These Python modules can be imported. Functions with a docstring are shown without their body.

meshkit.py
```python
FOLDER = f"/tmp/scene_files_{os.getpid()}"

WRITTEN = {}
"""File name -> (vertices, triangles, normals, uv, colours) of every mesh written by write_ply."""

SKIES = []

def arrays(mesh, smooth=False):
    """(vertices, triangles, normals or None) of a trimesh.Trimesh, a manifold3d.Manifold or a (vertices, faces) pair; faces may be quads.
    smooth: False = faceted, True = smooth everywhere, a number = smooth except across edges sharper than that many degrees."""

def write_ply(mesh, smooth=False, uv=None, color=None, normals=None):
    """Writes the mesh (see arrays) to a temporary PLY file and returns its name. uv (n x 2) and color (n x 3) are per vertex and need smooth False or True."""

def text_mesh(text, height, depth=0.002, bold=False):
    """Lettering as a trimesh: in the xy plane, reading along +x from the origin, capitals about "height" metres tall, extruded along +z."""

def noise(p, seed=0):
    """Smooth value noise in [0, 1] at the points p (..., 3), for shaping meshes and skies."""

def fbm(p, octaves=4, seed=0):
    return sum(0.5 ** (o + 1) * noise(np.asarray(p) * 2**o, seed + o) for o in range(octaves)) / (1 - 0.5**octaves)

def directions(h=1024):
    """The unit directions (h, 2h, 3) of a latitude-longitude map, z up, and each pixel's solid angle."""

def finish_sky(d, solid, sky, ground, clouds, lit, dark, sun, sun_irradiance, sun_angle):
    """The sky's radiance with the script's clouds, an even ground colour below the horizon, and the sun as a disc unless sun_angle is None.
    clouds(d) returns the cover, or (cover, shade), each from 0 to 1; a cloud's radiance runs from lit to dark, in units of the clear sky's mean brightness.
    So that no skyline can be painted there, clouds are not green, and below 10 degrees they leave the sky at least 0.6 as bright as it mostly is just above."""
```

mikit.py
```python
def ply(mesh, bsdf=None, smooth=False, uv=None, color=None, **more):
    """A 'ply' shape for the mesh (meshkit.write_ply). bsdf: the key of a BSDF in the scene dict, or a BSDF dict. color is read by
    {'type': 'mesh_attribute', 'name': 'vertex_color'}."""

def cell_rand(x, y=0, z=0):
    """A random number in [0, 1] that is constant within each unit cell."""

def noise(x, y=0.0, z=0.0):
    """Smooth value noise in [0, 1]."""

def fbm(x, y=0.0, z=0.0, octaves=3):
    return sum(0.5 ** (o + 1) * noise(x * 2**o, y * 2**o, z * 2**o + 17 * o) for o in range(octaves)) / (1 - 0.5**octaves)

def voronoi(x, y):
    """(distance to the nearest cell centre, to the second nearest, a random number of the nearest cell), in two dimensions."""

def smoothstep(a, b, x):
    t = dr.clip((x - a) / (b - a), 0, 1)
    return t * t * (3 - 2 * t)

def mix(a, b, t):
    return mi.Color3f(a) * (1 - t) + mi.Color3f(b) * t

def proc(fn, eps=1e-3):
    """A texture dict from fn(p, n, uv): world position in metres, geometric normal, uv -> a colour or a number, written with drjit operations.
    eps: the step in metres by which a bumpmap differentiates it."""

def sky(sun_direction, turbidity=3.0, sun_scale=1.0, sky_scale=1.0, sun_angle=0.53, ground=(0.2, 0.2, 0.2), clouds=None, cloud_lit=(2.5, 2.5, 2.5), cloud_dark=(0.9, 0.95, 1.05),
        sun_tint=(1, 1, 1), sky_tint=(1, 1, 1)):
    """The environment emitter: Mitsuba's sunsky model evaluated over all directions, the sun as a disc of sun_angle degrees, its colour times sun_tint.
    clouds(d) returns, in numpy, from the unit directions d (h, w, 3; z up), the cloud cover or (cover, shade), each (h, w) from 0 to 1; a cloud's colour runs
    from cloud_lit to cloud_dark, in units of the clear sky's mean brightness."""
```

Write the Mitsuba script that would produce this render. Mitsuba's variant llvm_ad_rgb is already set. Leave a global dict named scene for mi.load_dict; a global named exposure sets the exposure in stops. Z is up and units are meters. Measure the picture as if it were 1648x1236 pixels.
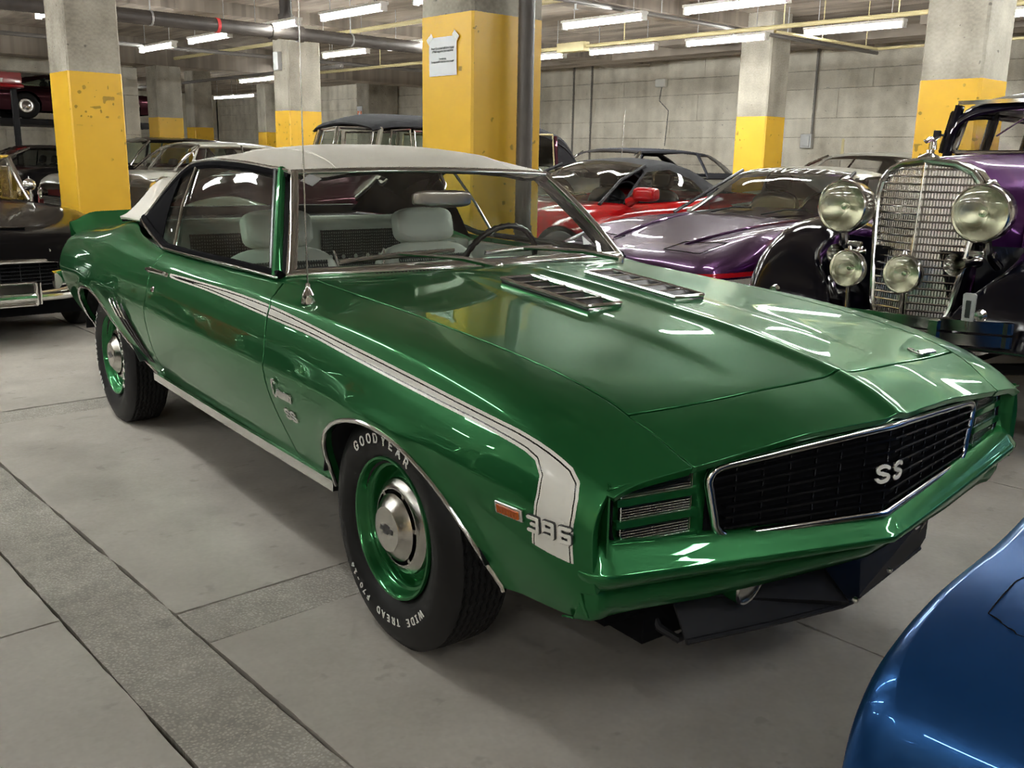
import math
import numpy as np, trimesh, mitsuba as mi, drjit as dr, mikit, meshkit
import manifold3d as m3
from mikit import noise, fbm, voronoi, cell_rand, smoothstep, mix, proc
from scipy.interpolate import PchipInterpolator
from scipy.ndimage import gaussian_filter1d
from shapely.geometry import Polygon, LineString, box as sbox
from shapely import affinity

# ------------------------------------------------------------------ camera, lights, exposure
scene, labels = {'type': 'scene'}, {}
exposure = 2.35
CAM = np.array([2.121, -2.034, 1.306])
YAW, PITCH, ROLL, FPX = 2.498, -0.232, 0.018, 1538.4
_d = np.array([math.cos(YAW) * math.cos(PITCH), math.sin(YAW) * math.cos(PITCH), math.sin(PITCH)])
_r = np.cross(_d, [0, 0, 1]); _r /= np.linalg.norm(_r)
_u = np.cross(_r, _d)
_up = -math.sin(ROLL) * _r + math.cos(ROLL) * _u
scene['camera'] = {'type': 'perspective', 'fov_axis': 'x', 'fov': math.degrees(2 * math.atan(824 / FPX)), 'near_clip': 0.05, 'far_clip': 200.0,
                   'to_world': mi.ScalarTransform4f().look_at(origin=CAM.tolist(), target=(CAM + _d).tolist(), up=_up.tolist())}
# the garage's own axes: U runs along the aisle (towards the camera's left it is negative), V across it; the green car stands 5.3 degrees off U
GA = math.radians(5.3)
GU = np.array([math.cos(GA), math.sin(GA), 0.0]); GV = np.array([-GU[1], GU[0], 0.0])
def G(u, v, z=0.0):
    return GU * u + GV * v + np.array([0, 0, z])
GM = np.eye(4); GM[:3, 0], GM[:3, 1] = GU, GV
CEIL, WALLV, ENDU, LIGHTZ = 3.3, 13.6, -17.2, 2.8
TUBE = (15.0, 15.3, 14.6)          # radiance of a fluorescent tube
# rows of fluorescent battens along U: (v, [u centres])
LIGHT_ROWS = [(8.3, [-2.3 - 1.74 * k for k in range(-2, 6)]),
              (6.05, [-4.05 - 1.76 * k for k in range(-3, 5)]),
              (3.8, [-3.9 - 1.75 * k for k in range(-4, 6)]),
              (1.5, [-9.8, 3.4, 5.2]),
              (-1.4, [4.6, 2.9, -1.7, -3.4, -5.2, -7.0]),
              (-6.5, [4.2, 2.0, -.2, -2.4, -4.6, -6.8]),
              (-4.0, [4.6, 2.8, -3.4, -5.2, -7.0, -9.6])]

# ------------------------------------------------------------------ helpers
def rgb(*c):
    return {'type': 'rgb', 'value': [float(x) for x in (c if len(c) == 3 else c * 3)]}
def mat4(R=None, t=(0, 0, 0)):
    M = np.eye(4)
    if R is not None: M[:3, :3] = R
    M[:3, 3] = t
    return M
def rot(axis, deg):
    return trimesh.transformations.rotation_matrix(math.radians(deg), axis)
def xf(m, M):
    V, F = m[0], m[-1]
    M = np.asarray(M, float)
    V2 = V @ M[:3, :3].T + M[:3, 3]
    F2 = F[:, ::-1] if np.linalg.det(M[:3, :3]) < 0 else F
    if len(m) == 2: return V2, F2
    N = m[1] @ np.linalg.inv(M[:3, :3])
    N = N / np.maximum(np.linalg.norm(N, axis=1, keepdims=True), 1e-12)
    return V2, N, F2
def mv(m, x=0, y=0, z=0):
    return (np.asarray(m[0]) + [x, y, z],) + tuple(m[1:])
def flipy(m):
    return xf(m, np.diag([1, -1, 1, 1.0]))
def tm(m):
    if isinstance(m, trimesh.Trimesh): return np.array(m.vertices), np.array(m.faces)
    if hasattr(m, 'to_mesh'):
        q = m.to_mesh(); return np.array(q.vert_properties[:, :3], float), np.array(q.tri_verts, int)
    return m
def cat(*ms):
    ms = [tm(m) for m in ms if m is not None]
    off, cols = 0, [[] for _ in ms[0]]
    for m in ms:
        for i, a in enumerate(m):
            cols[i].append(a + off if i == len(m) - 1 else a)
        off += len(m[0])
    return tuple(np.vstack(c) for c in cols)
def vnormals(V, F):
    n, fn = np.zeros_like(V), np.cross(V[F[:, 1]] - V[F[:, 0]], V[F[:, 2]] - V[F[:, 0]])
    for k in range(3): np.add.at(n, F[:, k], fn)
    return n / np.maximum(np.linalg.norm(n, axis=1, keepdims=True), 1e-12)
def label(key, text=None, cat_=None, group=None, kind=None):
    d = labels.setdefault(key, {})
    if text: d['label'] = text
    if cat_: d['category'] = cat_
    if group: d['group'] = group
    if kind: d['kind'] = kind
    return key
def nkey(name):
    k, i = name, 0
    while k in scene or k in USED:
        i += 1; k = f'{name}_{i:03d}'
    USED.add(k)
    return k
USED = set()
def put(name, mesh, bsdf, smooth=30, M=None, parent=None, **more):
    """One entry of the scene: a part of parent, or a thing. mesh (V, F), (V, N, F), a Trimesh or a Manifold."""
    key = nkey(name if parent is None else parent + '__' + name)
    mesh = tm(mesh)
    if M is not None: mesh = xf(mesh, M)
    ref = {'type': 'ref', 'id': bsdf} if isinstance(bsdf, str) else bsdf
    if len(mesh) == 3:
        path = meshkit.write_ply((mesh[0], mesh[2]), False, normals=mesh[1])
        scene[key] = {'type': 'ply', 'filename': path, 'face_normals': False, 'bsdf': ref, **more}
    else:
        scene[key] = {**mikit.ply((mesh[0], mesh[1]), smooth=smooth), 'bsdf': ref, **more}
    return key
def put2(name, shape, M, parent=None):
    """A copy of a shape dict under another to_world."""
    key = nkey(name if parent is None else parent + '__' + name)
    scene[key] = {**shape, 'to_world': mi.ScalarTransform4f(np.asarray(M, float))}
    return key
def thing(name, text, cat_, group=None):
    key = nkey(name)
    return label(key, text, cat_, group)
def box(x0, x1, y0, y1, z0, z1):
    V = np.array([[x, y, z] for x in (x0, x1) for y in (y0, y1) for z in (z0, z1)], float)
    F = np.array([[0, 1, 3], [0, 3, 2], [4, 6, 7], [4, 7, 5], [0, 4, 5], [0, 5, 1], [2, 3, 7], [2, 7, 6], [0, 2, 6], [0, 6, 4], [1, 5, 7], [1, 7, 3]])
    return V, F
def rbox(x0, x1, y0, y1, z0, z1, r=0.01, n=8):
    s = m3.Manifold.sphere(r, n)
    P = [s.translate([x, y, z]) for x in (x0 + r, x1 - r) for y in (y0 + r, y1 - r) for z in (z0 + r, z1 - r)]
    return tm(m3.Manifold.batch_hull(P))
def hull(*pts):
    return tm(trimesh.convex.convex_hull(np.array(pts, float)))
def tube(P, r, n=10, close=False, cap=True, flat=None):
    """A pipe of radius r (a number or one per point) along the points P; flat=(ry, rz axis) squashes it."""
    P = np.asarray(P, float); k = len(P)
    r = np.broadcast_to(np.asarray(r, float), (k,))
    t = (np.roll(P, -1, 0) - np.roll(P, 1, 0)) if close else np.gradient(P, axis=0)
    t /= np.maximum(np.linalg.norm(t, axis=1, keepdims=True), 1e-12)
    up = np.array([0, 0, 1.0]) if abs(t[0, 2]) < 0.9 else np.array([1.0, 0, 0])
    a = np.linspace(0, 2 * np.pi, n, endpoint=False)
    V = []
    x = np.cross(up, t[0]); x /= np.linalg.norm(x)
    for i in range(k):
        x = x - t[i] * (x @ t[i]); x /= np.linalg.norm(x)
        y = np.cross(t[i], x)
        V.append(P[i] + r[i] * (np.cos(a)[:, None] * x + np.sin(a)[:, None] * y * (flat or 1)))
    V = np.vstack(V); F = []
    for i in range(k if close else k - 1):
        j = (i + 1) % k
        for q in range(n):
            w = (q + 1) % n
            F += [[i * n + q, i * n + w, j * n + w], [i * n + q, j * n + w, j * n + q]]
    if cap and not close:
        V = np.vstack([V, P[:1], P[-1:]]); c0, c1 = len(V) - 2, len(V) - 1
        for q in range(n):
            w = (q + 1) % n
            F += [[c0, w, q], [c1, (k - 1) * n + q, (k - 1) * n + w]]
    return V, np.array(F)
def sweep(P, prof, up=(0, 0, 1), close=False):
    """A closed 2-D profile (a, b) swept along P; a runs along up x tangent, b along up."""
    P = np.asarray(P, float); prof = np.asarray(prof, float); k, n = len(P), len(prof)
    t = (np.roll(P, -1, 0) - np.roll(P, 1, 0)) if close else np.gradient(P, axis=0)
    t /= np.maximum(np.linalg.norm(t, axis=1, keepdims=True), 1e-12)
    U = np.broadcast_to(np.asarray(up, float), P.shape)
    s = np.cross(U, t); s /= np.maximum(np.linalg.norm(s, axis=1, keepdims=True), 1e-12)
    b = np.cross(t, s)
    V = (P[:, None] + prof[None, :, :1] * s[:, None] + prof[None, :, 1:] * b[:, None]).reshape(-1, 3); F = []
    for i in range(k if close else k - 1):
        j = (i + 1) % k
        for q in range(n):
            w = (q + 1) % n
            F += [[i * n + q, i * n + w, j * n + w], [i * n + q, j * n + w, j * n + q]]
    if not close:
        cap = trimesh.creation.triangulate_polygon(Polygon(prof), engine='earcut')
        c = np.array(cap[1]); 
        idx = [int(np.argmin(((prof - v) ** 2).sum(1))) for v in cap[0]]
        c = np.array(idx)[c]
        F += [list(f[::-1]) for f in c] + [list(f + (k - 1) * n) for f in c]
    F = np.array(F); m = trimesh.Trimesh(V, F, process=False)
    if m.volume < 0: F = F[:, ::-1]
    return V, F
def lathe(prof, n=48, axis='y', a0=0.0, a1=2 * math.pi):
    """A profile of (radius, along) turned about an axis."""
    prof = np.asarray(prof, float); full = abs(a1 - a0 - 2 * math.pi) < 1e-6
    a = np.linspace(a0, a1, n, endpoint=not full); k = len(prof)
    c, s = np.cos(a)[:, None], np.sin(a)[:, None]
    r, h = prof[:, 0][None], prof[:, 1][None]
    X, Y, Z = r * c, r * s, np.broadcast_to(h, (n, k))
    V = np.stack({'z': (X, Y, Z), 'y': (X, Z, Y), 'x': (Z, X, Y)}[axis], -1).reshape(-1, 3); F = []
    for i in range(n if full else n - 1):
        j = (i + 1) % n
        for q in range(k - 1):
            F += [[i * k + q, j * k + q, j * k + q + 1], [i * k + q, j * k + q + 1, i * k + q + 1]]
    return V, np.array(F)
def extrude(poly, h, z0=0.0):
    poly = poly if isinstance(poly, Polygon) else Polygon(poly)
    m = trimesh.creation.extrude_polygon(poly.buffer(0), h, engine='earcut')
    V, F = tm(m)
    return V + [0, 0, z0], F
def to_plane(m, o, ex, ey, ez):
    """Maps x, y, z of a mesh to the axes ex, ey, ez at o."""
    M = np.eye(4); M[:3, 0], M[:3, 1], M[:3, 2], M[:3, 3] = ex, ey, ez, o
    return xf(m, M)
def unit(v):
    v = np.asarray(v, float); return v / np.linalg.norm(v)
def grid_mesh(P):
    """P (a, b, 3) as a smooth surface (V, N, F)."""
    a, b = P.shape[:2]; V = P.reshape(-1, 3)
    i, j = np.meshgrid(np.arange(a - 1), np.arange(b - 1), indexing='ij'); q = (i * b + j).ravel()
    F = np.vstack([np.stack([q, q + b, q + b + 1], 1), np.stack([q, q + b + 1, q + 1], 1)])
    return V, vnormals(V, F), F
def thick(m, t):
    """A sheet (V, N, F) as a closed slab of thickness t behind its normals."""
    V, N, F = m; n = len(V)
    E = np.vstack([F[:, [0, 1]], F[:, [1, 2]], F[:, [2, 0]]])
    k = np.sort(E, 1); _, idx, cnt = np.unique(k[:, 0] * (n + 1) + k[:, 1], return_index=True, return_counts=True)
    B = E[idx[cnt == 1]]
    bn = np.cross(V[B[:, 1]] - V[B[:, 0]], N[B[:, 0]]); bn /= np.maximum(np.linalg.norm(bn, axis=1, keepdims=True), 1e-12)
    V2, N2, F2 = [V, V - N * t], [N, -N], [F, F[:, ::-1] + n]
    o = 2 * n; q = len(B)
    V2 += [V[B[:, 0]], V[B[:, 1]], V[B[:, 0]] - N[B[:, 0]] * t, V[B[:, 1]] - N[B[:, 1]] * t]; N2 += [bn] * 4
    i = np.arange(q) + o
    F2 += [np.stack([i, i + 2 * q, i + 3 * q], 1), np.stack([i, i + 3 * q, i + q], 1)]
    return np.vstack(V2), np.vstack(N2), np.vstack(F2)
def clip(m, f):
    """Keeps the part of a sheet (V, N, A.., F) where the per-vertex field f > 0, cutting its triangles."""
    f = np.where(np.abs(f) < 1e-7, 1e-7, f)
    cols, F = m[:-1], m[-1]; pos = f > 0; s = pos[F].sum(1)
    keep = [F[s == 3]]; new, ids, n = [], {}, len(f)
    def cut(a, b):
        k = (min(a, b), max(a, b))
        if k not in ids:
            ids[k] = n + len(new); t = f[a] / (f[a] - f[b]); new.append((a, b, t))
        return ids[k]
    add = []
    for tri in F[(s == 1) | (s == 2)]:
        p = [pos[i] for i in tri]
        if sum(p) == 1:
            i = p.index(True); a, b, c = tri[i], tri[(i + 1) % 3], tri[(i + 2) % 3]
            add.append([a, cut(a, b), cut(a, c)])
        else:
            i = p.index(False); a, b, c = tri[i], tri[(i + 1) % 3], tri[(i + 2) % 3]
            x, y = cut(a, b), cut(a, c)
            add += [[b, c, y], [b, y, x]]
    F2 = np.vstack(keep + ([np.array(add)] if add else []))
    if new:
        a, b, t = np.array([x[0] for x in new]), np.array([x[1] for x in new]), np.array([x[2] for x in new])[:, None]
        cols = [np.vstack([c, c[a] * (1 - t) + c[b] * t]) for c in cols]
    used, inv = np.unique(F2, return_inverse=True)
    out = [c[used] for c in cols]
    out[1] = out[1] / np.maximum(np.linalg.norm(out[1], axis=1, keepdims=True), 1e-12)
    return (*out, inv.reshape(F2.shape))
def fold(m, r=0.003, depth=0.018):
    """Gives a sheet (V, N, [A], F) rolled edges of radius r and a return flange, so that it is a pressed panel with thickness."""
    V, N, F = m[0], m[1], m[-1]; n = len(V)
    E = np.vstack([F[:, [0, 1]], F[:, [1, 2]], F[:, [2, 0]]])
    k = np.sort(E, 1); _, idx, cnt = np.unique(k[:, 0].astype(np.int64) * (n + 1) + k[:, 1], return_index=True, return_counts=True)
    B = E[idx[cnt == 1]]
    o = np.zeros_like(V); bn = np.cross(V[B[:, 1]] - V[B[:, 0]], N[B[:, 0]] + N[B[:, 1]])
    bn /= np.maximum(np.linalg.norm(bn, axis=1, keepdims=True), 1e-12)
    np.add.at(o, B[:, 0], bn); np.add.at(o, B[:, 1], bn)
    bv = np.unique(B); o = o[bv]; o /= np.maximum(np.linalg.norm(o, axis=1, keepdims=True), 1e-9)
    pos = np.zeros(n, int); pos[bv] = np.arange(len(bv))
    b, nb = V[bv], N[bv]; Vs, Ns, Fs, base = [V], [N], [F], n
    rings = [(b, nb), (b + o * r * .7 - nb * r * .3, unitr(nb + o)), (b + o * r - nb * r, o), (b + o * r - nb * depth, o)]
    for V_, N_ in rings:
        Vs.append(V_); Ns.append(N_)
    p, q, c = pos[B[:, 0]], pos[B[:, 1]], len(bv)
    for i in range(3):
        a0, a1 = base + i * c, base + (i + 1) * c
        Fs += [np.stack([p + a0, p + a1, q + a1], 1), np.stack([p + a0, q + a1, q + a0], 1)]
    return np.vstack(Vs), np.vstack(Ns), np.vstack(Fs)
def unitr(v):
    return v / np.maximum(np.linalg.norm(v, axis=1, keepdims=True), 1e-12)
def loft(st, xs, seg=9, s_sharp=0.006, s_soft=0.03, sharp=None, fine=700, bulge=None):
    """A body half from cross sections st {x: [(h, z), ...]}: h is the distance from the middle plane. Every control point is interpolated along x;
    each section is rounded with a radius that runs from soft to sharp (sharp: one value per control point, 0 to 1).
    Returns (V, N, A, F) on the side of +y, A = (t,): the control coordinate."""
    kx = sorted(st); C = np.array([st[x] for x in kx], float); K = C.shape[1]
    P = np.stack([[PchipInterpolator(kx, C[:, k, c])(xs) for k in range(K)] for c in (0, 1)], -1)  # (K, n, 2)
    P = P.transpose(1, 0, 2); sharp = np.zeros(K) if sharp is None else np.asarray(sharp, float)
    tq = np.unique(np.round(np.concatenate([np.linspace(k, k + 1, seg + 1) for k in range(K - 1)]), 6)); rows = []
    for p in P:
        d = np.r_[0, np.cumsum(np.linalg.norm(np.diff(p, axis=0), axis=1))]
        d = d + np.arange(K) * 1e-6
        full = d[-1]; ds = full / fine; s = np.linspace(0, full, fine + 1)
        q = np.stack([np.interp(s, d, p[:, c]) for c in (0, 1)], 1)
        pad = min(fine - 1, int(4 * s_soft / ds) + 2)
        lo = q[1:pad + 1][::-1] * [-1, 1]                                 # mirrored over the middle plane
        if p[0, 0] > 1e-4: lo = 2 * q[0] - q[1:pad + 1][::-1]
        hi = 2 * q[-1] - q[-pad - 1:-1][::-1]
        e = np.vstack([lo, q, hi])
        a, b = (gaussian_filter1d(e, sg / ds, axis=0)[pad:pad + fine + 1] for sg in (s_sharp, s_soft))
        w = np.interp(s, d, sharp)[:, None]
        e = a * w + b * (1 - w)
        sq = np.interp(tq, np.arange(K), d)
        rows.append(np.stack([np.interp(sq, s, e[:, c]) for c in (0, 1)], 1))
    R = np.array(rows); n, m = R.shape[:2]
    V = np.stack([np.broadcast_to(np.asarray(xs)[:, None], (n, m)), R[..., 0], R[..., 1]], -1)
    if bulge is not None: V = bulge(V, np.broadcast_to(tq, (n, m)))
    A = np.broadcast_to(tq, (n, m)).reshape(-1, 1).copy()
    V = V.reshape(-1, 3)
    i, j = np.meshgrid(np.arange(n - 1), np.arange(m - 1), indexing='ij'); q = (i * m + j).ravel()
    F = np.vstack([np.stack([q, q + 1, q + m + 1], 1), np.stack([q, q + m + 1, q + m], 1)])
    # xs ascending and t from the middle outwards: make the normals point up / out
    N = vnormals(V, F)
    if (N[:, 1] + N[:, 2]).mean() < 0: F, N = F[:, ::-1], -N
    mid = np.abs(V[:, 1]) < 1e-6
    N[mid, 1] = 0; N = unitr(N)
    return V, N, A, F
def lin(x, *pts):
    """A broken line through (x, y) points."""
    p = np.array(pts, float); return np.interp(x, p[:, 0], p[:, 1])
def smo(x, *pts):
    """A smooth curve through (x, y) points with flat ends."""
    p = np.array(pts, float); return PchipInterpolator(p[:, 0], p[:, 1])(np.clip(x, p[0, 0], p[-1, 0]))
def inpoly(P, poly, res=0.0):
    """The signed distance (positive inside) of 2-D points to a polygon, exact near its edge."""
    q = np.asarray(poly, float); a, b = q, np.roll(q, -1, 0)
    d = np.full(len(P), 1e9); ins = np.zeros(len(P), bool)
    for A_, B_ in zip(a, b):
        e = B_ - A_; w = P - A_; t = np.clip((w @ e) / max(e @ e, 1e-18), 0, 1)
        d = np.minimum(d, np.linalg.norm(w - t[:, None] * e, axis=1))
        c = (A_[1] > P[:, 1]) != (B_[1] > P[:, 1])
        with np.errstate(divide='ignore', invalid='ignore'):
            ins ^= c & (P[:, 0] < e[0] * (P[:, 1] - A_[1]) / (e[1] if e[1] != 0 else 1e-18) + A_[0])
    return np.where(ins, d, -d)
def text(s, h, depth=0.002, bold=False):
    return tm(meshkit.text_mesh(s, h, depth, bold))
def stroke(pts, w, h, z0=0.0, closed=False):
    """A line drawn with a round pen of width w, as a mesh of height h."""
    p = LineString(pts).buffer(w / 2, quad_segs=4)
    return extrude(p, h, z0)
# ------------------------------------------------------------------ the green coupe: body surface
ZC = lambda x: smo(x, (-3.8, .82), (-3.7, .87), (-3.0, .985), (-2.6, 1.0), (-.95, .93), (-.72, .926), (-.6, .926), (-.34, .913), (0, .885), (.4, .848), (.6, .822), (.76, .795), (.85, .765), (.928, .728), (.99, .690))
GAPY = lambda x: lin(x, (-3, .70), (-.46, .690), (.706, .648), (.834, .618), (1, .58))          # hood / fender seam
XF = lambda y: lin(np.abs(y), (0, .928), (.3, .892), (.55, .861), (.8, .826), (1.0, .80))          # front edge in plan
CAM_ST = {
 #        A           B             C            D             E             F             G             H             I             J            K            L            M
 .99:  [(0, .690), (.12, .685), (.30, .672), (.58, .600), (.66, .575), (.70, .560), (.73, .545), (.75, .520), (.76, .500), (.76, .48), (.755, .45), (.75, .42), (.74, .41)],
 .90:  [(0, .742), (.12, .738), (.30, .725), (.60, .673), (.69, .648), (.735, .632), (.77, .615), (.79, .590), (.80, .570), (.80, .53), (.795, .48), (.79, .44), (.78, .41)],
 .82:  [(0, .778), (.12, .774), (.30, .764), (.62, .715), (.72, .700), (.775, .688), (.812, .668), (.832, .630), (.842, .590), (.842, .54), (.836, .48), (.825, .43), (.81, .40)],
 .74:  [(0, .800), (.12, .797), (.30, .790), (.645, .757), (.735, .744), (.79, .732), (.836, .708), (.861, .660), (.872, .605), (.868, .55), (.858, .48), (.84, .42), (.82, .375)],
 .62:  [(0, .819), (.12, .816), (.30, .811), (.652, .798), (.735, .786), (.80, .772), (.847, .744), (.877, .690), (.893, .625), (.886, .565), (.868, .49), (.845, .42), (.82, .36)],
 .40:  [(0, .848), (.12, .847), (.30, .843), (.66, .834), (.735, .827), (.80, .815), (.85, .786), (.889, .722), (.915, .646), (.905, .59), (.878, .50), (.85, .41), (.82, .345)],
 .10:  [(0, .877), (.12, .876), (.30, .873), (.67, .862), (.735, .857), (.80, .847), (.848, .822), (.889, .757), (.922, .660), (.910, .60), (.878, .50), (.845, .41), (.815, .335)],
 -.25: [(0, .907), (.12, .906), (.30, .902), (.682, .887), (.735, .877), (.80, .862), (.845, .850), (.889, .785), (.922, .665), (.910, .60), (.875, .50), (.84, .41), (.81, .333)],
 -.60: [(0, .928), (.12, .928), (.30, .925), (.69, .905), (.74, .889), (.80, .870), (.845, .861), (.889, .795), (.921, .668), (.909, .60), (.873, .50), (.837, .41), (.807, .333)],
 -.90: [(0, .930), (.12, .929), (.30, .926), (.735, .914), (.772, .911), (.81, .888), (.846, .862), (.890, .797), (.921, .670), (.909, .60), (.873, .50), (.836, .41), (.805, .333)],
 -1.4: [(0, .93), (.12, .93), (.30, .928), (.765, .914), (.797, .913), (.835, .888), (.865, .855), (.898, .793), (.923, .672), (.909, .60), (.872, .50), (.835, .41), (.803, .335)],
 -1.9: [(0, .945), (.12, .944), (.30, .938), (.775, .918), (.812, .918), (.852, .892), (.880, .855), (.908, .795), (.927, .685), (.911, .61), (.872, .50), (.833, .41), (.800, .340)],
 -2.3: [(0, .955), (.12, .955), (.30, .95), (.740, .948), (.785, .945), (.838, .915), (.880, .872), (.917, .805), (.936, .700), (.918, .61), (.877, .50), (.835, .41), (.800, .350)],
 -2.62: [(0, .96), (.12, .96), (.30, .96), (.690, .985), (.742, .985), (.81, .940), (.870, .885), (.919, .812), (.937, .712), (.920, .62), (.880, .50), (.838, .41), (.805, .360)],
 -3.0: [(0, .995), (.12, .995), (.30, .99), (.630, .955), (.710, .938), (.79, .920), (.860, .880), (.910, .808), (.930, .712), (.912, .62), (.874, .52), (.838, .45), (.81, .40)],
 -3.4: [(0, .935), (.12, .935), (.30, .93), (.630, .908), (.710, .900), (.79, .888), (.850, .852), (.893, .785), (.912, .700), (.895, .62), (.86, .53), (.83, .47), (.80, .43)],
 -3.62: [(0, .880), (.12, .880), (.30, .880), (.620, .878), (.690, .875), (.76, .860), (.815, .825), (.855, .765), (.872, .690), (.856, .62), (.825, .54), (.80, .49), (.77, .45)],
 -3.74: [(0, .850), (.12, .850), (.30, .850), (.600, .848), (.660, .842), (.715, .825), (.765, .790), (.800, .740), (.815, .680), (.80, .62), (.775, .55), (.75, .50), (.72, .47)],
 -3.80: [(0, .815), (.12, .815), (.30, .815), (.570, .812), (.620, .803), (.665, .785), (.705, .750), (.735, .710), (.750, .665), (.735, .62), (.715, .56), (.69, .52), (.67, .49)],
}
ARCH_F = [(-.365, .10), (-.355, .33), (-.338, .43), (-.298, .51), (-.229, .567), (-.13, .613), (0, .640), (.125, .636), (.245, .603), (.35, .538), (.43, .455), (.488, .365), (.52, .29), (.56, .10)]
ARCH_R = [(-3.16, .10), (-3.13, .42), (-3.09, .53), (-3.00, .615), (-2.88, .655), (-2.74, .665), (-2.60, .645), (-2.49, .592), (-2.40, .520), (-2.31, .45), (-2.22, .40), (-2.13, .36), (-2.05, .31), (-1.98, .10)]
def smooth_poly(P, n=8):
    P = np.array(P, float); t = np.r_[0, np.cumsum(np.linalg.norm(np.diff(P, axis=0), axis=1))]
    q = np.linspace(0, t[-1], n * len(P))
    from scipy.interpolate import Akima1DInterpolator
    return np.stack([Akima1DInterpolator(t, P[:, c])(q) for c in (0, 1)], 1)
ARCH_FP, ARCH_RP = smooth_poly(ARCH_F), smooth_poly(ARCH_R)
def arch_flare(V, t):
    """The lips of the wheel openings stand a little proud, and the hood has a centre crease and a raised middle."""
    V = V.copy(); P = V[..., [0, 2]].reshape(-1, 2); sh = V.shape[:2]
    side = (t > 6.6) & (V[..., 1] > .7)
    for poly in (ARCH_FP, ARCH_RP):
        d = np.abs(inpoly(P, poly)).reshape(sh)
        V[..., 1] += np.where(side, .010 * np.exp(-(d / .035) ** 2), 0)
    x, h = V[..., 0], V[..., 1]; top = t < 3.2
    front = smoothf(x, -.72, -.55)
    w = .27 * np.ones_like(x)
    plate = 1 / (1 + np.exp((h - w) / .012)) * smoothf(-x, -.80, -.35)
    ridge = np.exp(-(h / .028) ** 2) * .010 + np.exp(-(h / .10)) * .006
    V[..., 2] += np.where(top, front * (.010 * plate + ridge * smoothf(x, -.70, -.30)), 0)
    return V
def smoothf(x, a, b):
    t = np.clip((x - a) / (b - a), 0, 1); return t * t * (3 - 2 * t)
CAM_XS = np.unique(np.r_[np.linspace(-3.80, -3.55, 22), np.linspace(-3.55, -.9, 110), np.linspace(-.9, .5, 90), np.linspace(.5, .99, 50)])
CAM_SHARP = [0, 0, 0, .2, 0, 0, .75, 0, .75, 0, 0, 0, 0]
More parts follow.
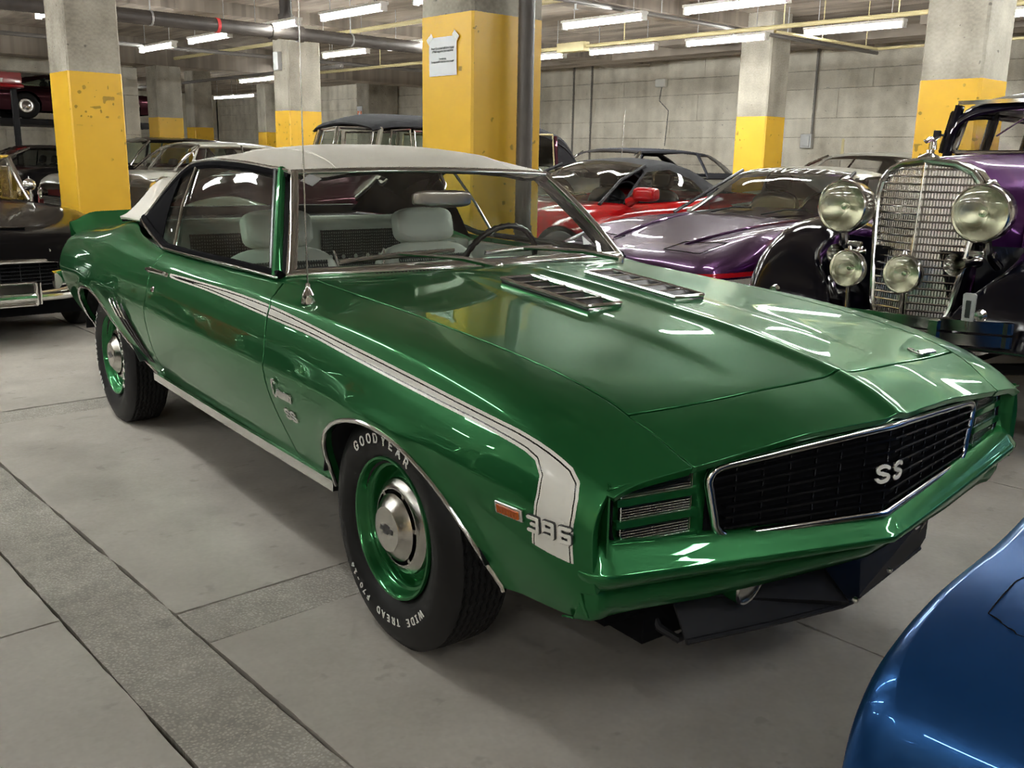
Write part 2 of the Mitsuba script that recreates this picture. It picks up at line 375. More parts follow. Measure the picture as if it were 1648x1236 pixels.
BODY = loft(CAM_ST, CAM_XS, seg=9, s_sharp=.007, s_soft=.030, sharp=CAM_SHARP, bulge=arch_flare)
# ------------------------------------------------------------------ shared materials
def principled(base, rough=.5, metal=0.0, **k):
    return {'type': 'principled', 'base_color': base if isinstance(base, dict) else rgb(*base), 'roughness': rough, 'metallic': metal, **k}
def two(b): return {'type': 'twosided', 'b': b}
def car_paint(c, flake=None, ior=1.8, w=.5, rough=.28):
    """Clear-coated enamel: a glossy coloured coat over a layer of metal flake."""
    flake = flake or c
    return two({'type': 'blendbsdf', 'weight': w, 'a': {'type': 'plastic', 'int_ior': ior, 'diffuse_reflectance': rgb(*c), 'nonlinear': True},
                'b': principled(flake, rough, .9)})
def enamel(c, ior=1.55, rough=.02):
    return two({'type': 'roughplastic', 'alpha': rough, 'int_ior': ior, 'diffuse_reflectance': rgb(*c), 'nonlinear': True})
scene['paint_green'] = car_paint((.017, .138, .042), (.05, .22, .085), 1.66, .24, .33)
scene['chrome'] = two({'type': 'roughconductor', 'alpha': .03, 'specular_reflectance': rgb(.80, .79, .77), 'material': 'none'})
scene['brushed'] = two({'type': 'roughconductor', 'alpha': .07, 'specular_reflectance': rgb(.62, .60, .57), 'material': 'none'})
scene['dark_metal'] = two(principled((.08, .08, .085), .3, .8))
scene['black_trim'] = enamel((.008, .008, .010), 1.5, .12)
scene['black_satin'] = two(principled((.010, .010, .012), .5, specular=.25))
scene['black_cavity'] = two(principled((.004, .004, .005), .9, specular=.05))
scene['rubber'] = two(principled((.012, .012, .013), .5, specular=.22))
scene['glass'] = {'type': 'thindielectric', 'int_ior': 1.5}
scene['tinted_glass'] = {'type': 'thindielectric', 'int_ior': 1.5, 'specular_transmittance': rgb(.66, .76, .70)}
scene['smoked_glass'] = {'type': 'thindielectric', 'int_ior': 1.5, 'specular_transmittance': rgb(.30, .32, .32)}
scene['lamp_glass'] = {'type': 'dielectric', 'int_ior': 1.5}
scene['stripe_white'] = enamel((.84, .83, .80), 1.5, .03)
scene['stripe_black'] = enamel((.006, .006, .006), 1.5, .05)
scene['letter_white'] = two(principled((.72, .71, .68), .55))
def vinyl_fn(p, n, uv):
    g = fbm(p.x * 340, p.y * 340, p.z * 340, 2); l = fbm(p.x * 3.1, p.y * 3.1, p.z * 3.1 + 5, 3)
    return mix((.50, .475, .425), (.64, .61, .55), dr.clip(.35 * g + .65 * l, 0, 1))
scene['vinyl'] = two(principled(proc(vinyl_fn), .55, spec_tint=0.0))
scene['seat_vinyl'] = two(principled((.50, .525, .475), .42))
def hounds_fn(p, n, uv):
    a = smoothstep(-.25, .25, dr.sin(p.y * 520)); b = smoothstep(-.25, .25, dr.sin((p.z * .8 + p.x * .6) * 520))
    return mix((.012, .013, .013), (.16, .18, .16), a * b)
scene['seat_cloth'] = two(principled(proc(hounds_fn), .8))
scene['trim_dark'] = two(principled((.014, .015, .016), .55, specular=.2))
scene['headliner'] = two(principled((.008, .008, .010), .8, specular=.1))
scene['amber_lens'] = enamel((.55, .16, .02), 1.5, .1)
scene['red_lens'] = enamel((.35, .01, .01), 1.5, .1)
scene['lens_silver'] = two({'type': 'roughconductor', 'alpha': .12, 'specular_reflectance': rgb(.74, .74, .72), 'material': 'none'})

# ------------------------------------------------------------------ wheels (built round the y axis, outside towards -y)
def arc_text(s, r, a0, step, h, y, bold=True):
    """Letters round the y axis, read clockwise from outside (-y); a0 and step in degrees clockwise from the top."""
    out = []
    for i, ch in enumerate(s):
        if ch == ' ': continue
        V, F = text(ch, h, .0016, bold); V = V - [V[:, 0].mean(), h / 2, 0]
        a = math.radians(a0 + step * i)
        er, et = np.array([math.sin(a), 0, math.cos(a)]), np.array([math.cos(a), 0, -math.sin(a)])
        out.append(to_plane((V, F), er * r + np.array([0, y, 0]), et, er, np.array([0, -1.0, 0])))
    return out
def tire_mesh(R=.331, rb=.198, w=.105, bul=.018, n=180, grooves=7, zig=.0042, tw=None, fine=True):
    tw = tw or w - .022
    side = [(rb - .012, -w * .74), (rb + .004, -w * .92), (rb + .020, -w - .002), (rb + .045, -w - bul * .55), (R * .5 + rb * .5 + .004, -w - bul * .62), (R - .040, -w - bul * .25), (R - .018, -w + .004), (R - .007, -w + .014)]
    if fine:
        ys = np.unique(np.round(np.r_[-tw, np.linspace(-tw, tw, grooves * 9 + 1), tw], 5))
        prof = side + [(R, y) for y in ys] + [(r, -y) for r, y in side[::-1]]
    else:
        prof = side + [(R - .002, -tw), (R, -tw * .6), (R, tw * .6), (R - .002, tw)] + [(r, -y) for r, y in side[::-1]]
    V, F = lathe(prof, n)
    if fine:
        a = np.arctan2(V[:, 2], V[:, 0]); rad = np.hypot(V[:, 0], V[:, 2]); on = rad > R - 1e-4
        z = zig * (np.abs(((a / (2 * np.pi) * 62) % 1) - .5) * 4 - 1)
        q = ((V[:, 1] - z) / (2 * tw) * grooves + .5 + grooves) % 1
        g = on & (np.abs(q - .5) < .17) & (np.abs(V[:, 1]) < tw * .97)
        s = np.where(g, (R - .0075) / np.maximum(rad, 1e-9), 1); V = V * np.stack([s, np.ones_like(s), s], 1)
        crown = 1 - .010 * (V[:, 1] / w) ** 2 * on; V = V * np.stack([crown, np.ones_like(crown), crown], 1)
    return V, F
# ------------------------------------------------------------------ the green coupe: panels
COUPE = thing('coupe', 'green 1960s muscle coupe with pale vinyl roof, white side stripe and 396 badge', 'car')
def flipy_a(m):
    """Mirror of a sheet (V, N, A, F)."""
    V, N, A, F = m; k = [1, -1, 1]
    return V * k, N * k, A, F[:, ::-1]
def sheet(fields, base=None):
    m = base or BODY
    for f in fields: m = clip(m, f(m[0][:, 0], np.abs(m[0][:, 1]), m[0][:, 2], m[2][:, 0]))
    return m
def drop(m): return m[0], m[1], m[-1]
DGF = lambda z: smo(z, (.30, -.622), (.387, -.636), (.54, -.658), (.664, -.654), (.826, -.710), (.865, -.755), (.93, -.87))
DGR = lambda z: smo(z, (.32, -2.03), (.396, -2.012), (.486, -1.985), (.614, -1.907), (.75, -1.855), (.824, -1.856), (.93, -1.87))
XH = lambda h: .760 - .128 * np.minimum(h, .648) ** 1.55 - .004
COWL = lambda h: -.600 - .14 * (h / .68) ** 2
LOWF = lambda x: lin(x, (-.4, .345), (.5, .335), (.62, .348), (.72, .368), (.80, .378), (1, .38))
g2 = .0056
P_ = lambda x, z: np.stack([x, z], 1)
f_arch = lambda poly: (lambda x, h, z, t: -inpoly(P_(x, z), poly))
beltx = lambda x: smo(x, (-2.75, 3.35), (-2.5, 3.75), (-2.38, 3.95), (-1.9, 4.0), (-.84, 4.0), (-.72, 3.2))
hood = sheet([lambda x, h, z, t: 4.2 - t, lambda x, h, z, t: GAPY(x) - h - g2, lambda x, h, z, t: XH(h) - x - g2, lambda x, h, z, t: x - COWL(h) - g2])
header = sheet([lambda x, h, z, t: 4.2 - t, lambda x, h, z, t: GAPY(x) - h - g2 * .5, lambda x, h, z, t: x - XH(h) - g2, lambda x, h, z, t: XF(h) - x])
cowl = sheet([lambda x, h, z, t: 4.2 - t, lambda x, h, z, t: COWL(h) - x - g2, lambda x, h, z, t: .70 - h, lambda x, h, z, t: x + .80 + .02 * (h / .7) - .11 * (1 - (h / .73) ** 2)])
fender = sheet([lambda x, h, z, t: t - 2.6, lambda x, h, z, t: np.where(t > 5, 1, np.where(x > COWL(h), h - GAPY(x) - g2, h - .702)), lambda x, h, z, t: np.where(t > 4.2, x - DGF(z) - g2, x + .86), lambda x, h, z, t: np.where((z < .452) & (t > 6), .772, XF(h) - .012 * (t > 6)) - x,
                lambda x, h, z, t: z - LOWF(x), f_arch(ARCH_FP)])
door = sheet([lambda x, h, z, t: t - 4.0, lambda x, h, z, t: DGF(z) - g2 - x, lambda x, h, z, t: x - DGR(z) - g2, lambda x, h, z, t: z - .345])
quarter = sheet([lambda x, h, z, t: t - beltx(x), lambda x, h, z, t: DGR(z) - g2 - x, lambda x, h, z, t: np.where((t < 5) & (x < -2.95), h - .645, 1), lambda x, h, z, t: z - .345, f_arch(ARCH_RP)])
deck = sheet([lambda x, h, z, t: 4.2 - t, lambda x, h, z, t: -2.95 - x, lambda x, h, z, t: .640 - h])

def both(m):
    """Both halves of a sheet, welded along the middle plane."""
    V, N, F = cat(drop(m), drop(flipy_a(m)))
    mid = np.abs(V[:, 1]) < 1e-6; V[mid, 1] = 0
    key = np.where(mid[:, None], np.round(V, 6), np.arange(len(V))[:, None] + 1e6)
    _, i, inv = np.unique(key, axis=0, return_index=True, return_inverse=True); inv = inv.ravel()
    F = inv[F]; F = F[(F[:, 0] != F[:, 1]) & (F[:, 1] != F[:, 2]) & (F[:, 0] != F[:, 2])]
    return V[i], N[i], F
def side(m, s): return drop(flipy_a(m) if s < 0 else m)
PG = 'paint_green'
HOOD = put('hood', fold(both(hood)), PG, parent=COUPE)
put('nose_panel', fold(both(header)), PG, parent=COUPE)
put('cowl_panel', fold(both(cowl)), PG, parent=COUPE)
DECK = put('trunk_lid', fold(both(deck)), PG, parent=COUPE)
FENDER, DOOR, QUARTER = {}, {}, {}
for s in (-1, 1):
    FENDER[s] = put('fender', fold(side(fender, s), depth=.022), PG, parent=COUPE)
    DOOR[s] = put('door', fold(side(door, s), depth=.022), PG, parent=COUPE)
    QUARTER[s] = put('quarter_panel', fold(side(quarter, s), depth=.022), PG, parent=COUPE)
# tail: a panel that closes the body, a ducktail spoiler, a chrome bumper
end = BODY[0][np.isclose(BODY[0][:, 0], BODY[0][:, 0].min())][:, 1:]
ring = np.vstack([end, end[::-1] * [-1, 1]])
V, F = extrude(Polygon(ring).buffer(0), .02)
put('tail_panel', to_plane((V, F), (-3.80, 0, 0), (0, 1, 0), (0, 0, 1), (1, 0, 0)), PG, parent=COUPE)
sp = []
for y in np.linspace(-.76, .76, 41):
    e = abs(y) / .76; drop_ = .030 * smoothf(e, .80, 1.0)
    base = .872 - .02 * e ** 2 - .02 * smoothf(e, .85, 1)
    sp.append([[-3.50, y, base + .012 - .01 * smoothf(e, .8, 1)], [-3.62, y, base + .022 - drop_ * .5], [-3.74, y, base + .068 - drop_], [-3.80, y, base + .105 - drop_], [-3.815, y, base + .106 - drop_], [-3.822, y, base + .095 - drop_], [-3.80, y, base - .02]])
put('spoiler', cat(grid_mesh(np.array(sp))), PG, parent=DECK)
P = [(-3.80 + .30 * max(0, abs(y) - .62) ** 1.2 * 2.2, y, .605) for y in np.linspace(-.86, .86, 41)]
P = [(-3.56, -.900, .605), (-3.68, -.890, .605)] + [(x - .03, y, z) for x, y, z in P if abs(y) < .84] + [(-3.68, .890, .605), (-3.56, .900, .605)]
prof = [(-.014, -.043), (.004, -.040), (.018, -.022), (.024, 0), (.018, .022), (.004, .040), (-.014, .043)]
put('rear_bumper', sweep(P, [(-a, b) for a, b in prof]), 'chrome', parent=COUPE)
# dark wheel wells and floor, so that no light leaks through
def liner(poly, s, y0, y1):
    P = np.array(poly); G_ = np.stack([np.stack([P[:, 0], np.full(len(P), s * y), P[:, 1]], 1) for y in (y0, y1)], 1)
    return grid_mesh(G_)
for s in (-1, 1):
    W = cat(thick(liner([p for p in ARCH_FP + [0, .010] if p[1] > .395], s, .58, .868), .004))
    put('wheel_well', W, 'black_satin', parent=COUPE)
    W = cat(thick(liner([p for p in ARCH_RP + [0, .010] if p[1] > .395], s, .58, .868), .004))
    put('wheel_well', W, 'black_satin', parent=COUPE)
under = cat(box(-3.70, .70, -.58, .58, .22, .30), box(-1.98, -.40, -.74, .74, .30, .36), box(.50, .70, -.70, .70, .30, .40), box(-3.70, -3.14, -.70, .70, .40, .52),
            box(-.36, .5, -.60, -.57, .25, .78), box(-.36, .5, .57, .60, .25, .78), box(-3.1, -2.05, -.60, -.57, .25, .80), box(-3.1, -2.05, .57, .60, .25, .80), box(.50, .56, -.72, .72, .30, .66), box(-.44, -.40, -.72, .72, .30, .84))
put('underbody', under, 'black_cavity', smooth=False, parent=COUPE)
# chrome: wheel opening lips, rocker mouldings, drip rails, belt mouldings
def on_body(pts, off=0.0, s=-1, tmin=5.0, tmax=13.0):
    """(x, z) points on the body side -> points in space, off metres proud of the skin."""
    V, N, A, F = BODY; ok = (A[:, 0] > tmin) & (A[:, 0] < tmax); out = []
    V, N = V[ok], N[ok]
    from scipy.spatial import cKDTree
    tr = cKDTree(V[:, [0, 2]]); p = np.array(pts, float)
    d, i = tr.query(p, k=4); w = 1 / np.maximum(d, 1e-6) ** 2; w /= w.sum(1, keepdims=True)
    Y = (V[i, 1] * w).sum(1); Nn = unitr((N[i] * w[..., None]).sum(1))
    out = np.stack([p[:, 0], Y, p[:, 1]], 1) + Nn * off
    return out * [1, s, 1], Nn * [1, s, 1]
for s in (-1, 1):
    P, _ = on_body([p for p in ARCH_FP if p[1] > .335], .001, s); put('wheel_opening_moulding', tube(P, .0065, 8), 'chrome', parent=FENDER[s])
    P, _ = on_body([p for p in ARCH_RP if p[1] > .345], .001, s); put('wheel_opening_moulding', tube(P, .0065, 8), 'chrome', parent=QUARTER[s])
    P = np.array([(x, s * (.815 + .004 * math.sin((x + 2.1) * 1.8)), .338 + .008 * (x < -9)) for x in np.linspace(-2.13, -.372, 24)])
    prof = np.array([(-.014, -.016), (.003, -.016), (.010, -.011), (.011, -.002), (.007, .003), (.008, .008), (.004, .015), (-.014, .017)])
    put('rocker_moulding', sweep(P, prof * [-s, 1]), 'chrome', smooth=25, parent=COUPE)
    # the four slanted gills ahead of the rear wheel
    for k in range(3):
        a = np.array([(-2.33 + .062 * k, .668 - .004 * k), (-2.285 + .058 * k, .60), (-2.235 + .050 * k, .53), (-2.185 + .035 * k, .46), (-2.13 + .02 * k, .405)])
        P, Nn = on_body(smooth_poly(a, 3), -.001, s)
        put('gill', tube(P, np.interp(np.linspace(0, 1, len(P)), [0, .15, .8, 1], [.006, .013, .010, .004]), 8), 'black_trim', parent=QUARTER[s])
        Q, _ = on_body(smooth_poly(a[:2], 3), .012, s)
        put('gill_trim', tube(Q, .005, 6), 'chrome', parent=QUARTER[s])
# the white stripe with its black pin lines, in three thin films
S_OUT = [(-1.640, .8475), (-1.2, .8485), (-.716, .8425), (-.334, .8225), (.134, .789), (.40, .7655), (.55, .750), (.64, .735), (.71, .7145), (.745, .698), (.760, .682), (.768, .654), (.771, .605), (.768, .551), (.769, .504), (.776, .448)]
S_IN = [(.668, .440), (.653, .452), (.655, .529), (.672, .612), (.671, .668), (.662, .690), (.640, .703), (.595, .7155), (.409, .739), (.115, .762), (-.303, .7945), (-.687, .809), (-1.2, .825), (-1.612, .832), (-1.65, .838)]
def stripe_poly(inset):
    q = Polygon(smooth_poly(S_OUT, 5).tolist() + smooth_poly(S_IN, 5).tolist()).buffer(-inset, join_style=2)
    q = max(getattr(q, 'geoms', [q]), key=lambda g: g.area)
    return np.array(q.exterior.coords)[:-1]
fine_side = loft(CAM_ST, np.unique(np.r_[np.linspace(-1.75, .5, 160), np.linspace(.5, .86, 90)]), seg=14, s_sharp=.007, s_soft=.030, sharp=CAM_SHARP, bulge=arch_flare)
def film(base, poly, off, s, extra):
    m = base
    for f in [lambda x, h, z, t: t - 5.0, lambda x, h, z, t: 9.5 - t] + extra: m = clip(m, f(m[0][:, 0], np.abs(m[0][:, 1]), m[0][:, 2], m[2][:, 0]))
    m = clip(m, inpoly(m[0][:, [0, 2]], poly)); V, N, F = side(m, s)
    return thick((V + N * off, N, F), .0005)
for s in (-1, 1):
    for nm, inset, off, mat in (('stripe_edge', 0, .0007, 'stripe_white'), ('pin_line', .0058, .0010, 'stripe_black'), ('stripe', .0085, .0013, 'stripe_white')):
        q = stripe_poly(inset)
        put(nm, film(fine_side, q, off, s, [lambda x, h, z, t: x - DGF(z) - .006]), mat, parent=FENDER[s])
        put(nm, film(fine_side, q, off, s, [lambda x, h, z, t: DGF(z) - .006 - x]), mat, parent=DOOR[s])
# ------------------------------------------------------------------ the green coupe: glass house
DRIP = [(-1.150, .583, 1.247), (-1.235, .588, 1.255), (-1.318, .597, 1.261), (-1.514, .612, 1.274), (-1.745, .622, 1.279), (-2.001, .632, 1.266), (-2.117, .645, 1.231), (-2.258, .672, 1.155), (-2.364, .710, 1.065), (-2.440, .745, 1.000)]
drip = PchipInterpolator([-p[0] for p in DRIP], [p[1:] for p in DRIP])
def drip_at(x): return drip(np.clip(-np.asarray(x, float), 1.150, 2.44))
ROOFZ = lambda x: smo(x, (-3.0, 1.025), (-2.8, 1.09), (-2.6, 1.17), (-2.45, 1.235), (-2.3, 1.285), (-2.1, 1.325), (-1.9, 1.346), (-1.65, 1.353), (-1.45, 1.345), (-1.3, 1.326), (-1.2, 1.302), (-1.13, 1.270))
def roof_section(x):
    c = float(ROOFZ(x)); h, z = drip_at(x)
    if x > -2.44:
        return [(0, c), (.20, c - .004), (.36, c - .018), (.48, c - .042 if x > -2.25 else c - .05), (h * .93, z + .55 * (c - z - .042) * .75 + .004), (h + .006, z + .004)]
    k = (-2.44 - x) / .36
    return [(0, c), (.20, c - .004), (.36, c - .010), (.50, c - .012 + .012 * k), (lin(k, (0, .625), (.36, .645), (.72, .69), (1, .725)), lin(k, (0, 1.205), (.36, 1.165), (.72, 1.065), (1, 1.000))), (.748, 1.000)]
RXS = np.r_[-1.118, -1.16, np.linspace(-1.2, -2.2, 11), -2.28, -2.36, -2.439, -2.50, -2.57, -2.64, -2.72, -2.80]
ROOF_ST = {float(x): roof_section(x) for x in RXS}
ROOF = loft(ROOF_ST, np.linspace(-2.80, -1.118, 150), seg=10, s_sharp=.01, s_soft=.022, sharp=[0] * 6)
# top of the vinyl: cut round the rear window
backlight = lambda x, h: np.maximum(h - (.50 + .05 * (-2.3 - x)), x + 2.36 - .05 * (1 - (h / .55) ** 2))
hdr = lambda h: -1.112 - .036 * (h / .585) ** 2 * 1.0
roof = ROOF
for f in [lambda x, h, z, t: backlight(x, h), lambda x, h, z, t: hdr(h) - .004 - x, lambda x, h, z, t: 2.785 + x - .10 * (h < 0)]:
    roof = clip(roof, f(roof[0][:, 0], np.abs(roof[0][:, 1]), roof[0][:, 2], roof[2][:, 0]))
RF = put('vinyl_roof', fold(both(roof), r=.004, depth=.014), 'vinyl', parent=COUPE)
for s in (-1, 1):     # the two welted seams along the vinyl
    xs = np.linspace(-2.2, -1.14, 40); k = np.clip((ROOF[2][:, 0] - 0), 0, 9)
    P = [(x, s * .40, float(ROOFZ(x)) - .0235 + .003) for x in xs]
    sel = ROOF[0]; from scipy.spatial import cKDTree
    tr = cKDTree(sel[:, :2]); P = [(x, s * .40, sel[tr.query((x, .40), k=3)[1], 2].mean() + .0005) for x in xs]
    put('roof_seam', tube(P, .0028, 6), 'vinyl', parent=RF)
HL = thick((lambda m: (m[0] - m[1] * .017, m[1], m[2]))(both(roof)), .012)
put('headliner', HL, 'headliner', parent=COUPE)
for s in (-1, 1):
    xs = np.linspace(-1.152, -2.44, 60); hz = drip_at(xs); P = np.stack([xs, s * (hz[:, 0] + .006), hz[:, 1]], 1)
    put('drip_rail', tube(P, .0055, 8), 'chrome', parent=COUPE)
    put('window_seal', tube(P + [0, -s * .010, -.020], .020, 8), 'black_cavity', parent=COUPE)
    # windscreen pillar, door pillar edge, belt mouldings
    A0, A1 = np.array([-.872, s * .768, .905]), np.array([-1.215, s * .588, 1.252])
    put('windscreen_pillar', tube([A0, A0 * .5 + A1 * .5 + [.012, s * .006, 0], A1], [.020, .017, .015], 10), PG, parent=COUPE)
    put('pillar_trim', tube([A0 + [-.012, -s * .020, 0], A0 * .5 + A1 * .5 + [0, -s * .014, -.004], A1 + [-.01, -s * .016, -.01]], [.024, .022, .020], 10), 'trim_dark', parent=COUPE)
    B0, B1 = A0 + [-.034, s * .006, .002], A1 + [-.045, s * .004, .004]
    put('door_glass_frame', tube([B0, B0 * .5 + B1 * .5 + [.010, s * .006, 0], B1], .0085, 8), 'dark_metal', parent=DOOR[s])
    BL = [(-.85, .776, .909), (-1.24, .796, .915), (-1.674, .813, .916), (-1.90, .815, .918), (-1.965, .806, .922), (-2.05, .800, .938), (-2.2, .785, .968), (-2.417, .752, 1.004)]
    Pb = smooth_poly2 = None
    q = np.array(BL); t = np.r_[0, np.cumsum(np.linalg.norm(np.diff(q, axis=0), axis=1))]; tt = np.linspace(0, t[-1], 60)
    P = np.stack([PchipInterpolator(t, q[:, c])(tt) for c in range(3)], 1) * [1, s, 1]
    put('belt_moulding', tube(P[:38] + [0, s * .004, .002], .0055, 8), 'chrome', parent=DOOR[s])
    put('belt_moulding', tube(P[37:] + [0, s * .004, .002], .0055, 8), 'chrome', parent=QUARTER[s])
    put('window_seal', tube(P + [-.004, -s * .012, .010], .014, 8), 'black_cavity', parent=COUPE)
    # side glass: a sheet between belt and drip rail, in two panes
    def pane(x0, x1, x0t, x1t, n=16):
        rows = []
        for a in np.linspace(0, 1, n):
            xb, xt = x0 + (x1 - x0) * a, x0t + (x1t - x0t) * a
            hb = np.interp(-xb, [-b[0] for b in BL], [b[1] for b in BL]); zb = np.interp(-xb, [-b[0] for b in BL], [b[2] for b in BL]); ht, zt = drip_at(xt)
            rows.append([[xb + (xt - xb) * k, s * (hb - .016 + (ht - .006 - hb + .016) * k + .014 * math.sin(math.pi * k)), zb - .03 + (zt - .005 - zb + .03) * k] for k in np.linspace(0, 1, 8)])
        return grid_mesh(np.array(rows))
    put('door_glass', pane(-.90, -1.83, -1.24, -1.975), 'tinted_glass', parent=DOOR[s])
    put('quarter_glass', pane(-1.84, -2.36, -1.985, -2.40), 'tinted_glass', parent=QUARTER[s])
    q_ = pane(-2.03, -2.42, -2.13, -2.43); put('quarter_window_frame', thick((lambda m: (m[0] + m[1] * .003 * (1 if (m[1][:, 1] * s).mean() > 0 else -1), m[1], m[2]))(q_), .004), 'black_cavity', parent=QUARTER[s])
    put('window_divider', tube([(-1.828, s * .798, .925), (-1.905, s * .730, 1.09), (-1.982, s * .630, 1.262)], .0075, 8), 'chrome', parent=DOOR[s])
# windscreen with its bright reveal moulding
def ws(u, v, off=0.0):
    """u from -1 to 1 across, v from 0 at the cowl to 1 at the roof."""
    w0, w1 = .752, .583
    y = u * (w0 + (w1 - w0) * v)
    x0, z0 = -.712 - .126 * np.abs(u) ** 2.2, .926 - .010 * u ** 2
    x1, z1 = -1.116 - .036 * u ** 2, 1.262 - .014 * u ** 2
    b = .016 * np.sin(np.pi * v)
    return np.stack([x0 + (x1 - x0) * v + b * .62, y, z0 + (z1 - z0) * v + b * .78], -1)
uu, vv = np.meshgrid(np.linspace(-.985, .985, 50), np.linspace(.03, .975, 26), indexing='ij')
m = grid_mesh(ws(uu, vv)); m = (m[0], m[1], m[2]) if m[1][:, 0].mean() > 0 else (m[0], -m[1], m[2][:, ::-1])
put('windscreen', m, 'glass', parent=COUPE)
def ws_band(path, w):
    """A bright moulding along a (u, v) path, w wide inwards."""
    P = ws(np.array([p[0] for p in path]), np.array([p[1] for p in path])); Q = ws(np.array([p[2] for p in path]), np.array([p[3] for p in path]))
    n = unitr(np.cross(np.gradient(P, axis=0), Q - P)); n *= np.sign(n[:, :1] + n[:, 2:])
    return grid_mesh(np.stack([P - n * .004, P + n * .006, P * .6 + Q * .4 + n * .011, Q + n * .007, Q - n * .002], 1))
k = np.linspace(0, 1, 30)
for nm, path in (('top', [(u, 1.0, u * .985, .955) for u in np.linspace(-1, 1, 40)]), ('bottom', [(u, -.012, u * .965, .060 - .015 * abs(u)) for u in np.linspace(-1, 1, 40)]),
                 ('r', [(-1.0, v, -.955, v * .93 + .035) for v in k]), ('l', [(1.0, v, .955, v * .93 + .035) for v in k])):
    m = ws_band(path, 0); c = m[1].mean(0)
    if c[0] + c[2] < 0: m = (m[0], -m[1], m[2][:, ::-1])
    put('windscreen_moulding', thick(m, .002), 'chrome', parent=COUPE)
# rear window
uu, vv = np.meshgrid(np.linspace(-1, 1, 30), np.linspace(0, 1, 16), indexing='ij')
X = -2.36 - .60 * vv + .05 * (1 - uu ** 2) * (1 - vv); Z = 1.262 - .235 * vv - .012 * uu ** 2 + .008 * np.sin(np.pi * vv); Y = uu * (.51 + .04 * vv)
m = grid_mesh(np.stack([X, Y, Z], -1)); put('rear_window', m, 'tinted_glass', parent=COUPE)
# ------------------------------------------------------------------ the green coupe: nose
FP = lambda y: .914 - .172 * np.abs(y)                 # the recessed front panel in plan
TOPZ = lambda y: lin(np.abs(y), (0, .716), (.537, .690), (.80, .668))
BOTZ = lambda y: lin(np.abs(y), (0, .482), (.52, .512), (.80, .548))
uu, vv = np.meshgrid(np.linspace(-.815, .815, 70), np.linspace(0, 1, 14), indexing='ij')
Z = BOTZ(uu) - .02 + (TOPZ(uu) + .025 - BOTZ(uu) + .02) * vv
rec = np.stack([FP(uu) - .012, uu, Z], -1)
m = grid_mesh(rec); m = m if m[1][:, 0].mean() > 0 else (m[0], -m[1], m[2][:, ::-1])
NOSE = put('front_panel', thick(m, .004), PG, parent=COUPE)
for s in (-1, 1):      # the sides of the recess, and the rolled lip that borders it
    P = np.array([[[XF(.80 + .0) - .012 + .03 * 0, s * .806, z], [FP(.80) - .02, s * .775, z]] for z in np.linspace(.53, .685, 12)])
    m = grid_mesh(P); put('lamp_recess_side', thick(m if (m[1][:, 1] * -s).mean() > 0 else (m[0], -m[1], m[2][:, ::-1]), .004), PG, parent=COUPE)
P = np.array([[[XF(y) - .004, y, TOPZ(y) + .012], [XF(y) - .012, y, TOPZ(y) + .004], [FP(y) - .02, y, TOPZ(y) - .002]] for y in np.linspace(-.812, .812, 60)])
m = grid_mesh(P); put('recess_top', thick(m if m[1][:, 2].mean() < 0 else (m[0], -m[1], m[2][:, ::-1]), .003), PG, parent=COUPE)
# grille: chrome frame, black egg-crate bars
def V3(y, z, dx=0.0): return [float(FP(y)) + dx, y, z]
top = lambda y: lin(abs(y), (0, .708), (.537, .672)); bot = lambda y: lin(abs(y), (0, .487), (.52, .510))
pts = [(y, float(top(y))) for y in np.linspace(-.505, .505, 21)]
def corner(cy, cz, a0, a1, r, n=7): return [(cy + r * math.cos(a), cz + r * math.sin(a)) for a in np.linspace(math.radians(a0), math.radians(a1), n)]
loop = corner(-.507, float(top(.537)) - .030, 180, 92, .030) + [(y, float(top(y))) for y in np.linspace(-.49, .49, 23)] + corner(.507, float(top(.537)) - .030, 88, 0, .030) \
    + corner(.465, float(bot(.52)) + .048, 0, -88, .050) + [(y, float(bot(y))) for y in np.linspace(.45, -.45, 21)] + corner(-.465, float(bot(.52)) + .048, -92, -180, .050)
loop = np.array(loop)
put('grille_frame', tube([V3(y, z, .006) for y, z in loop], .0105, 10, close=True), 'chrome', parent=NOSE)
GR = put('grille', cat(thick((lambda m: m if m[1][:, 0].mean() > 0 else (m[0], -m[1], m[2][:, ::-1]))(grid_mesh(np.array([[V3(y, z, -.006) for z in (float(bot(y)) + .004, float(top(y)) - .004)] for y in np.linspace(-.53, .53, 31)]))), .003)), 'black_cavity', parent=NOSE)
gpoly = Polygon(loop)
for i in range(1, 7):
    k = i / 7; ys = np.linspace(-.525, .525, 31)
    P = [(y, float(bot(y)) + (float(top(y)) - float(bot(y))) * k) for y in ys]; P = [V3(y, z, .004) for y, z in P if gpoly.contains(LineString([(y, z), (y + .001, z)]))]
    put('grille_bar', sweep(P, [(-.010, -.0028), (.009, -.0028), (.0105, 0), (.009, .0028), (-.010, .0028)], up=(0, 0, 1)), 'black_trim', smooth=False, parent=GR)
for y in np.linspace(-.455, .455, 13):
    z0, z1 = float(bot(y)) + .006, float(top(y)) - .006; x = float(FP(y))
    put('grille_bar', box(x - .008, x - .001, y - .0018, y + .0018, z0, z1), 'black_trim', smooth=False, parent=GR)
def ss_letter(h, w, depth):
    """The squared double-s letter of the badge, drawn with a broad pen."""
    r = h * .25
    P = []
    for a in np.linspace(20, 270, 12): P.append((w * .5 * math.cos(math.radians(a)) * .92 + w / 2, h * .75 - h * .0 + r * .86 * math.sin(math.radians(a))))
    for a in np.linspace(90, -160, 12): P.append((w * .5 * math.cos(math.radians(a)) * .92 + w / 2, h * .27 + r * .86 * math.sin(math.radians(a))))
    return P
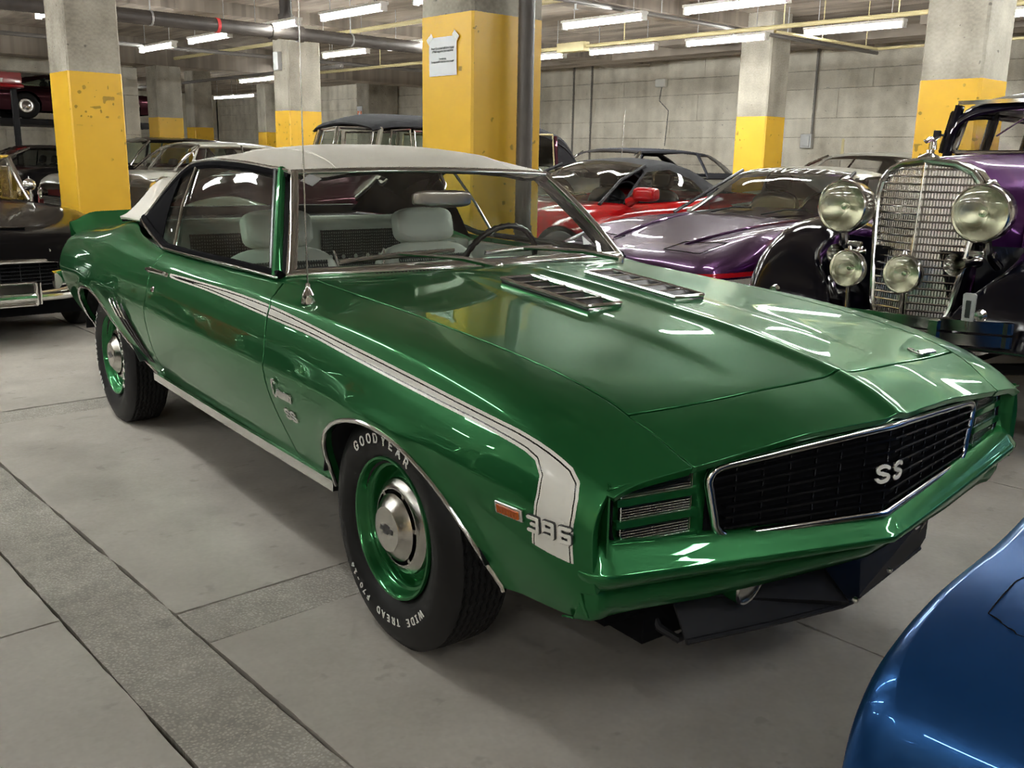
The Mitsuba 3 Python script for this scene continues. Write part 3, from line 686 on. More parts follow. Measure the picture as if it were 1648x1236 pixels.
def badge_ss(o, ex, ey, h, parent, w=None):
    ez = np.cross(ex, ey); w = w or h * 1.0
    for i in range(2):
        P = ss_letter(h, w * .82, 0); P = [(x + i * w * 1.02, y) for x, y in P]
        k = put('badge_letter', to_plane(stroke(P, h * .30, .004), o, ex, ey, ez), 'black_trim', smooth=False, parent=parent)
        put('letter_face', to_plane(stroke(P, h * .20, .0065), o, ex, ey, ez), 'stripe_white', smooth=False, parent=k) if parent.count('__') < 1 else put('badge_letter', to_plane(stroke(P, h * .20, .0065), o, ex, ey, ez), 'stripe_white', smooth=False, parent=parent)
for i, (y0, sl) in enumerate(((-.052, 1), (.006, -1))):
    ex = unit([-.172 * (1 if y0 < -.03 else -1) * -1, 1, 0]); ey = np.array([0, 0, 1.0]); ez = np.cross(ex, ey)
    P = ss_letter(.042, .040, 0)
    o = np.array([float(FP(y0 if y0 < 0 else y0)) + .012, y0, .572])
    put('badge_letter', to_plane(stroke(P, .0135, .004), o, ex, ey, ez), 'chrome', smooth=False, parent=GR)
    put('badge_letter', to_plane(stroke(P, .0090, .0062), o, ex, ey, ez), 'stripe_white', smooth=False, parent=GR)
# headlamp doors: each with three ribbed glass louvres
for s in (-1, 1):
    def L3(h, z, dx=0.0): return [float(FP(h)) + dx, s * h, z]
    DOORP = put('lamp_door', cat(*[sweep([L3(h, z, .004) for h in (.562, .60, .66, .72, .765)], [(-.008, -.008), (.006, -.008), (.006, .008), (-.008, .008)]) for z in (.531, .581, .629, .678)]), PG, smooth=40, parent=COUPE)
    for k, (z0, z1) in enumerate(((.538, .574), (.588, .622), (.636, .671))):
        ha, hb = .578, .752
        corners = [(ha, z0), (hb - (.018 if k == 0 else 0), z0), (hb, z0 + (.016 if k == 0 else 0.001)), (hb, z1 - (.016 if k == 2 else 0.001)), (hb - (.018 if k == 2 else 0), z1), (ha, z1)]
        LB = put('lamp_louvre', to_plane(extrude([(h, z) for h, z in corners], .004), L3(0, 0, -.004), unit([-.172, s, 0]) * math.hypot(1, .172), (0, 0, 1), (1, 0, 0)), 'black_trim', smooth=False, parent=DOORP)
    put('lamp_door_gap', tube([L3(.774, z, .001) for z in (.676, .62, .57)] + [L3(.768, .548, .001), L3(.752, .533, .001)] + [L3(h, .527 - .02 * (.75 - h), .001) for h in (.72, .65, .57)], .005, 6), 'black_cavity', parent=DOORP)
    # frames and ribs of the louvres
    for k, (z0, z1) in enumerate(((.538, .574), (.588, .622), (.636, .671))):
        ha, hb = .578, .752
        c = [(ha, z0), (hb - (.022 if k == 0 else .002), z0), (hb - .006 if k == 0 else hb, z0 + (.006 if k == 0 else 0)), (hb, z0 + (.020 if k == 0 else .003)), (hb, z1 - (.020 if k == 2 else .003)), (hb - .006 if k == 2 else hb, z1 - (.006 if k == 2 else 0)), (hb - (.022 if k == 2 else .002), z1), (ha, z1)]
        put('louvre_frame', tube([L3(h, z, .004) for h, z in c], .0017, 6, close=True), 'chrome', parent=DOORP)
        for j in range(1, 6):
            z = z0 + (z1 - z0) * j / 6; e = hb - .003 - (.014 if (k == 0 and j == 1) or (k == 2 and j == 5) else 0)
            put('louvre_rib', tube([L3(h, z, .003) for h in np.linspace(ha + .002, e, 5)], .0008, 5), 'chrome', parent=DOORP)
# body-coloured bumper
by = np.r_[np.linspace(0, .70, 25), np.linspace(.73, .80, 8)]
XB = lambda y: .957 - .118 * (np.abs(y) / .78) ** 1.08
half = [(float(XB(y)), y, float(lin(y, (0, .478), (.5, .520), (.80, .550))), float(lin(y, (0, .435), (.5, .470), (.80, .492))), float(lin(y, (0, .408), (.5, .432), (.80, .448)))) for y in by]
half += [(.826, .832, .550, .496, .450), (.806, .848, .546, .498, .452), (.785, .853, .540, .498, .455), (.768, .851, .535, .498, .458)]
path = [(x, -y, a, b, c) for x, y, a, b, c in half[::-1][:-1]] + half
P = np.array([(p[0], p[1]) for p in path]); t = np.gradient(P, axis=0); t /= np.linalg.norm(t, axis=1, keepdims=True); nrm = np.stack([t[:, 1], -t[:, 0]], 1)
rows = []
for (x, y, zt, zn, zb), n in zip(path, nrm):
    q = [(-.075, zt + .004), (-.052, zt + .003), (-.040, zt - .001), (-.022, zt * .62 + zn * .38), (-.006, zt * .2 + zn * .8), (0, zn), (-.004, zn - .012), (-.016, zn * .4 + zb * .6), (-.040, zb), (-.075, zb - .002)]
    q = np.array(q); tt = np.linspace(0, 1, len(q)); from scipy.interpolate import Akima1DInterpolator as AK
    qs = np.stack([AK(tt, q[:, i])(np.linspace(0, 1, 28)) for i in (0, 1)], 1)
    rows.append([[x + n[0] * a, y + n[1] * a, z] for a, z in qs])
m = grid_mesh(np.array(rows)); c = (m[1] * np.stack([np.ones(len(m[0])), m[0][:, 1] * .2, m[0][:, 2] * 0], 1)).sum(1).mean()
m = m if m[1][:, 0].mean() > 0 else (m[0], -m[1], m[2][:, ::-1])
put('front_bumper', thick(m, .006), PG, parent=COUPE)
# valance under the bumper, with the park lamps
rows = []
for y in np.linspace(-.836, .836, 65):
    a = abs(y); x = float(XB(min(a, .8))) - .055 + .016 * smoothf(a, .74, .80) - .03 * smoothf(a, .80, .842); zt = float(lin(a, (0, .412), (.5, .436), (.82, .455)))
    zl = float(lin(a, (0, .352), (.3, .350), (.5, .352), (.66, .362), (.76, .366), (.842, .374)))
    rows.append([[x - .012, y, zt + .01], [x, y, zt - .01], [x - .004, y, (zt + zl) / 2], [x - .020, y, zl + .006], [x - .045, y, zl], [x - .055 - .145 * (1 - smoothf(a, .62, .76)), y, zl - .004]])
m = grid_mesh(np.array(rows)); m = m if m[1][:, 0].mean() > 0 else (m[0], -m[1], m[2][:, ::-1])
VAL = put('valance', thick(m, .004), PG, parent=COUPE)
for s in (-1, 1):
    o = np.array([float(XB(.34)) - .110, s * .34, .350]); R_ = rot([0, 1, 0], 90)[:3, :3]
    lens = lathe([(0, .016), (.020, .014), (.036, .007), (.0435, 0), (.0435, -.02), (0, -.02)], 36, 'x')
    A = mat4(rot([0, 0, 1], -8 * s)[:3, :3] @ rot([0, 1, 0], 10)[:3, :3] * 1.12, o)
    PL = put('park_lamp', lens, 'lens_silver', M=A, parent=COUPE)
    put('park_lamp_bezel', lathe([(.042, -.01), (.050, .004), (.0485, .009), (.044, .008), (.043, .0)], 36, 'x'), 'chrome', M=A, parent=PL)
    put('park_lamp_shell', lathe([(.050, .004), (.052, -.03), (.0, -.05)], 28, 'x'), PG, M=A, parent=PL)
# black chin spoiler: two folded wings, a bracket and its bolts
def plate(pts, t=.005):
    p = np.array(pts, float); n = unit(np.cross(p[1] - p[0], p[2] - p[0])); V = np.vstack([p, p - n * t]); k = len(p)
    F = [[0, i, i + 1] for i in range(1, k - 1)] + [[k, k + i + 1, k + i] for i in range(1, k - 1)]
    for i in range(k): j = (i + 1) % k; F += [[i, k + i, k + j], [i, k + j, j]]
    return V, np.array(F)
SP = put('chin_spoiler', plate([(.735, -.53, .345), (.79, -.53, .250), (.845, -.02, .218), (.865, 0, .232), (.80, 0, .352)]), 'black_satin', smooth=False, parent=COUPE)
put('spoiler_wing', plate([(.865, 0, .232), (.845, .02, .218), (.800, .40, .258), (.796, .435, .280), (.800, .430, .362), (.80, 0, .352)]), 'black_satin', smooth=False, parent=SP)
put('spoiler_lip', tube([(.79, -.53, .250), (.822, -.28, .234), (.845, -.02, .218), (.846, .02, .219), (.800, .40, .258)], .007, 6), 'black_satin', parent=SP)
put('spoiler_bracket', plate([(.866, -.02, .236), (.866, .02, .236), (.80, .10, .39), (.80, -.12, .39)]), 'black_trim', smooth=False, parent=SP)
for o in ((.868, .0, .238), (.842, .185, .262)):
    put('bolt', mv(lathe([(0, .008), (.006, .007), (.008, 0), (.008, -.004), (0, -.004)], 10, 'x'), *o), 'chrome', parent=SP)
put('tow_hook', tube([(.66, -.55, .33), (.70, -.53, .25), (.735, -.50, .225), (.74, -.46, .235)], .011, 8), 'black_satin', parent=COUPE)

# ------------------------------------------------------------------ the green coupe: wheels
TIRE = tire_mesh(R=.331, rb=.196, w=.088, bul=.0215, n=300, grooves=7, tw=.070)
RIM = lathe([(.150, .05), (.172, .03), (.176, -.035), (.184, -.062), (.194, -.072), (.1975, -.082), (.1955, -.0885), (.189, -.0885), (.184, -.080), (.1815, -.066), (.176, -.056), (.168, -.053), (.164, -.046), (.161, -.026), (.154, -.017), (.146, -.020), (.138, -.034), (.128, -.040), (.04, -.044), (0, -.044)], 96)
CAP = lathe([(.130, -.036), (.1335, -.045), (.131, -.053), (.120, -.062), (.110, -.0675), (.105, -.068)], 72)
CAPG = lathe([(.105, -.0672), (.1045, -.056), (.0945, -.056), (.0940, -.068)], 72)
CAPC = lathe([(.094, -.062), (.0935, -.072), (.082, -.083), (.066, -.094), (.0615, -.098), (.0585, -.0985), (.052, -.0965), (0, -.099)], 72)
for x in (0.0, -2.743):
    for s in (-1, 1):
        W = put('wheel', RIM, PG, smooth=35, M=mat4(np.diag([1, -s, 1]), (x, s * .757, .331)), parent=COUPE)
        M_ = mat4(np.diag([1, -s, 1]), (x, s * .757, .331))
        flat = TIRE[0].copy(); low = flat[:, 2] < -.322; flat[:, 2] = np.where(low, -.322 + (flat[:, 2] + .322) * .05, flat[:, 2]); flat[:, 2] -= .0005
        put('tire', (flat + [0, 0, -.0085], TIRE[1]), 'rubber', smooth=28, M=M_, parent=W)
        put('hubcap', cat(CAP, CAPC), 'brushed', M=M_, smooth=32, parent=W)
        put('hubcap_groove', CAPG, 'black_cavity', M=M_, parent=W)
        put('hubcap_tab', cat(*[xf(box(-.006, .006, -.0675, -.060, .095, .106), rot([0, 1, 0], a)) for a in range(20, 380, 60)]), 'brushed', smooth=False, M=M_, parent=W)
        q = np.array([(-.034, -.007), (-.013, -.007), (-.013, -.014), (.013, -.014), (.013, -.007), (.034, -.007), (.030, .007), (.013, .007), (.013, .014), (-.013, .014), (-.013, .007), (-.030, .007)])
        put('hubcap_emblem', to_plane(extrude([(a + b * .35, b) for a, b in q], .002), (0, -.0975, 0), (1, 0, 0), (0, 0, 1), (0, -1, 0)), 'dark_metal', M=M_, smooth=False, parent=W)
        if s < 0:
            d = 0 if x > -1 else 88
            for m in arc_text('GOODYEAR', .249, -38 + d, 9.5, .026, -.1035) + arc_text('WIDE TREAD', .252, 133 + d, 6.3, .020, -.1035) + arc_text('F70-14', .254, 203 + d, 5.0, .018, -.1035): put('letter', m, 'letter_white', smooth=False, M=M_, parent=W)
# ------------------------------------------------------------------ the green coupe: inside
CAB = put('cabin_floor', cat(box(-3.0, -.62, -.72, .72, .32, .36), box(-2.95, -2.40, -.66, .66, .36, .80), box(-.66, -.62, -.72, .72, .36, .88), box(-2.0, -.7, -.12, .12, .36, .55)), 'trim_dark', smooth=False, parent=COUPE)
put('parcel_shelf', cat(box(-2.98, -2.42, -.64, .64, .965, .985), box(-3.0, -2.93, -.60, .60, .96, 1.03)), 'trim_dark', smooth=False, parent=COUPE)
for s in (-1, 1):
    put('door_trim', cat(rbox(-1.95, -.72, min(s * .72, s * .762), max(s * .72, s * .762), .38, .895, .012), rbox(-1.62, -1.05, min(s * .66, s * .74), max(s * .66, s * .74), .64, .69, .018)), 'seat_vinyl', parent=DOOR[s])
    put('window_crank', tube([(-1.15, s * .72, .76), (-1.15, s * .69, .76), (-1.22, s * .69, .79), (-1.22, s * .665, .79)], .007, 6), 'chrome', parent=DOOR[s])
    put('rear_side_trim', cat(rbox(-2.75, -1.96, min(s * .65, s * .74), max(s * .65, s * .74), .38, .90, .012)), 'seat_vinyl', parent=QUARTER[s])
    put('sail_trim', plate([(-2.44, s * .715, .985), (-2.26, s * .655, 1.14), (-2.14, s * .625, 1.215), (-2.36, s * .49, 1.235), (-2.90, s * .56, 1.0)], .006), 'headliner', smooth=False, parent=QUARTER[s])
def pillow(w, h, d, r=.03, n=4.0):
    """A rounded cushion, w across y, h along z, d along x."""
    a, b = np.meshgrid(np.linspace(-np.pi / 2, np.pi / 2, 19), np.linspace(-np.pi, np.pi, 37), indexing='ij')
    f = lambda t, e: np.sign(t) * np.abs(t) ** e
    ca, sa, cb, sb = np.cos(a), np.sin(a), np.cos(b), np.sin(b)
    P = np.stack([f(ca, .6) * f(cb, .45) * d / 2, f(ca, .6) * f(sb, .45) * w / 2, f(sa, .45) * h / 2], -1)
    m = grid_mesh(P); return (m[0], m[2][:, ::-1]) if (m[0] * m[1]).sum() < 0 else (m[0], m[2])
def cushion_cloth(y0, y1, z0, z1, xf_, n=7):
    """Pleated cloth facing forwards at x = xf_(z)."""
    ys, zs = np.linspace(y0, y1, n * 8 + 1), np.linspace(z0, z1, 16); R_ = []
    for y in ys:
        k = (y - y0) / (y1 - y0) * n; b = .004 * math.sqrt(abs(math.sin(math.pi * k)))
        e = min(1, (y - y0) / .03, (y1 - y) / .03); zz = z1 - .09 * (1 - e) * 0
        R_.append([[xf_(z) + b * min(1, (z1 - z) / .02, (z - z0) / .02), y, z] for z in zs])
    m = grid_mesh(np.array(R_)); return thick(m if m[1][:, 0].mean() > 0 else (m[0], -m[1], m[2][:, ::-1]), .01)
lean = rot([0, 1, 0], -14)
for s in (-1, 1):
    y = .365 * s
    S = put('front_seat', cat(xf(pillow(.54, .56, .15), mat4(lean[:3, :3], (-1.74, y, .64))), mv(pillow(.54, .16, .52), -1.44, y, .47)), 'seat_vinyl', smooth=60, parent=COUPE)
    put('seat_insert', cushion_cloth(y - .185, y + .185, .50, .862, lambda z: -1.652 - (z - .64) * .25), 'seat_cloth', parent=S)
    put('headrest', xf(pillow(.31, .165, .095), mat4(lean[:3, :3], (-1.805, y, .990))), 'seat_vinyl', smooth=60, parent=S)
    put('headrest_post', tube([(-1.79, y, .86), (-1.80, y, .96)], .010, 8), 'chrome', parent=S)
    put('chrome_strip', tube([(-1.70, y - s * .255, .66), (-1.72, y - s * .262, .78), (-1.755, y - s * .24, .895)], .006, 6), 'chrome', parent=S)
RS = put('rear_seat', cat(rbox(-2.54, -2.36, -.66, .66, .42, 1.0, .055), rbox(-2.40, -2.02, -.66, .66, .36, .52, .05)), 'seat_vinyl', smooth=40, parent=COUPE)
for s in (-1, 1):
    put('seat_insert', cushion_cloth(min(s * .10, s * .56), max(s * .10, s * .56), .52, .935, lambda z: -2.352, 8), 'seat_cloth', parent=RS)
    put('seat_button', cat(*[mv(lathe([(0, .006), (.009, .003), (.011, 0)], 10, 'x'), -2.345, s * (.15 + .07 * k), .80) for k in range(6)]), 'seat_vinyl', parent=RS)
DASH = put('dashboard', cat(rbox(-1.06, -.80, -.66, .66, .62, .915, .035), rbox(-1.10, -.98, .12, .62, .70, .905, .03)), 'trim_dark', parent=COUPE)
put('defroster_vent', cat(*[rbox(-.90, -.86, y - .12, y + .12, .914, .918, .002) for y in (-.35, .35)]), 'black_satin', parent=DASH)
# steering wheel
C0 = np.array([-1.20, .370, .855]); ax = unit([-1, 0, .42]); e1 = np.array([0, 1.0, 0]); e2 = np.cross(ax, e1)
ringp = lambda r, o=0: [C0 + ax * o + r * (math.cos(a) * e1 + math.sin(a) * e2) for a in np.linspace(0, 2 * math.pi, 48, endpoint=False)]
e2 = -e2 if e2[2] < 0 else e2
a = np.linspace(0, 2 * math.pi, 72, endpoint=False); rr = .0125 + .0015 * np.cos(a * 36)
SW = put('steering_wheel', tube([C0 + .190 * (math.cos(t) * e1 + math.sin(t) * e2) for t in a], rr, 10, close=True), 'black_trim', parent=COUPE)
put('spoke', cat(tube([C0 - e1 * .185, C0 - ax * .03, C0 + e1 * .185], [.012, .02, .012], 8), tube([C0 - e2 * .185, C0 - ax * .03], [.012, .02], 8)), 'black_satin', parent=SW)
put('steering_column', tube([C0 - ax * .03, C0 - ax * .25], .03, 12), 'black_satin', parent=SW)
# inside mirror: bar, chromed shell and its mirror
MR = put('inside_mirror', mv(xf(pillow(.250, .066, .030), rot([0, 0, 1], -8)), -1.065, .0, 1.148), 'brushed', smooth=60, parent=COUPE)
put('mirror_rim', mv(xf(tube([(0.016 * 0, .120 * math.copysign(abs(math.cos(t)) ** .35, math.cos(t)), .028 * math.copysign(abs(math.sin(t)) ** .5, math.sin(t))) for t in np.linspace(0, 2 * math.pi, 40, endpoint=False)], .004, 6, close=True), rot([0, 0, 1], -8)), -1.065, .0, 1.148), 'chrome', parent=MR)
put('mirror_arm', tube([(-1.06, 0, 1.165), (-1.075, .02, 1.20), (-1.115, .02, 1.245)], .008, 8), 'chrome', parent=MR)

# ------------------------------------------------------------------ the green coupe: fittings
# two trays of hood louvres
def hood_z(x, h):
    V = BODY[0]; ok = BODY[2][:, 0] < 4.2; V = V[ok]
    d = (V[:, 0] - x) ** 2 + (V[:, 1] - h) ** 2; i = np.argsort(d)[:4]; return float(V[i, 2].mean())
for s in (-1, 1):
    x0, x1, h0, h1 = -.335, .085, .113, .240
    zc = {x: hood_z(x, .175) for x in np.linspace(x0 - .02, x1 + .02, 12)}; zx = lambda x: float(np.interp(x, list(zc), list(zc.values())))
    def Q(x, h, dz): return [x, s * h, zx(x) + dz]
    base = []
    for x in np.linspace(x0, x1, 12): base.append([Q(x, h0 - .004, -.010), Q(x, h0, .000), Q(x, h1, .000), Q(x, h1 + .004, -.010)])
    m = grid_mesh(np.array(base)); m = m if m[1][:, 2].mean() > 0 else (m[0], -m[1], m[2][:, ::-1])
    LV = put('hood_louvre', thick(m, .010), 'dark_metal', parent=HOOD)
    rim = [Q(x, h0, .011) for x in np.linspace(x0, x1, 10)] + [Q(x1, h, .011) for x in (0,) for h in np.linspace(h0 + .01, h1 - .01, 4)] + [Q(x, h1, .011) for x in np.linspace(x1, x0, 10)] + [Q(x0, h, .011) for h in np.linspace(h1 - .01, h0 + .01, 4)]
    put('louvre_rim', tube(rim, .0060, 6, close=True), 'chrome', parent=LV)
    for y_ in (h0, h1):
        put('louvre_wall', thick(grid_mesh(np.array([[Q(x, y_, -.010), Q(x, y_, .010)] for x in np.linspace(x0, x1, 8)])), .002), 'dark_metal', parent=LV)
    n = 5
    for k in range(n):
        xa = x0 + (x1 - x0) * k / n; xb = x0 + (x1 - x0) * (k + 1) / n
        if k: put('louvre_bar', tube([Q(xa, h0, .011), Q(xa, h1, .011)], .0042, 6), 'chrome', parent=LV)
        xm = xa * .45 + xb * .55
        put('louvre_fin', plate([Q(xa + .006, h0 + .006, .009), Q(xa + .006, h1 - .006, .009), Q(xm, h1 - .03, -.003), Q(xm, h0 + .03, -.003)], .002), 'dark_metal', smooth=False, parent=LV)
        put('louvre_rib', tube([Q(xb - .002, h0 + .008, .010), Q(xm, h0 + .034, .003)], .0026, 5), 'chrome', parent=LV)
        put('louvre_rib', tube([Q(xb - .002, h1 - .008, .010), Q(xm, h1 - .034, .003)], .0026, 5), 'chrome', parent=LV)
# wipers
def wiper(piv, tip, b0, b1):
    piv, tip, b0, b1 = (np.array(p, float) for p in (piv, tip, b0, b1))
    k = put('wiper', tube([piv, piv * .6 + tip * .4 + [.012, 0, .012], tip], [.011, .009, .006], 8), 'chrome', parent=COUPE)
    put('wiper_blade', cat(tube([b0, b0 * .5 + b1 * .5 + [.006, 0, .006], b1], .006, 6), tube([b0 - [.004, 0, .006], b1 - [.004, 0, .006]], .005, 6)), 'chrome', parent=k)
    put('wiper_pivot', mv(lathe([(.016, -.02), (.017, .004), (.012, .014), (0, .017)], 16, 'z'), *piv), 'chrome', parent=k)
WSP = lambda u, v: ws(np.array(float(u)), np.array(float(v))) + [.012, 0, .008]
wiper((-.635, -.035, .930), WSP(-.50, .125), WSP(-.78, .085), WSP(-.20, .135))
wiper((-.645, .56, .930), WSP(.20, .125), WSP(-.03, .10), WSP(.42, .125))
# aerial on the fender
ab = np.array([-.553, -.806, .866])
AE = put('aerial', tube([ab + [0, 0, .05], ab + [-.012, .004, .50], ab + [-.028, .012, .93]], [.0028, .0022, .0016], 6), 'brushed', parent=COUPE)
put('aerial_base', mv(lathe([(.021, 0), (.021, .008), (.018, .018), (.019, .026), (.014, .036), (.008, .048), (.007, .062), (0, .064)], 24, 'z'), *ab), 'chrome', parent=AE)
# door handles and locks
for s in (-1, 1):
    P, Nn = on_body([(-1.655, .838), (-1.70, .838), (-1.76, .838), (-1.82, .837), (-1.86, .836)], .020, s)
    HD = put('door_handle', tube(P, [.006, .010, .010, .010, .007], 10), 'chrome', parent=DOOR[s])
    P2, _ = on_body([(-1.668, .838), (-1.835, .837)], -.004, s)
    put('handle_post', cat(tube([P2[0], P[0] * .4 + P[1] * .6], .009, 8), tube([P2[1], P[3]], .013, 8)), 'chrome', parent=HD)
    P3, N3 = on_body([(-1.775, .772)], .001, s); n = N3[0]; ex = unit([1, 0, 0] - n * n[0])
    put('lock', to_plane(lathe([(0, .006), (.010, .005), (.013, 0)], 18, 'z'), P3[0], ex, np.cross(n, ex), n), 'chrome', parent=DOOR[s])
# badges and lamps on the fenders
def on_side_plane(x, z, s, tilt=0.0):
    P, Nn = on_body([(x - .03, z), (x, z), (x + .03, z), (x, z + .01), (x, z - .01)], 0, s, tmin=6.2)
    ex = unit(P[2] - P[0]) * (1 if s < 0 else -1); n = Nn[1]; ey = unit(np.cross(n, ex)); ex = unit(np.cross(ey, n))
    return P[1], ex, ey, n
def script_word(h):
    """The running-hand model name as strokes of a pen: big initial, joined small letters."""
    c = [(.62, .86), (.55, 1.0), (.38, 1.02), (.20, .80), (.08, .45), (.06, .12), (.18, -.05), (.38, .02), (.55, .22)]
    out = [c]; x = .62
    a = lambda x: [(x + .26, .42), (x + .10, .44), (x + .02, .22), (x + .10, .02), (x + .24, .10), (x + .28, .42), (x + .26, .08), (x + .38, .05)]
    m_ = lambda x: [(x, .05), (x + .05, .42), (x + .06, .05), (x + .14, .40), (x + .22, .38), (x + .22, .05), (x + .30, .40), (x + .38, .36), (x + .39, .05), (x + .46, .06)]
    r_ = lambda x: [(x, .05), (x + .06, .44), (x + .08, .05), (x + .12, .32), (x + .22, .42)]
    o_ = lambda x: [(x + .18, .42), (x + .04, .34), (x + .02, .12), (x + .14, .02), (x + .28, .12), (x + .28, .32), (x + .18, .42), (x + .36, .38)]
    out += [a(x), m_(x + .38), a(x + .86), r_(x + 1.24), o_(x + 1.44)]
    return [[(p[0] * h + p[1] * h * .12, p[1] * h) for p in q] for q in out]
def put_script(name, o, ex, ey, ez, h, parent, w=.2):
    return put(name, to_plane(cat(*[stroke(q, h * w, .004) for q in script_word(h)]), o, ex, ey, ez), 'chrome', smooth=False, parent=parent)
for s in (-1, 1):
    o, ex, ey, n = on_side_plane(-.53, .585, s)
    put_script('name_script', o - ex * .075 + n * .001, ex, ey, n, .056, FENDER[s], .17)
    o, ex, ey, n = on_side_plane(-.525, .535, s)
    for i in range(2):
        P = [(x + i * .043 - .036, y - .018) for x, y in ss_letter(.034, .036, 0)]
        put('badge_letter', to_plane(stroke(P, .0105, .003), o + n * .001, ex, ey, n), 'chrome', smooth=False, parent=FENDER[s])
        put('badge_letter', to_plane(stroke(P, .0075, .0045), o + n * .001, ex, ey, n), 'stripe_white', smooth=False, parent=FENDER[s])
    o, ex, ey, n = on_side_plane(.597, .581, s)
    ML = put('side_marker', to_plane(rbox(-.043, .043, -.0145, .0145, 0, .008, .003), o, ex, ey, n), 'chrome', parent=FENDER[s])
    put('marker_lens', to_plane(rbox(-.034, .034, -.009, .009, .006, .0115, .002), o, ex, ey, n), 'amber_lens', parent=ML)
    put('lens_rib', to_plane(cat(*[box(-.030 + .0086 * k, -.0285 + .0086 * k, -.009, .009, .0112, .0125) for k in range(8)]), o, ex, ey, n), 'amber_lens', smooth=False, parent=ML)
    seg3 = [(0, .9), (.62, .9), (.62, .52), (.22, .52), (.62, .52), (.62, .1), (0, .1)]
    seg9 = [(.62, .5), (.06, .5), (.06, .9), (.62, .9), (.62, .1), (.04, .1)]
    seg6 = [(.64, .9), (.06, .9), (.06, .1), (.62, .1), (.62, .5), (.06, .5)]
    for i, sg in enumerate((seg3, seg9, seg6)):
        xc = .654 + .041 * i; o, ex, ey, n = on_side_plane((xc if s < 0 else 1.362 - xc + .0) + (.018 if s < 0 else .018), .575, s)
        P = [((p[0] - .31) * .042, (p[1] - .5) * .036) for p in sg]
        put('badge_numeral', to_plane(stroke(P, .0105, .005), o + n * .002, ex, ey, n), 'dark_metal', smooth=False, parent=FENDER[s])
        put('badge_numeral', to_plane(stroke(P, .0070, .0075), o + n * .002, ex, ey, n), 'stripe_white', smooth=False, parent=FENDER[s])
o = np.array([.70, .50, hood_z(.70, .50) + .003]); n = unit([.16, .05, 1]); ex = unit(np.cross([1, 0, 0], n)) * -1; ex = unit(np.array([-.06, 1, 0]) - n * (n @ np.array([-.06, 1, 0])))
put_script('name_script', o - ex * .05, ex, np.cross(n, ex), n, .042, COUPE + '__nose_panel', .2)
# stickers inside the windscreen, cowl vent
P = ws(np.array([-.945, -.885, -.815, -.875]), np.array([.870, .945, .885, .805])); put('sticker', plate(P + [.003, 0, .003], .0008), 'galvanised', smooth=False, parent=COUPE + '__windscreen')
P = ws(np.array([.70, .78, .75]), np.array([.13, .13, .22])); put('sticker', plate(P + [.003, 0, .003], .0008), 'galvanised', smooth=False, parent=COUPE + '__windscreen')
for s in (-1, 1):
    put('cowl_vent', cat(*[mv(lathe([(0, .0012), (.004, .001), (.004, -.002)], 6, 'z'), -.672 - .05 * ((.14 + .011 * k) / .68) ** 2, s * (.10 + .0135 * k), .9285 - .004 * ((.10 + .0135 * k) / .7) ** 2) for k in range(30)]), 'black_cavity', parent=COUPE + '__cowl_panel')
# ------------------------------------------------------------------ the garage: concrete, paint, slabs, panels
def uvw(p): return p.x * GU[0] + p.y * GU[1], p.x * GV[0] + p.y * GV[1], p.z
def concrete_fn(lo, hi, warm=1.0, streak=True):
    def fn(p, n, uv):
        u, v, z = uvw(p)
        big = fbm(u * .9 + 3, v * .9, z * .9, 3); mid = fbm(u * 4.3, v * 4.3, z * 3.7 + 9, 3); fine_ = fbm(u * 60, v * 60, z * 60, 2)
        run = fbm(u * 5.5 + v * 5.5, z * .55 + 4, 2.0, 3)
        t = .34 * big + .30 * mid + .12 * fine_ + .30 * run if streak else .45 * big + .42 * mid + .16 * fine_
        t = dr.clip((t - .30) / .42, 0, 1)
        pits = smoothstep(.80, .86, fbm(u * 23, v * 23, z * 23, 2))
        c = mix(lo, hi, t)
        return c * (1 - .45 * pits)
    return fn
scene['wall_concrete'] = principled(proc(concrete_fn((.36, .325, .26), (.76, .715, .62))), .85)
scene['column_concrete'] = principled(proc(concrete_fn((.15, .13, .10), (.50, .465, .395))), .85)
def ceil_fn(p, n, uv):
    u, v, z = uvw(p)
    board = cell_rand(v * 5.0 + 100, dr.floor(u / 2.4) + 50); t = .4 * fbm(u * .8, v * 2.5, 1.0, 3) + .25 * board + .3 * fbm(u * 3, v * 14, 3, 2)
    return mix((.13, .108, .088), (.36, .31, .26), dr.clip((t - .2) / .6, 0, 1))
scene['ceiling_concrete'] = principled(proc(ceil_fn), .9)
def yellow_fn(p, n, uv):
    u, v, z = uvw(p)
    chip = smoothstep(.77, .785, fbm(u * 19 + 3, v * 19, z * 19 + 2, 3)) * smoothstep(.5, .6, noise(u * 3.2, v * 3.2, z * 3.2))
    spot = smoothstep(.80, .83, noise(u * 26, v * 26, z * 26)) * smoothstep(.62, .7, noise(u * 3 + 8, v * 3, z * 3))
    base = mix((.66, .375, .022), (.76, .455, .035), fbm(u * 3, v * 3, z * 3, 3))
    return base * (1 - dr.maximum(chip * .55, spot * .5))
scene['yellow_paint'] = principled(proc(yellow_fn), .38)
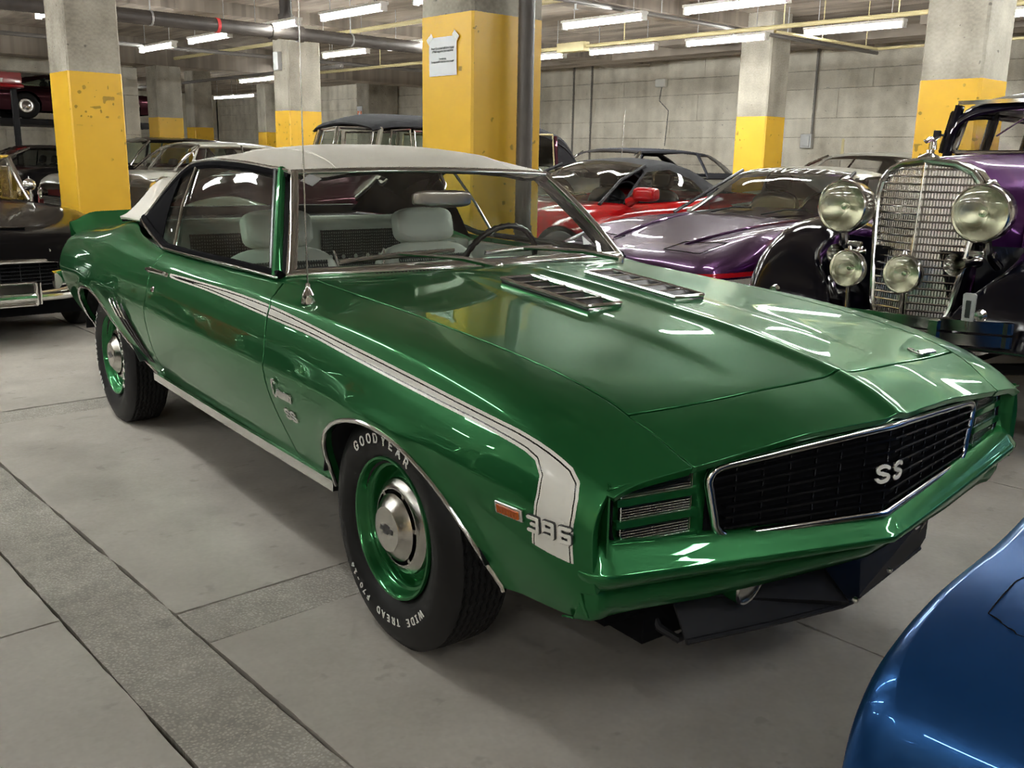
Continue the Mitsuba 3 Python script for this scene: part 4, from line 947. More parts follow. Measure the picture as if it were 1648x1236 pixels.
def floor_fn(lo, hi, agg=False):
    def fn(p, n, uv):
        u, v, z = uvw(p)
        t = .40 * fbm(u * 1.1, v * 1.1, 3.0, 4) + .30 * fbm(u * 5, v * 5, 1.0, 3) + .22 * fbm(u * 70, v * 70, .5, 2)
        stain = smoothstep(.58, .78, fbm(u * 1.9 + 7, v * 1.9, 2.0, 4)) * .16
        scuff = smoothstep(.72, .84, fbm(u * 16 + 2, v * 13, 4.0, 4)) * .16
        t = dr.clip((t - .22) / .5, 0, 1)
        c = mix(lo, hi, t) * (1 - stain) * (1 - scuff)
        if agg:
            d1, d2, r = voronoi(u * 120 + 6 * fbm(u * 9, v * 9), v * 120)
            c = c * (.78 + .42 * r * smoothstep(.6, .2, d1)) * (.86 + .28 * fbm(u * 25, v * 25, 2.0, 2))
        return c
    return fn
scene['floor_concrete'] = principled(proc(floor_fn((.30, .272, .24), (.43, .40, .36))), .62)
scene['floor_patch'] = {'type': 'bumpmap', 'scale': 1.0, 'b': principled(proc(floor_fn((.27, .248, .215), (.44, .412, .37), True)), .8),
                        't': proc(lambda p, n, uv: .0022 * fbm(p.x * 110, p.y * 110, 1.0, 3))}
scene['pipe_dark'] = two(principled(proc(lambda p, n, uv: mix((.035, .030, .028), (.10, .085, .075), fbm(p.x * 6, p.y * 6, p.z * 6, 3))), .5))
scene['pipe_grey'] = two(principled((.16, .15, .14), .5, .2))
scene['pipe_cream'] = two(principled((.62, .54, .30), .45))
scene['galvanised'] = two(principled((.42, .42, .42), .45, .5))
scene['lamp_white'] = two(principled((.75, .74, .70), .5))
scene['paper'] = two(principled((.74, .75, .78), .8))
scene['ink'] = two(principled((.03, .03, .035), .8))
scene['sign_red'] = two(principled((.62, .05, .05), .5))
scene['sign_orange'] = two(principled((.75, .20, .08), .5))

FLOOR = label('floor', 'grey concrete garage floor of large worn slabs', kind='structure')
put('floor', box(-32, 9, -9.5, 13.8, -.30, -.03), 'black_satin', smooth=False, M=GM)
rng = np.random.default_rng(5)
def wobble_rect(u0, u1, v0, v1, amp=.006, gap=.004):
    """A slab outline whose edges are a little uneven."""
    def edge(a, b):
        a, b = np.array(a), np.array(b); n = max(2, int(np.linalg.norm(b - a) / .05)); t = np.linspace(0, 1, n, endpoint=False)
        q = a + (b - a) * t[:, None]; d = unit(b - a); nn = np.array([-d[1], d[0]])
        w = (meshkit.fbm(np.stack([q[:, 0] * 9, q[:, 1] * 9, t * 0 + 1], 1), 3, seed=3) - .5) * 2 * amp
        return q + nn * w[:, None]
    u0, u1, v0, v1 = u0 + gap, u1 - gap, v0 + gap, v1 - gap
    return np.vstack([edge((u0, v0), (u1, v0)), edge((u1, v0), (u1, v1)), edge((u1, v1), (u0, v1)), edge((u0, v1), (u0, v0))])
def slab(u0, u1, v0, v1, mat, top=0.0, amp=.006, near=True):
    if near:
        p = Polygon(wobble_rect(u0, u1, v0, v1, amp)).buffer(0); p = max(getattr(p, 'geoms', [p]), key=lambda g: g.area).simplify(.0012); m = extrude(p, .026 + top, -.026)
    else: m = box(u0 + .004, u1 - .004, v0 + .004, v1 - .004, -.026, top)
    put('patch' if mat == 'floor_patch' else 'slab', m, mat, smooth=False, M=GM, parent='floor')
S1a, S1b = -1.49, -1.23
slab(-6.2, 3.2, S1a, S1b, 'floor_patch', -.002, .008)
cuts = [-6.2, -3.31, -3.08, -.61, -.39, 2.35, 2.6, 5.4]
for a, b in zip(cuts[:-1], cuts[1:]):
    strip = b - a < .3
    slab(a, b, S1b, .13 if not strip else 1.9, 'floor_patch' if strip else 'floor_concrete', -.002 if strip else 0, .007)
    if not strip: slab(a, b, .13, 1.9, 'floor_concrete')
for a, b in ((-6.2, -3.5), (-3.5, -.78), (-.78, 2.0), (2.0, 5.4)): slab(a, b, -4.6, S1a, 'floor_concrete')
for a, b in ((3.2, 5.4),): slab(a, b, S1a, S1b, 'floor_concrete')
for u in np.arange(-31.6, 8, 4.24):
    for v0, v1 in ((1.9, 5.0), (5.0, 9.2), (9.2, 13.7)): slab(u, min(u + 4.24, 8.9), v0, v1, 'floor_concrete', near=False)
for a, b in ((-31.6, -27.4), (-27.4, -22), (-22, -16.5), (-16.5, -11.3), (-11.3, -6.2)): slab(a, b, -4.6, 1.9, 'floor_concrete', near=False); slab(a, b, -9.3, -4.6, 'floor_concrete', near=False)
for a, b in ((-6.2, -.78), (-.78, 5.4)): slab(a, b, -9.3, -4.6, 'floor_concrete', near=False)
slab(5.4, 8.9, -9.3, 1.9, 'floor_concrete', near=False)
# cracks: thin dark gaps that run across the slabs
# ceiling: slab, ribs
label('ceiling', 'board-marked concrete ceiling hung with pipes and lamps', kind='structure')
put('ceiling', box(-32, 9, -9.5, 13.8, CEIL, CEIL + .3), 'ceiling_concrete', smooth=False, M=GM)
for (u0, u1, v0, v1, h) in ((-17.2, 9, 11.9, 12.5, .16), (-3.2, 1.5, 8.9, 9.5, .17), (-9.0, -7.3, 10.8, 11.3, .14), (-4.6, -3.3, 11.0, 11.5, .14), (-17, -6.2, .35, 1.0, .18), (-6.9, -6.3, 1.0, 13, .18), (-16.7, -16.1, -9, 13, .45), (-12, -11, -9, 13, .16), (-1.8, -1.1, -9, 13, .16), (3.2, 3.9, -9, 13, .16)):
    put('beam', box(u0, u1, v0, v1, CEIL - h, CEIL + .01), 'ceiling_concrete', smooth=False, M=GM, parent='ceiling')
def panel_wall(key, text, P0, eu, length, height, zs, mean_w, mat, seed, thick_=.25):
    """A board-formed wall: a core with one raised panel per pour, the joints recessed."""
    r = np.random.default_rng(seed); eu = np.asarray(eu, float); n = np.cross([0, 0, 1.0], eu) * -1
    label(key, text, kind='structure'); M = mat4(np.stack([eu, -n, [0, 0, 1.0]], 1), P0)
    if np.linalg.det(M[:3, :3]) < 0: M = mat4(np.stack([eu, n, [0, 0, 1.0]], 1), P0)
    put(key, box(0, length, .02, thick_, 0, height), 'column_concrete', smooth=False, M=M)
    for z0, z1 in zip(zs[:-1], zs[1:]):
        x = -r.random() * mean_w
        while x < length:
            w = mean_w * (.7 + .7 * r.random()); a, b = max(0, x), min(length, x + w); x += w
            if b - a < .1: continue
            d = r.random() * .006
            put('panel', box(a + .004, b - .004, -.004 - d, .021, z0 + .005, z1 - .005), mat, smooth=False, M=M, parent=key)
ZS = [0, .62, 1.24, 1.76, 2.09, 2.59, 2.9, CEIL]
panel_wall('wall_back', 'pale board-formed concrete wall behind the cars', G(-31.4, WALLV), GU, 40.4, CEIL, ZS, 2.6, 'wall_concrete', 3)
panel_wall('wall_left', 'stained concrete wall beside the column at the far left end', G(ENDU, 4.0), GV, 1.25, CEIL, [0, .9, 1.62, 2.35, 2.86, CEIL], 3.0, 'wall_concrete', 5)
put('beam_left', box(ENDU - .4, ENDU, -9.4, 4.0, 2.66, CEIL), 'wall_concrete', smooth=False, M=GM); label('beam_left', 'deep concrete beam over the opening at the far left', kind='structure')
panel_wall('wall_far', 'bright concrete wall at the far end of the garage', G(-31.5, -9.4), GV, 23.0, CEIL, [0, 1.0, 1.9, 2.5, CEIL], 3.4, 'wall_concrete', 6)
put('wall_near', box(-31.5, 9, -9.65, -9.4, 0, CEIL), 'wall_concrete', smooth=False, M=GM); label('wall_near', 'concrete wall behind the camera', kind='structure')
put('wall_right', box(8.7, 8.95, -9.4, 13.7, 0, CEIL), 'wall_concrete', smooth=False, M=GM); label('wall_right', 'concrete wall at the right end', kind='structure')

# ------------------------------------------------------------------ columns
def bevel_prism(u0, u1, v0, v1, z0, z1, c=.018):
    P = [(u0 + c, v0), (u1 - c, v0), (u1, v0 + c), (u1, v1 - c), (u1 - c, v1), (u0 + c, v1), (u0, v1 - c), (u0, v0 + c)]
    return extrude(P, z1 - z0, z0)
def column(text, u0, u1, v0, v1, T, group=None, shift=None, c=.018):
    k = thing('column', text, 'column', group)
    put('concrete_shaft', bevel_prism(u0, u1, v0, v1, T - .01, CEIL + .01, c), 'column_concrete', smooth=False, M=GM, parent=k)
    put('yellow_base', bevel_prism(u0 - .002, u1 + .002, v0 - .002, v1 + .002, -.02, T, c), 'yellow_paint', smooth=False, M=GM, parent=k)
    return k
BIGC = column('big concrete column painted yellow with a paper notice, behind the green coupe', -2.84, -2.37, 1.33, 1.86, 2.09, c=.012)
column('concrete column with yellow base behind the tail of the green coupe, at far left', -6.93, -6.47, .50, .93, 1.93, c=.012)
column('concrete column with yellow base behind the purple sedan, at right', -1.65, -1.19, 5.12, 5.58, 1.93)
column('concrete column with yellow base by the pale wall, above the white classic car', -6.4, -5.9, 9.5, 9.97, 1.93)
column('concrete column with a small grey box and yellow base, behind the vinyl roof', -11.55, -11.1, 5.08, 5.62, 1.93)
column('concrete column with yellow base at the corner of the left end wall', -16.62, -16.14, 5.18, 5.66, 1.93)
column('distant dim concrete column with yellow base in the far passage, left one', -22.6, -22.1, 8.55, 9.05, 1.93)
column('distant concrete column with yellow base in the far passage, right one', -25.2, -24.7, 11.9, 12.4, 1.93)
column('plain pilaster of pale concrete between two red signs on the far wall', -20.9, -20.3, 12.6, 13.55, .02)

# ------------------------------------------------------------------ lamps, pipes, boxes, signs
tubeM = tube([(-.585, 0, 0), (.585, 0, 0)], .034, 10); hous = box(-.61, .61, -.055, .055, .030, .058); endL, endR = box(-.612, -.588, -.036, .036, -.036, .031), box(.588, .612, -.036, .036, -.036, .031)
rodL, rodR = box(-.45, -.443, -.004, .004, .057, .55), box(.443, .45, -.004, .004, .057, .55)
TUBE_P = mikit.ply(tubeM, smooth=True); HOUS_P = mikit.ply(hous, 'lamp_white'); END_P = [mikit.ply(m, 'lamp_white') for m in (endL, endR)]; ROD_P = [mikit.ply(m, 'galvanised') for m in (rodL, rodR)]
ORD = ['first', 'second', 'third', 'fourth', 'fifth', 'sixth', 'seventh', 'eighth', 'ninth', 'tenth', 'eleventh', 'twelfth']
def lamp(u, v, text, z=LIGHTZ, group=None):
    k = thing('ceiling_lamp', text, 'ceiling lamp', group); M = mat4(GM[:3, :3], G(u, v, z))
    kk = put2('tube', {**TUBE_P, 'emitter': {'type': 'area', 'radiance': rgb(*TUBE)}}, M, k)
    put2('housing', HOUS_P, M, k); 
    for e, r_ in zip(END_P, ROD_P): put2('end_cap', e, M, k); put2('hanger', r_, M, k)
for v, us in LIGHT_ROWS:
    nm = {8.3: 'row nearest the back wall', 6.05: 'second row from the back wall', 3.8: 'third row from the back wall', 1.5: 'row over the green coupe', -1.4: 'row over the near aisle', -6.5: 'row over the near cars'}.get(v, 'row behind the camera')
    for i, u in enumerate(sorted(us, reverse=True)):
        lamp(u, v, f'lit fluorescent tube lamp, {ORD[i]} from the right in the {nm}')
for i, (u, v) in enumerate(((-17.3, 7.75), (-16.0, 7.7), (-23.9, 10.26), (-22.8, 10.3), (-20.5, 5.2), (-14.2, 1.0), (-20.8, 1.5), (-23, 4.2), (-25.5, 2.0), (-22.5, -2), (-28.5, 8.5))):
    lamp(u, v, f'small distant lit tube lamp over the far passage, {ORD[i]} counted from the camera')
def pipe(name, pts, r, mat, text, cat_='pipe', n=12):
    k = thing(name, text, cat_); put_at(k, tube([G(*p) for p in pts], r, n), mat); return k
def put_at(key, mesh, mat, smooth=30):
    USED.discard(key); return put(key, mesh, mat, smooth=smooth)
k = thing('drain_pipe', 'thick dark drain pipe under the ceiling with a branch and a red band', 'pipe')
put('pipe_run', tube([G(-9.15, v, 2.75) for v in (-6, 0, 2, 4, 6, 7.05)], .078, 16), 'pipe_dark', parent=k)
put('branch', tube([G(-9.15, 3.98, 2.75), G(-9.15, 3.98, CEIL)], .075, 16), 'pipe_dark', parent=k)
for v in (3.80, 4.16): put('coupling', tube([G(-9.15, v - .04, 2.75), G(-9.15, v + .04, 2.75)], .096, 16), 'pipe_dark', parent=k)
put('coupling', tube([G(-9.15, 3.98, 2.88), G(-9.15, 3.98, 2.96)], .094, 16), 'pipe_dark', parent=k)
put('red_band', tube([G(-9.15, 3.06, 2.75), G(-9.15, 3.10, 2.75)], .084, 16), 'sign_red', parent=k)
for v in (2.3, 4.9, 6.6): put('hanger', cat(tube([G(-9.15, v - .012, 2.75), G(-9.15, v + .012, 2.75)], .084, 16), tube([G(-9.15, v, 2.82), G(-9.15, v, CEIL)], .008, 6)), 'galvanised', parent=k)
k = thing('downpipe', 'dark vertical pipe standing against the big yellow column', 'pipe')
put('pipe_run', tube([G(-2.27, 1.64, z) for z in (-.02, .8, 1.6, 2.4, CEIL + .01)], .047, 16), 'pipe_dark', parent=k)
for z in (.9, 2.35): put('pipe_clip', tube([G(-2.27, 1.64, z - .02), G(-2.27, 1.64, z + .02)], .053, 16), 'pipe_dark', parent=k)
k = thing('conduit', 'long cream conduit under the ceiling with a pull box', 'conduit')
put('conduit_run', tube([G(u, 7.3, 2.75) for u in (-15, -10, -5, 0, 6)], .024, 10), 'pipe_cream', parent=k)
put('pull_box', rbox(-7.75, -7.25, 7.24, 7.36, 2.69, 2.81, .01), 'pipe_cream', M=GM, parent=k)
for u in (-12, -9.1, -6.6, -4.3, -3.0, 0): put('hanger', tube([G(u, 7.3, 2.75), G(u, 7.3, CEIL)], .007, 6), 'pipe_cream', parent=k)
k = thing('sprinkler_pipe', 'thin dark sprinkler pipe crossing the ceiling over the red convertible', 'pipe')
put('pipe_run', tube([G(-5.6, v, 2.92) for v in (-4, 2, 6, 11.8)], .026, 10), 'pipe_grey', parent=k)
for v in (4.0, 6.8, 9.4): put('hanger', tube([G(-5.6, v, 2.94), G(-5.6, v, CEIL)], .007, 6), 'galvanised', parent=k)
for v in (5.4, 8.2): put('sprinkler_head', cat(tube([G(-5.6, v, 2.92), G(-5.6, v, 2.84)], .012, 8), tube([G(-5.6, v, 2.842), G(-5.6, v, 2.836)], .03, 10)), 'galvanised', parent=k)
k = thing('sprinkler_pipe', 'pale thin sprinkler branch by the back wall, behind the right column', 'pipe')
put('pipe_run', tube([G(-4.6, 7.6, 2.75), G(-4.57, 9.86, 2.75), G(-3.9, 9.86, 2.75), G(-1, 9.86, 2.75)], .018, 8), 'pipe_cream', parent=k)
for (u, v) in ((-4.6, 8.6), (-4.58, 9.6), (-3.2, 9.86)): put('hanger', tube([G(u, v, 2.75), G(u, v, CEIL)], .006, 6), 'pipe_cream', parent=k)
k = thing('sprinkler_pipe', 'grey pipe along the ceiling above the second lamp row', 'pipe')
put('pipe_run', tube([G(u, 5.5, 2.98) for u in (-16, -10, -5, 4)], .028, 10), 'pipe_cream', parent=k)
for u in (-10.8, -8, -6.6, -4.9): put('hanger', tube([G(u, 5.5, 3.0), G(u, 5.5, CEIL)], .007, 6), 'galvanised', parent=k)
k = thing('sprinkler_pipe', 'long grey pipe under the ceiling of the far passage', 'pipe')
put('pipe_run', tube([G(u, 6.5, 2.7) for u in (-25, -18, -11.9)], .03, 8), 'pipe_grey', parent=k)
for u in (-23, -19.5, -14): put('hanger', tube([G(u, 6.5, 2.7), G(u, 6.5, CEIL)], .007, 6), 'galvanised', parent=k)
k = thing('sprinkler_pipe', 'cross pipe under the ceiling beyond the left column', 'pipe')
put('pipe_run', tube([G(-13.0, v, 2.85) for v in (-4, 2, 6, 10)], .03, 8), 'pipe_grey', parent=k)
for v in (-1, 3, 7): put('hanger', tube([G(-13.0, v, 2.85), G(-13.0, v, CEIL)], .007, 6), 'galvanised', parent=k)
# on the walls
k = thing('junction_box', 'grey electrical box with conduit on the back wall, above the white classic car', 'electrical box')
put('box_body', rbox(-7.82, -7.60, WALLV - .11, WALLV - .022, 1.57, 1.82, .012), 'galvanised', M=GM, parent=k)
put('box_cover', rbox(-7.79, -7.63, WALLV - .125, WALLV - .108, 1.60, 1.79, .006), 'galvanised', M=GM, parent=k)
put('conduit_run', tube([G(-7.63, WALLV - .05, 1.8), G(-7.63, WALLV - .05, CEIL - .02)], .022, 8), 'pipe_grey', parent=k)
k = thing('wall_unit', 'small white box high on the back wall', 'box'); put('unit_case', rbox(-11.26, -11.0, WALLV - .11, WALLV - .008, 2.76, 2.92, .02), 'lamp_white', M=GM, parent=k); put('unit_cable', tube([G(-11.15, WALLV - .018, 2.76), G(-11.2, WALLV - .018, 2.5), G(-10.95, WALLV - .018, 2.3), G(-11.0, WALLV - .018, 1.6)], .009, 6), 'pipe_grey', parent=k)
for i, (u, t) in enumerate(((-13.65, 'left'), (-13.1, 'right'))):
    k = thing('wall_conduit', f'thin vertical conduit on the back wall, {t} of two right of the big column', 'conduit'); put_at(k, tube([G(u, WALLV - .025, .4), G(u, WALLV - .025, CEIL)], .02, 8), 'pipe_grey')
k = thing('column_box', 'small grey switch box on the column behind the vinyl roof', 'electrical box'); put_at(k, xf(rbox(-11.42, -11.28, 5.01, 5.085, 2.50, 2.76, .01), GM), 'galvanised')
k = thing('paper_notice', 'white paper notice with tape on the big yellow column', 'notice')
n0 = G(-2.625, 1.323, 1.865); eN = -GV
def on_notice(m, du=0, dz=0, lift=0.0): return to_plane(m, n0 + GU * du + np.array([0, 0, dz]) + eN * lift, GU, (0, 0, 1), np.cross(GU, [0, 0, 1.0]))
pw, ph = .255, .212
sh = np.array([[[x, y, .006 * math.sin(3 * y / ph + 1) * (abs(x) / pw) ** 2 + .002] for y in np.linspace(-ph / 2, ph / 2, 12)] for x in np.linspace(-pw / 2, pw / 2, 10)])
put('sheet', on_notice(thick(grid_mesh(sh), -.0008)), 'paper', parent=k)
for (t, dy, h) in (('Please do not touch vehicles on display', .040, .011), ('or lean against the columns', .024, .011), ('Thank you', -.018, .010), ('Storage staff only beyond this point', -.033, .010)):
    m = text(t, h, .0004, True); w = m[0][:, 0].max(); m = (m[0] * [min(1, 210e-3 / w), 1, 1] - [min(w, .21) / 2, 0, 0], m[1]); put('print_line', on_notice(m, 0, dy, .0052), 'ink', smooth=False, parent=k)
for (x, y, a) in ((-.118, .100, 35), (.120, .106, -40)): put('tape', on_notice(xf(extrude(sbox(-.028, -.016, .028, .016), .0012), mat4(rot([0, 0, 1], a)[:3, :3], (x, y, 0))), 0, 0, .005), 'lamp_white', parent=k)
def fire_sign(o, text_, mt):
    k = thing('fire_sign', text_, 'sign'); f = lambda m: to_plane(m, o, GU, (0, 0, 1), -GV)
    put('sign_plate', f(rbox(-.12, .12, -.17, .17, 0, .012, .004)), 'paper', parent=k)
    put('sign_field', f(rbox(-.105, .105, -.15, .05, .010, .015, .002)), mt, parent=k)
    put('extinguisher_symbol', f(cat(extrude(sbox(-.03, -.12, .03, -.02).buffer(.012), .006, .013), stroke([(0, -.01), (0, .02), (.04, .03)], .014, .006, .013))), 'paper', parent=k)
fire_sign(G(-20.72, 12.59, 2.42), 'small orange and white fire equipment sign, left of the pilaster edge', 'sign_orange')
fire_sign(G(-18.75, WALLV - .012, 2.45), 'small red and white fire equipment sign, on the far wall right of the pilaster', 'sign_red')
k = thing('wall_stain', 'short vertical streak of yellow paint on the back wall', 'paint mark'); put_at(k, to_plane(extrude([(-.03, -.14), (.03, -.13), (.026, .13), (-.02, .14)], .004), G(-7.03, WALLV - .008, 1.6), GU, (0, 0, 1), -GV), 'pipe_cream')
# ------------------------------------------------------------------ the other cars: shared builders
scene['paint_black'] = enamel((.005, .005, .007), 1.45)
scene['paint_aubergine'] = car_paint((.018, .006, .022), (.06, .022, .07), 1.75, .40)
scene['paint_violet'] = car_paint((.055, .010, .085), (.16, .05, .22), 1.75, .40)
scene['paint_navy'] = enamel((.006, .006, .014), 1.5)
scene['paint_maroon'] = car_paint((.035, .006, .012), (.07, .02, .03), 1.7, .3)
scene['paint_red'] = enamel((.50, .010, .014), 1.6)
scene['paint_blue'] = car_paint((.010, .052, .175), (.03, .11, .32), 1.6, .42, .30)
scene['paint_white'] = enamel((.66, .65, .60), 1.55)
scene['paint_pink'] = enamel((.62, .22, .22), 1.55)
scene['paint_silver'] = car_paint((.30, .30, .31), (.5, .5, .5), 1.6, .5)
scene['paint_grey'] = enamel((.045, .047, .052), 1.6)
scene['cloth_black'] = two(principled(proc(lambda p, n, uv: mix((.004, .004, .006), (.011, .011, .015), fbm(p.x * 40, p.y * 40, p.z * 40, 2))), .85))
scene['cloth_grey'] = two(principled((.05, .053, .068), .8))
scene['ribbon_red'] = enamel((.55, .015, .02), 1.5)
scene['seat_red'] = two(principled((.30, .03, .04), .5))
scene['seat_black'] = two(principled((.02, .02, .022), .5))
scene['lens_clear'] = two({'type': 'blendbsdf', 'weight': .35, 'a': {'type': 'plastic', 'diffuse_reflectance': rgb(.22, .22, .17)}, 'b': {'type': 'roughconductor', 'alpha': .12, 'specular_reflectance': rgb(.72, .72, .64), 'material': 'none'}})

def heading(u, v, deg=0.0, z=0.0):
    """A car's frame: x forwards along -V (turned by deg), y to its left, origin on the floor below the front axle."""
    R_ = np.stack([-GV, GU, [0, 0, 1.0]], 1) @ rot([0, 0, 1], deg)[:3, :3]
    return mat4(R_, G(u, v, z))
def sec(zc, zh, zf, hf, w, zw, zl):
    return [(0, zc), (.55 * hf, zh), (hf, zf), (hf * .35 + w * .65, zf * .78 + zw * .22), (w, zw), (w - .015, zw * .5 + zl * .5), (w - .07, zl)]
def wheel_circle(x, z, R, n=28): return np.array([(x + R * math.cos(a), z + R * math.sin(a)) for a in np.linspace(0, 2 * math.pi, n, endpoint=False)])
def car_body(k, st, paint, M, arches=(), xs=None, name='body', fields=(), sharp=None, seg=7, s=(.012, .04), flange=.02):
    X = sorted(st); xs = np.linspace(X[0], X[-1], 110) if xs is None else xs
    m = loft({x: sec(*q) if len(q) == 7 and not isinstance(q[0], tuple) else q for x, q in st.items()}, xs, seg, s[0], s[1], sharp)
    for a in arches: m = clip(m, -inpoly(m[0][:, [0, 2]], a))
    for f in fields: m = clip(m, f(m[0][:, 0], m[0][:, 1], m[0][:, 2], m[2][:, 0]))
    if name == 'lower_body':
        fm = fold(both(m), r=.003, depth=flange); lab = trimesh.graph.connected_component_labels(np.vstack([fm[2][:, [0, 1]], fm[2][:, [1, 2]]]), node_count=len(fm[0]))
        for c in np.unique(lab[fm[2][:, 0]]):
            F_ = fm[2][lab[fm[2][:, 0]] == c]; u_, i_ = np.unique(F_, return_inverse=True); kk = put(name, (fm[0][u_], fm[1][u_], i_.reshape(-1, 3)), paint, M=M, parent=k)
        return kk, m
    return put(name, fold(both(m), r=.003, depth=flange), paint, M=M, parent=k), m
def canopy(k, st, M, xt, glass, top, side=None, rear=None, top_name='soft_top', top_fold=.03, xs=None, s=(.012, .03), pillar='black_trim', ws_t=2.0, pr_=.016):
    """A glass house: sections {x: (zc, ht, zt, hb, zb)}; xt(h): where the windscreen's top edge lies; side: outlines (x, z) of side panes."""
    S = {x: [(0, c), (.55 * ht, c - .25 * (c - zt)), (ht, zt), (ht * .5 + hb * .5 + .008, zt * .5 + zb * .5), (hb, zb)] for x, (c, ht, zt, hb, zb) in st.items()}
    X = sorted(S); xs = np.linspace(X[0], X[-1], 90) if xs is None else xs
    m = loft(S, xs, 8, s[0], s[1]); cl = lambda m_, f: clip(m_, f(m_[0][:, 0], m_[0][:, 1], m_[0][:, 2], m_[2][:, 0]))
    w = cl(cl(m, lambda x, h, z, t: x - xt(h)), lambda x, h, z, t: ws_t - t)
    put('windscreen', both(w), glass, M=M, parent=k)
    r = cl(m, lambda x, h, z, t: np.minimum(np.where(t < ws_t + .0, xt(h) - .006 - x, .1), 1.0))
    if side:
        (xa, za), (xb, zb_) = side[0][0], side[0][1]
        r = cl(r, lambda x, h, z, t: np.where(t > ws_t - .05, np.interp(z, [min(za, zb_), max(za, zb_)], [xa, xb] if za < zb_ else [xb, xa]) - x + .03, .1))
    P2 = lambda m_: m_[0][:, [0, 2]]
    for sd in (side or ()):
        g = clip(cl(m, lambda x, h, z, t: t - ws_t + .25), inpoly(P2(cl(m, lambda x, h, z, t: t - ws_t + .25)), sd))
        for q in (-1, 1):
            gg = globals()['side'](g, q); put('side_glass', gg, glass, M=M, parent=k)
        f = inpoly(P2(r), sd); r = clip(r, np.where(r[2][:, 0] > ws_t - .25, -f, .1))
    if rear is not None:
        f = lambda x, h, z, t: rear(x, h, z, t)
        put('rear_window', both(cl(m, f)), glass, M=M, parent=k); r = cl(r, lambda x, h, z, t: -rear(x, h, z, t))
    put(top_name, fold(both(r), r=.004, depth=top_fold), top, M=M, parent=k)
    return m
def simple_wheel(k, x, y, M, R=.33, w=.11, rim='brushed', rr=.20, style=0, tire='rubber', white=None, R_t=None):
    s = -1 if y > 0 else 1; Mw = M @ mat4(np.diag([1, s, 1]), (x, y, R))
    W = put('wheel', lathe([(rr * .75, .03), (rr * .96, -.02), (rr, -w * .86), (rr * .97, -w * .9), (rr * .90, -w * .62), (rr * .62, -w * .55 - .012 * style), (rr * .42, -w * .72), (rr * .22, -w * .86), (0, -w * .9)], 40), rim, M=Mw, smooth=35, parent=k)
    put('tire', mv(tire_mesh(R, rr * .99, w, .008, 56, tw=w - .02, fine=False), 0, 0, -.002), tire, M=Mw, smooth=30, parent=W)
    if white: put('whitewall', lathe([(rr + .012, -w * .96), (rr + .035, -w - .0075), (rr + white, -w - .0082), (rr + white + .01, -w * .98)], 48), 'letter_white', M=Mw, parent=W)
    for a in range(0, 360, 45):
        if style: put('spoke', xf(box(rr * .28, rr * .93, -w * .66, -w * .60, -.016, .016), rot([0, 1, 0], a)), rim, smooth=False, M=Mw, parent=W)
    return W
def lamp_round(k, name, o, r, M, d=None, shell='chrome', lens='lens_clear', depth=.12, fx=(1, 0, 0), visor=False):
    """A round lamp looking along fx: bucket, bright rim, domed lens with a reflector cup behind it."""
    fx = unit(fx); ey = unit(np.cross([0, 0, 1.0], fx)); ez = np.cross(fx, ey); Ml = M @ mat4(np.stack([fx, ey, ez], 1), o)
    L = put(name, lathe([(r * 1.04, .0), (r * 1.05, -.015), (r * 1.0, -depth * .4), (r * .72, -depth * .8), (r * .3, -depth), (0, -depth)], 36, 'x'), shell, M=Ml, parent=k)
    put('rim', lathe([(r * .955, -.004), (r * 1.0, .012), (r * 1.05, .006), (r * 1.06, -.012)], 40, 'x'), 'chrome', M=Ml, parent=L)
    put('lens', lathe([(0, .016), (r * .4, .014), (r * .75, .008), (r * .96, 0)], 40, 'x'), 'lamp_lens', M=Ml, parent=L)
    put('reflector', lathe([(r * .96, -.002), (r * .8, -.03), (r * .5, -.058), (r * .2, -.07), (0, -.072)], 32, 'x'), 'lens_silver', M=Ml, parent=L)
    put('bulb_shield', lathe([(0, -.018), (r * .13, -.02), (r * .15, -.03), (r * .12, -.05), (0, -.06)], 16, 'x'), 'brushed', M=Ml, parent=L)
    return L
scene['lamp_lens'] = {'type': 'thindielectric', 'int_ior': 1.5, 'specular_transmittance': rgb(.93, .92, .80)}
def interior(k, x0, x1, w, zf, M, seat='seat_black', rows=((-1.55, .42),), top=.95):
    put('cabin_floor', cat(box(x0, x1, -w, w, zf, zf + .04), box(x0, x0 + .03, -w, w, zf, top - .12), box(x1 - .03, x1, -w, w, zf, top - .08)), 'trim_dark', smooth=False, M=M, parent=k)
    for (x, y) in rows:
        for s in (-1, 1):
            S = put('seat', cat(xf(pillow(.50, .60, .14), mat4(rot([0, 1, 0], -16)[:3, :3], (x, s * y, zf + .45))), mv(pillow(.50, .15, .50), x + .26, s * y, zf + .22)), seat, smooth=60, M=M, parent=k)
            put('headrest', xf(pillow(.26, .15, .09), mat4(rot([0, 1, 0], -16)[:3, :3], (x - .09, s * y, zf + .82))), seat, smooth=60, M=M, parent=S)
def wheelring(k, M, o, r=.19, tilt=-22):
    A = M @ mat4(rot([0, 1, 0], tilt)[:3, :3], o)
    W = put('steering_wheel', tube([(0, r * math.cos(a), r * math.sin(a)) for a in np.linspace(0, 2 * math.pi, 32, endpoint=False)], .011, 8, close=True), 'black_satin', M=A, parent=k)
    put('spoke', cat(tube([(0, -r, 0), (.03, 0, 0), (0, r, 0)], .01, 6), tube([(0, 0, -r), (.03, 0, 0), (.20, 0, -.02)], .012, 6)), 'black_satin', M=A, parent=W)

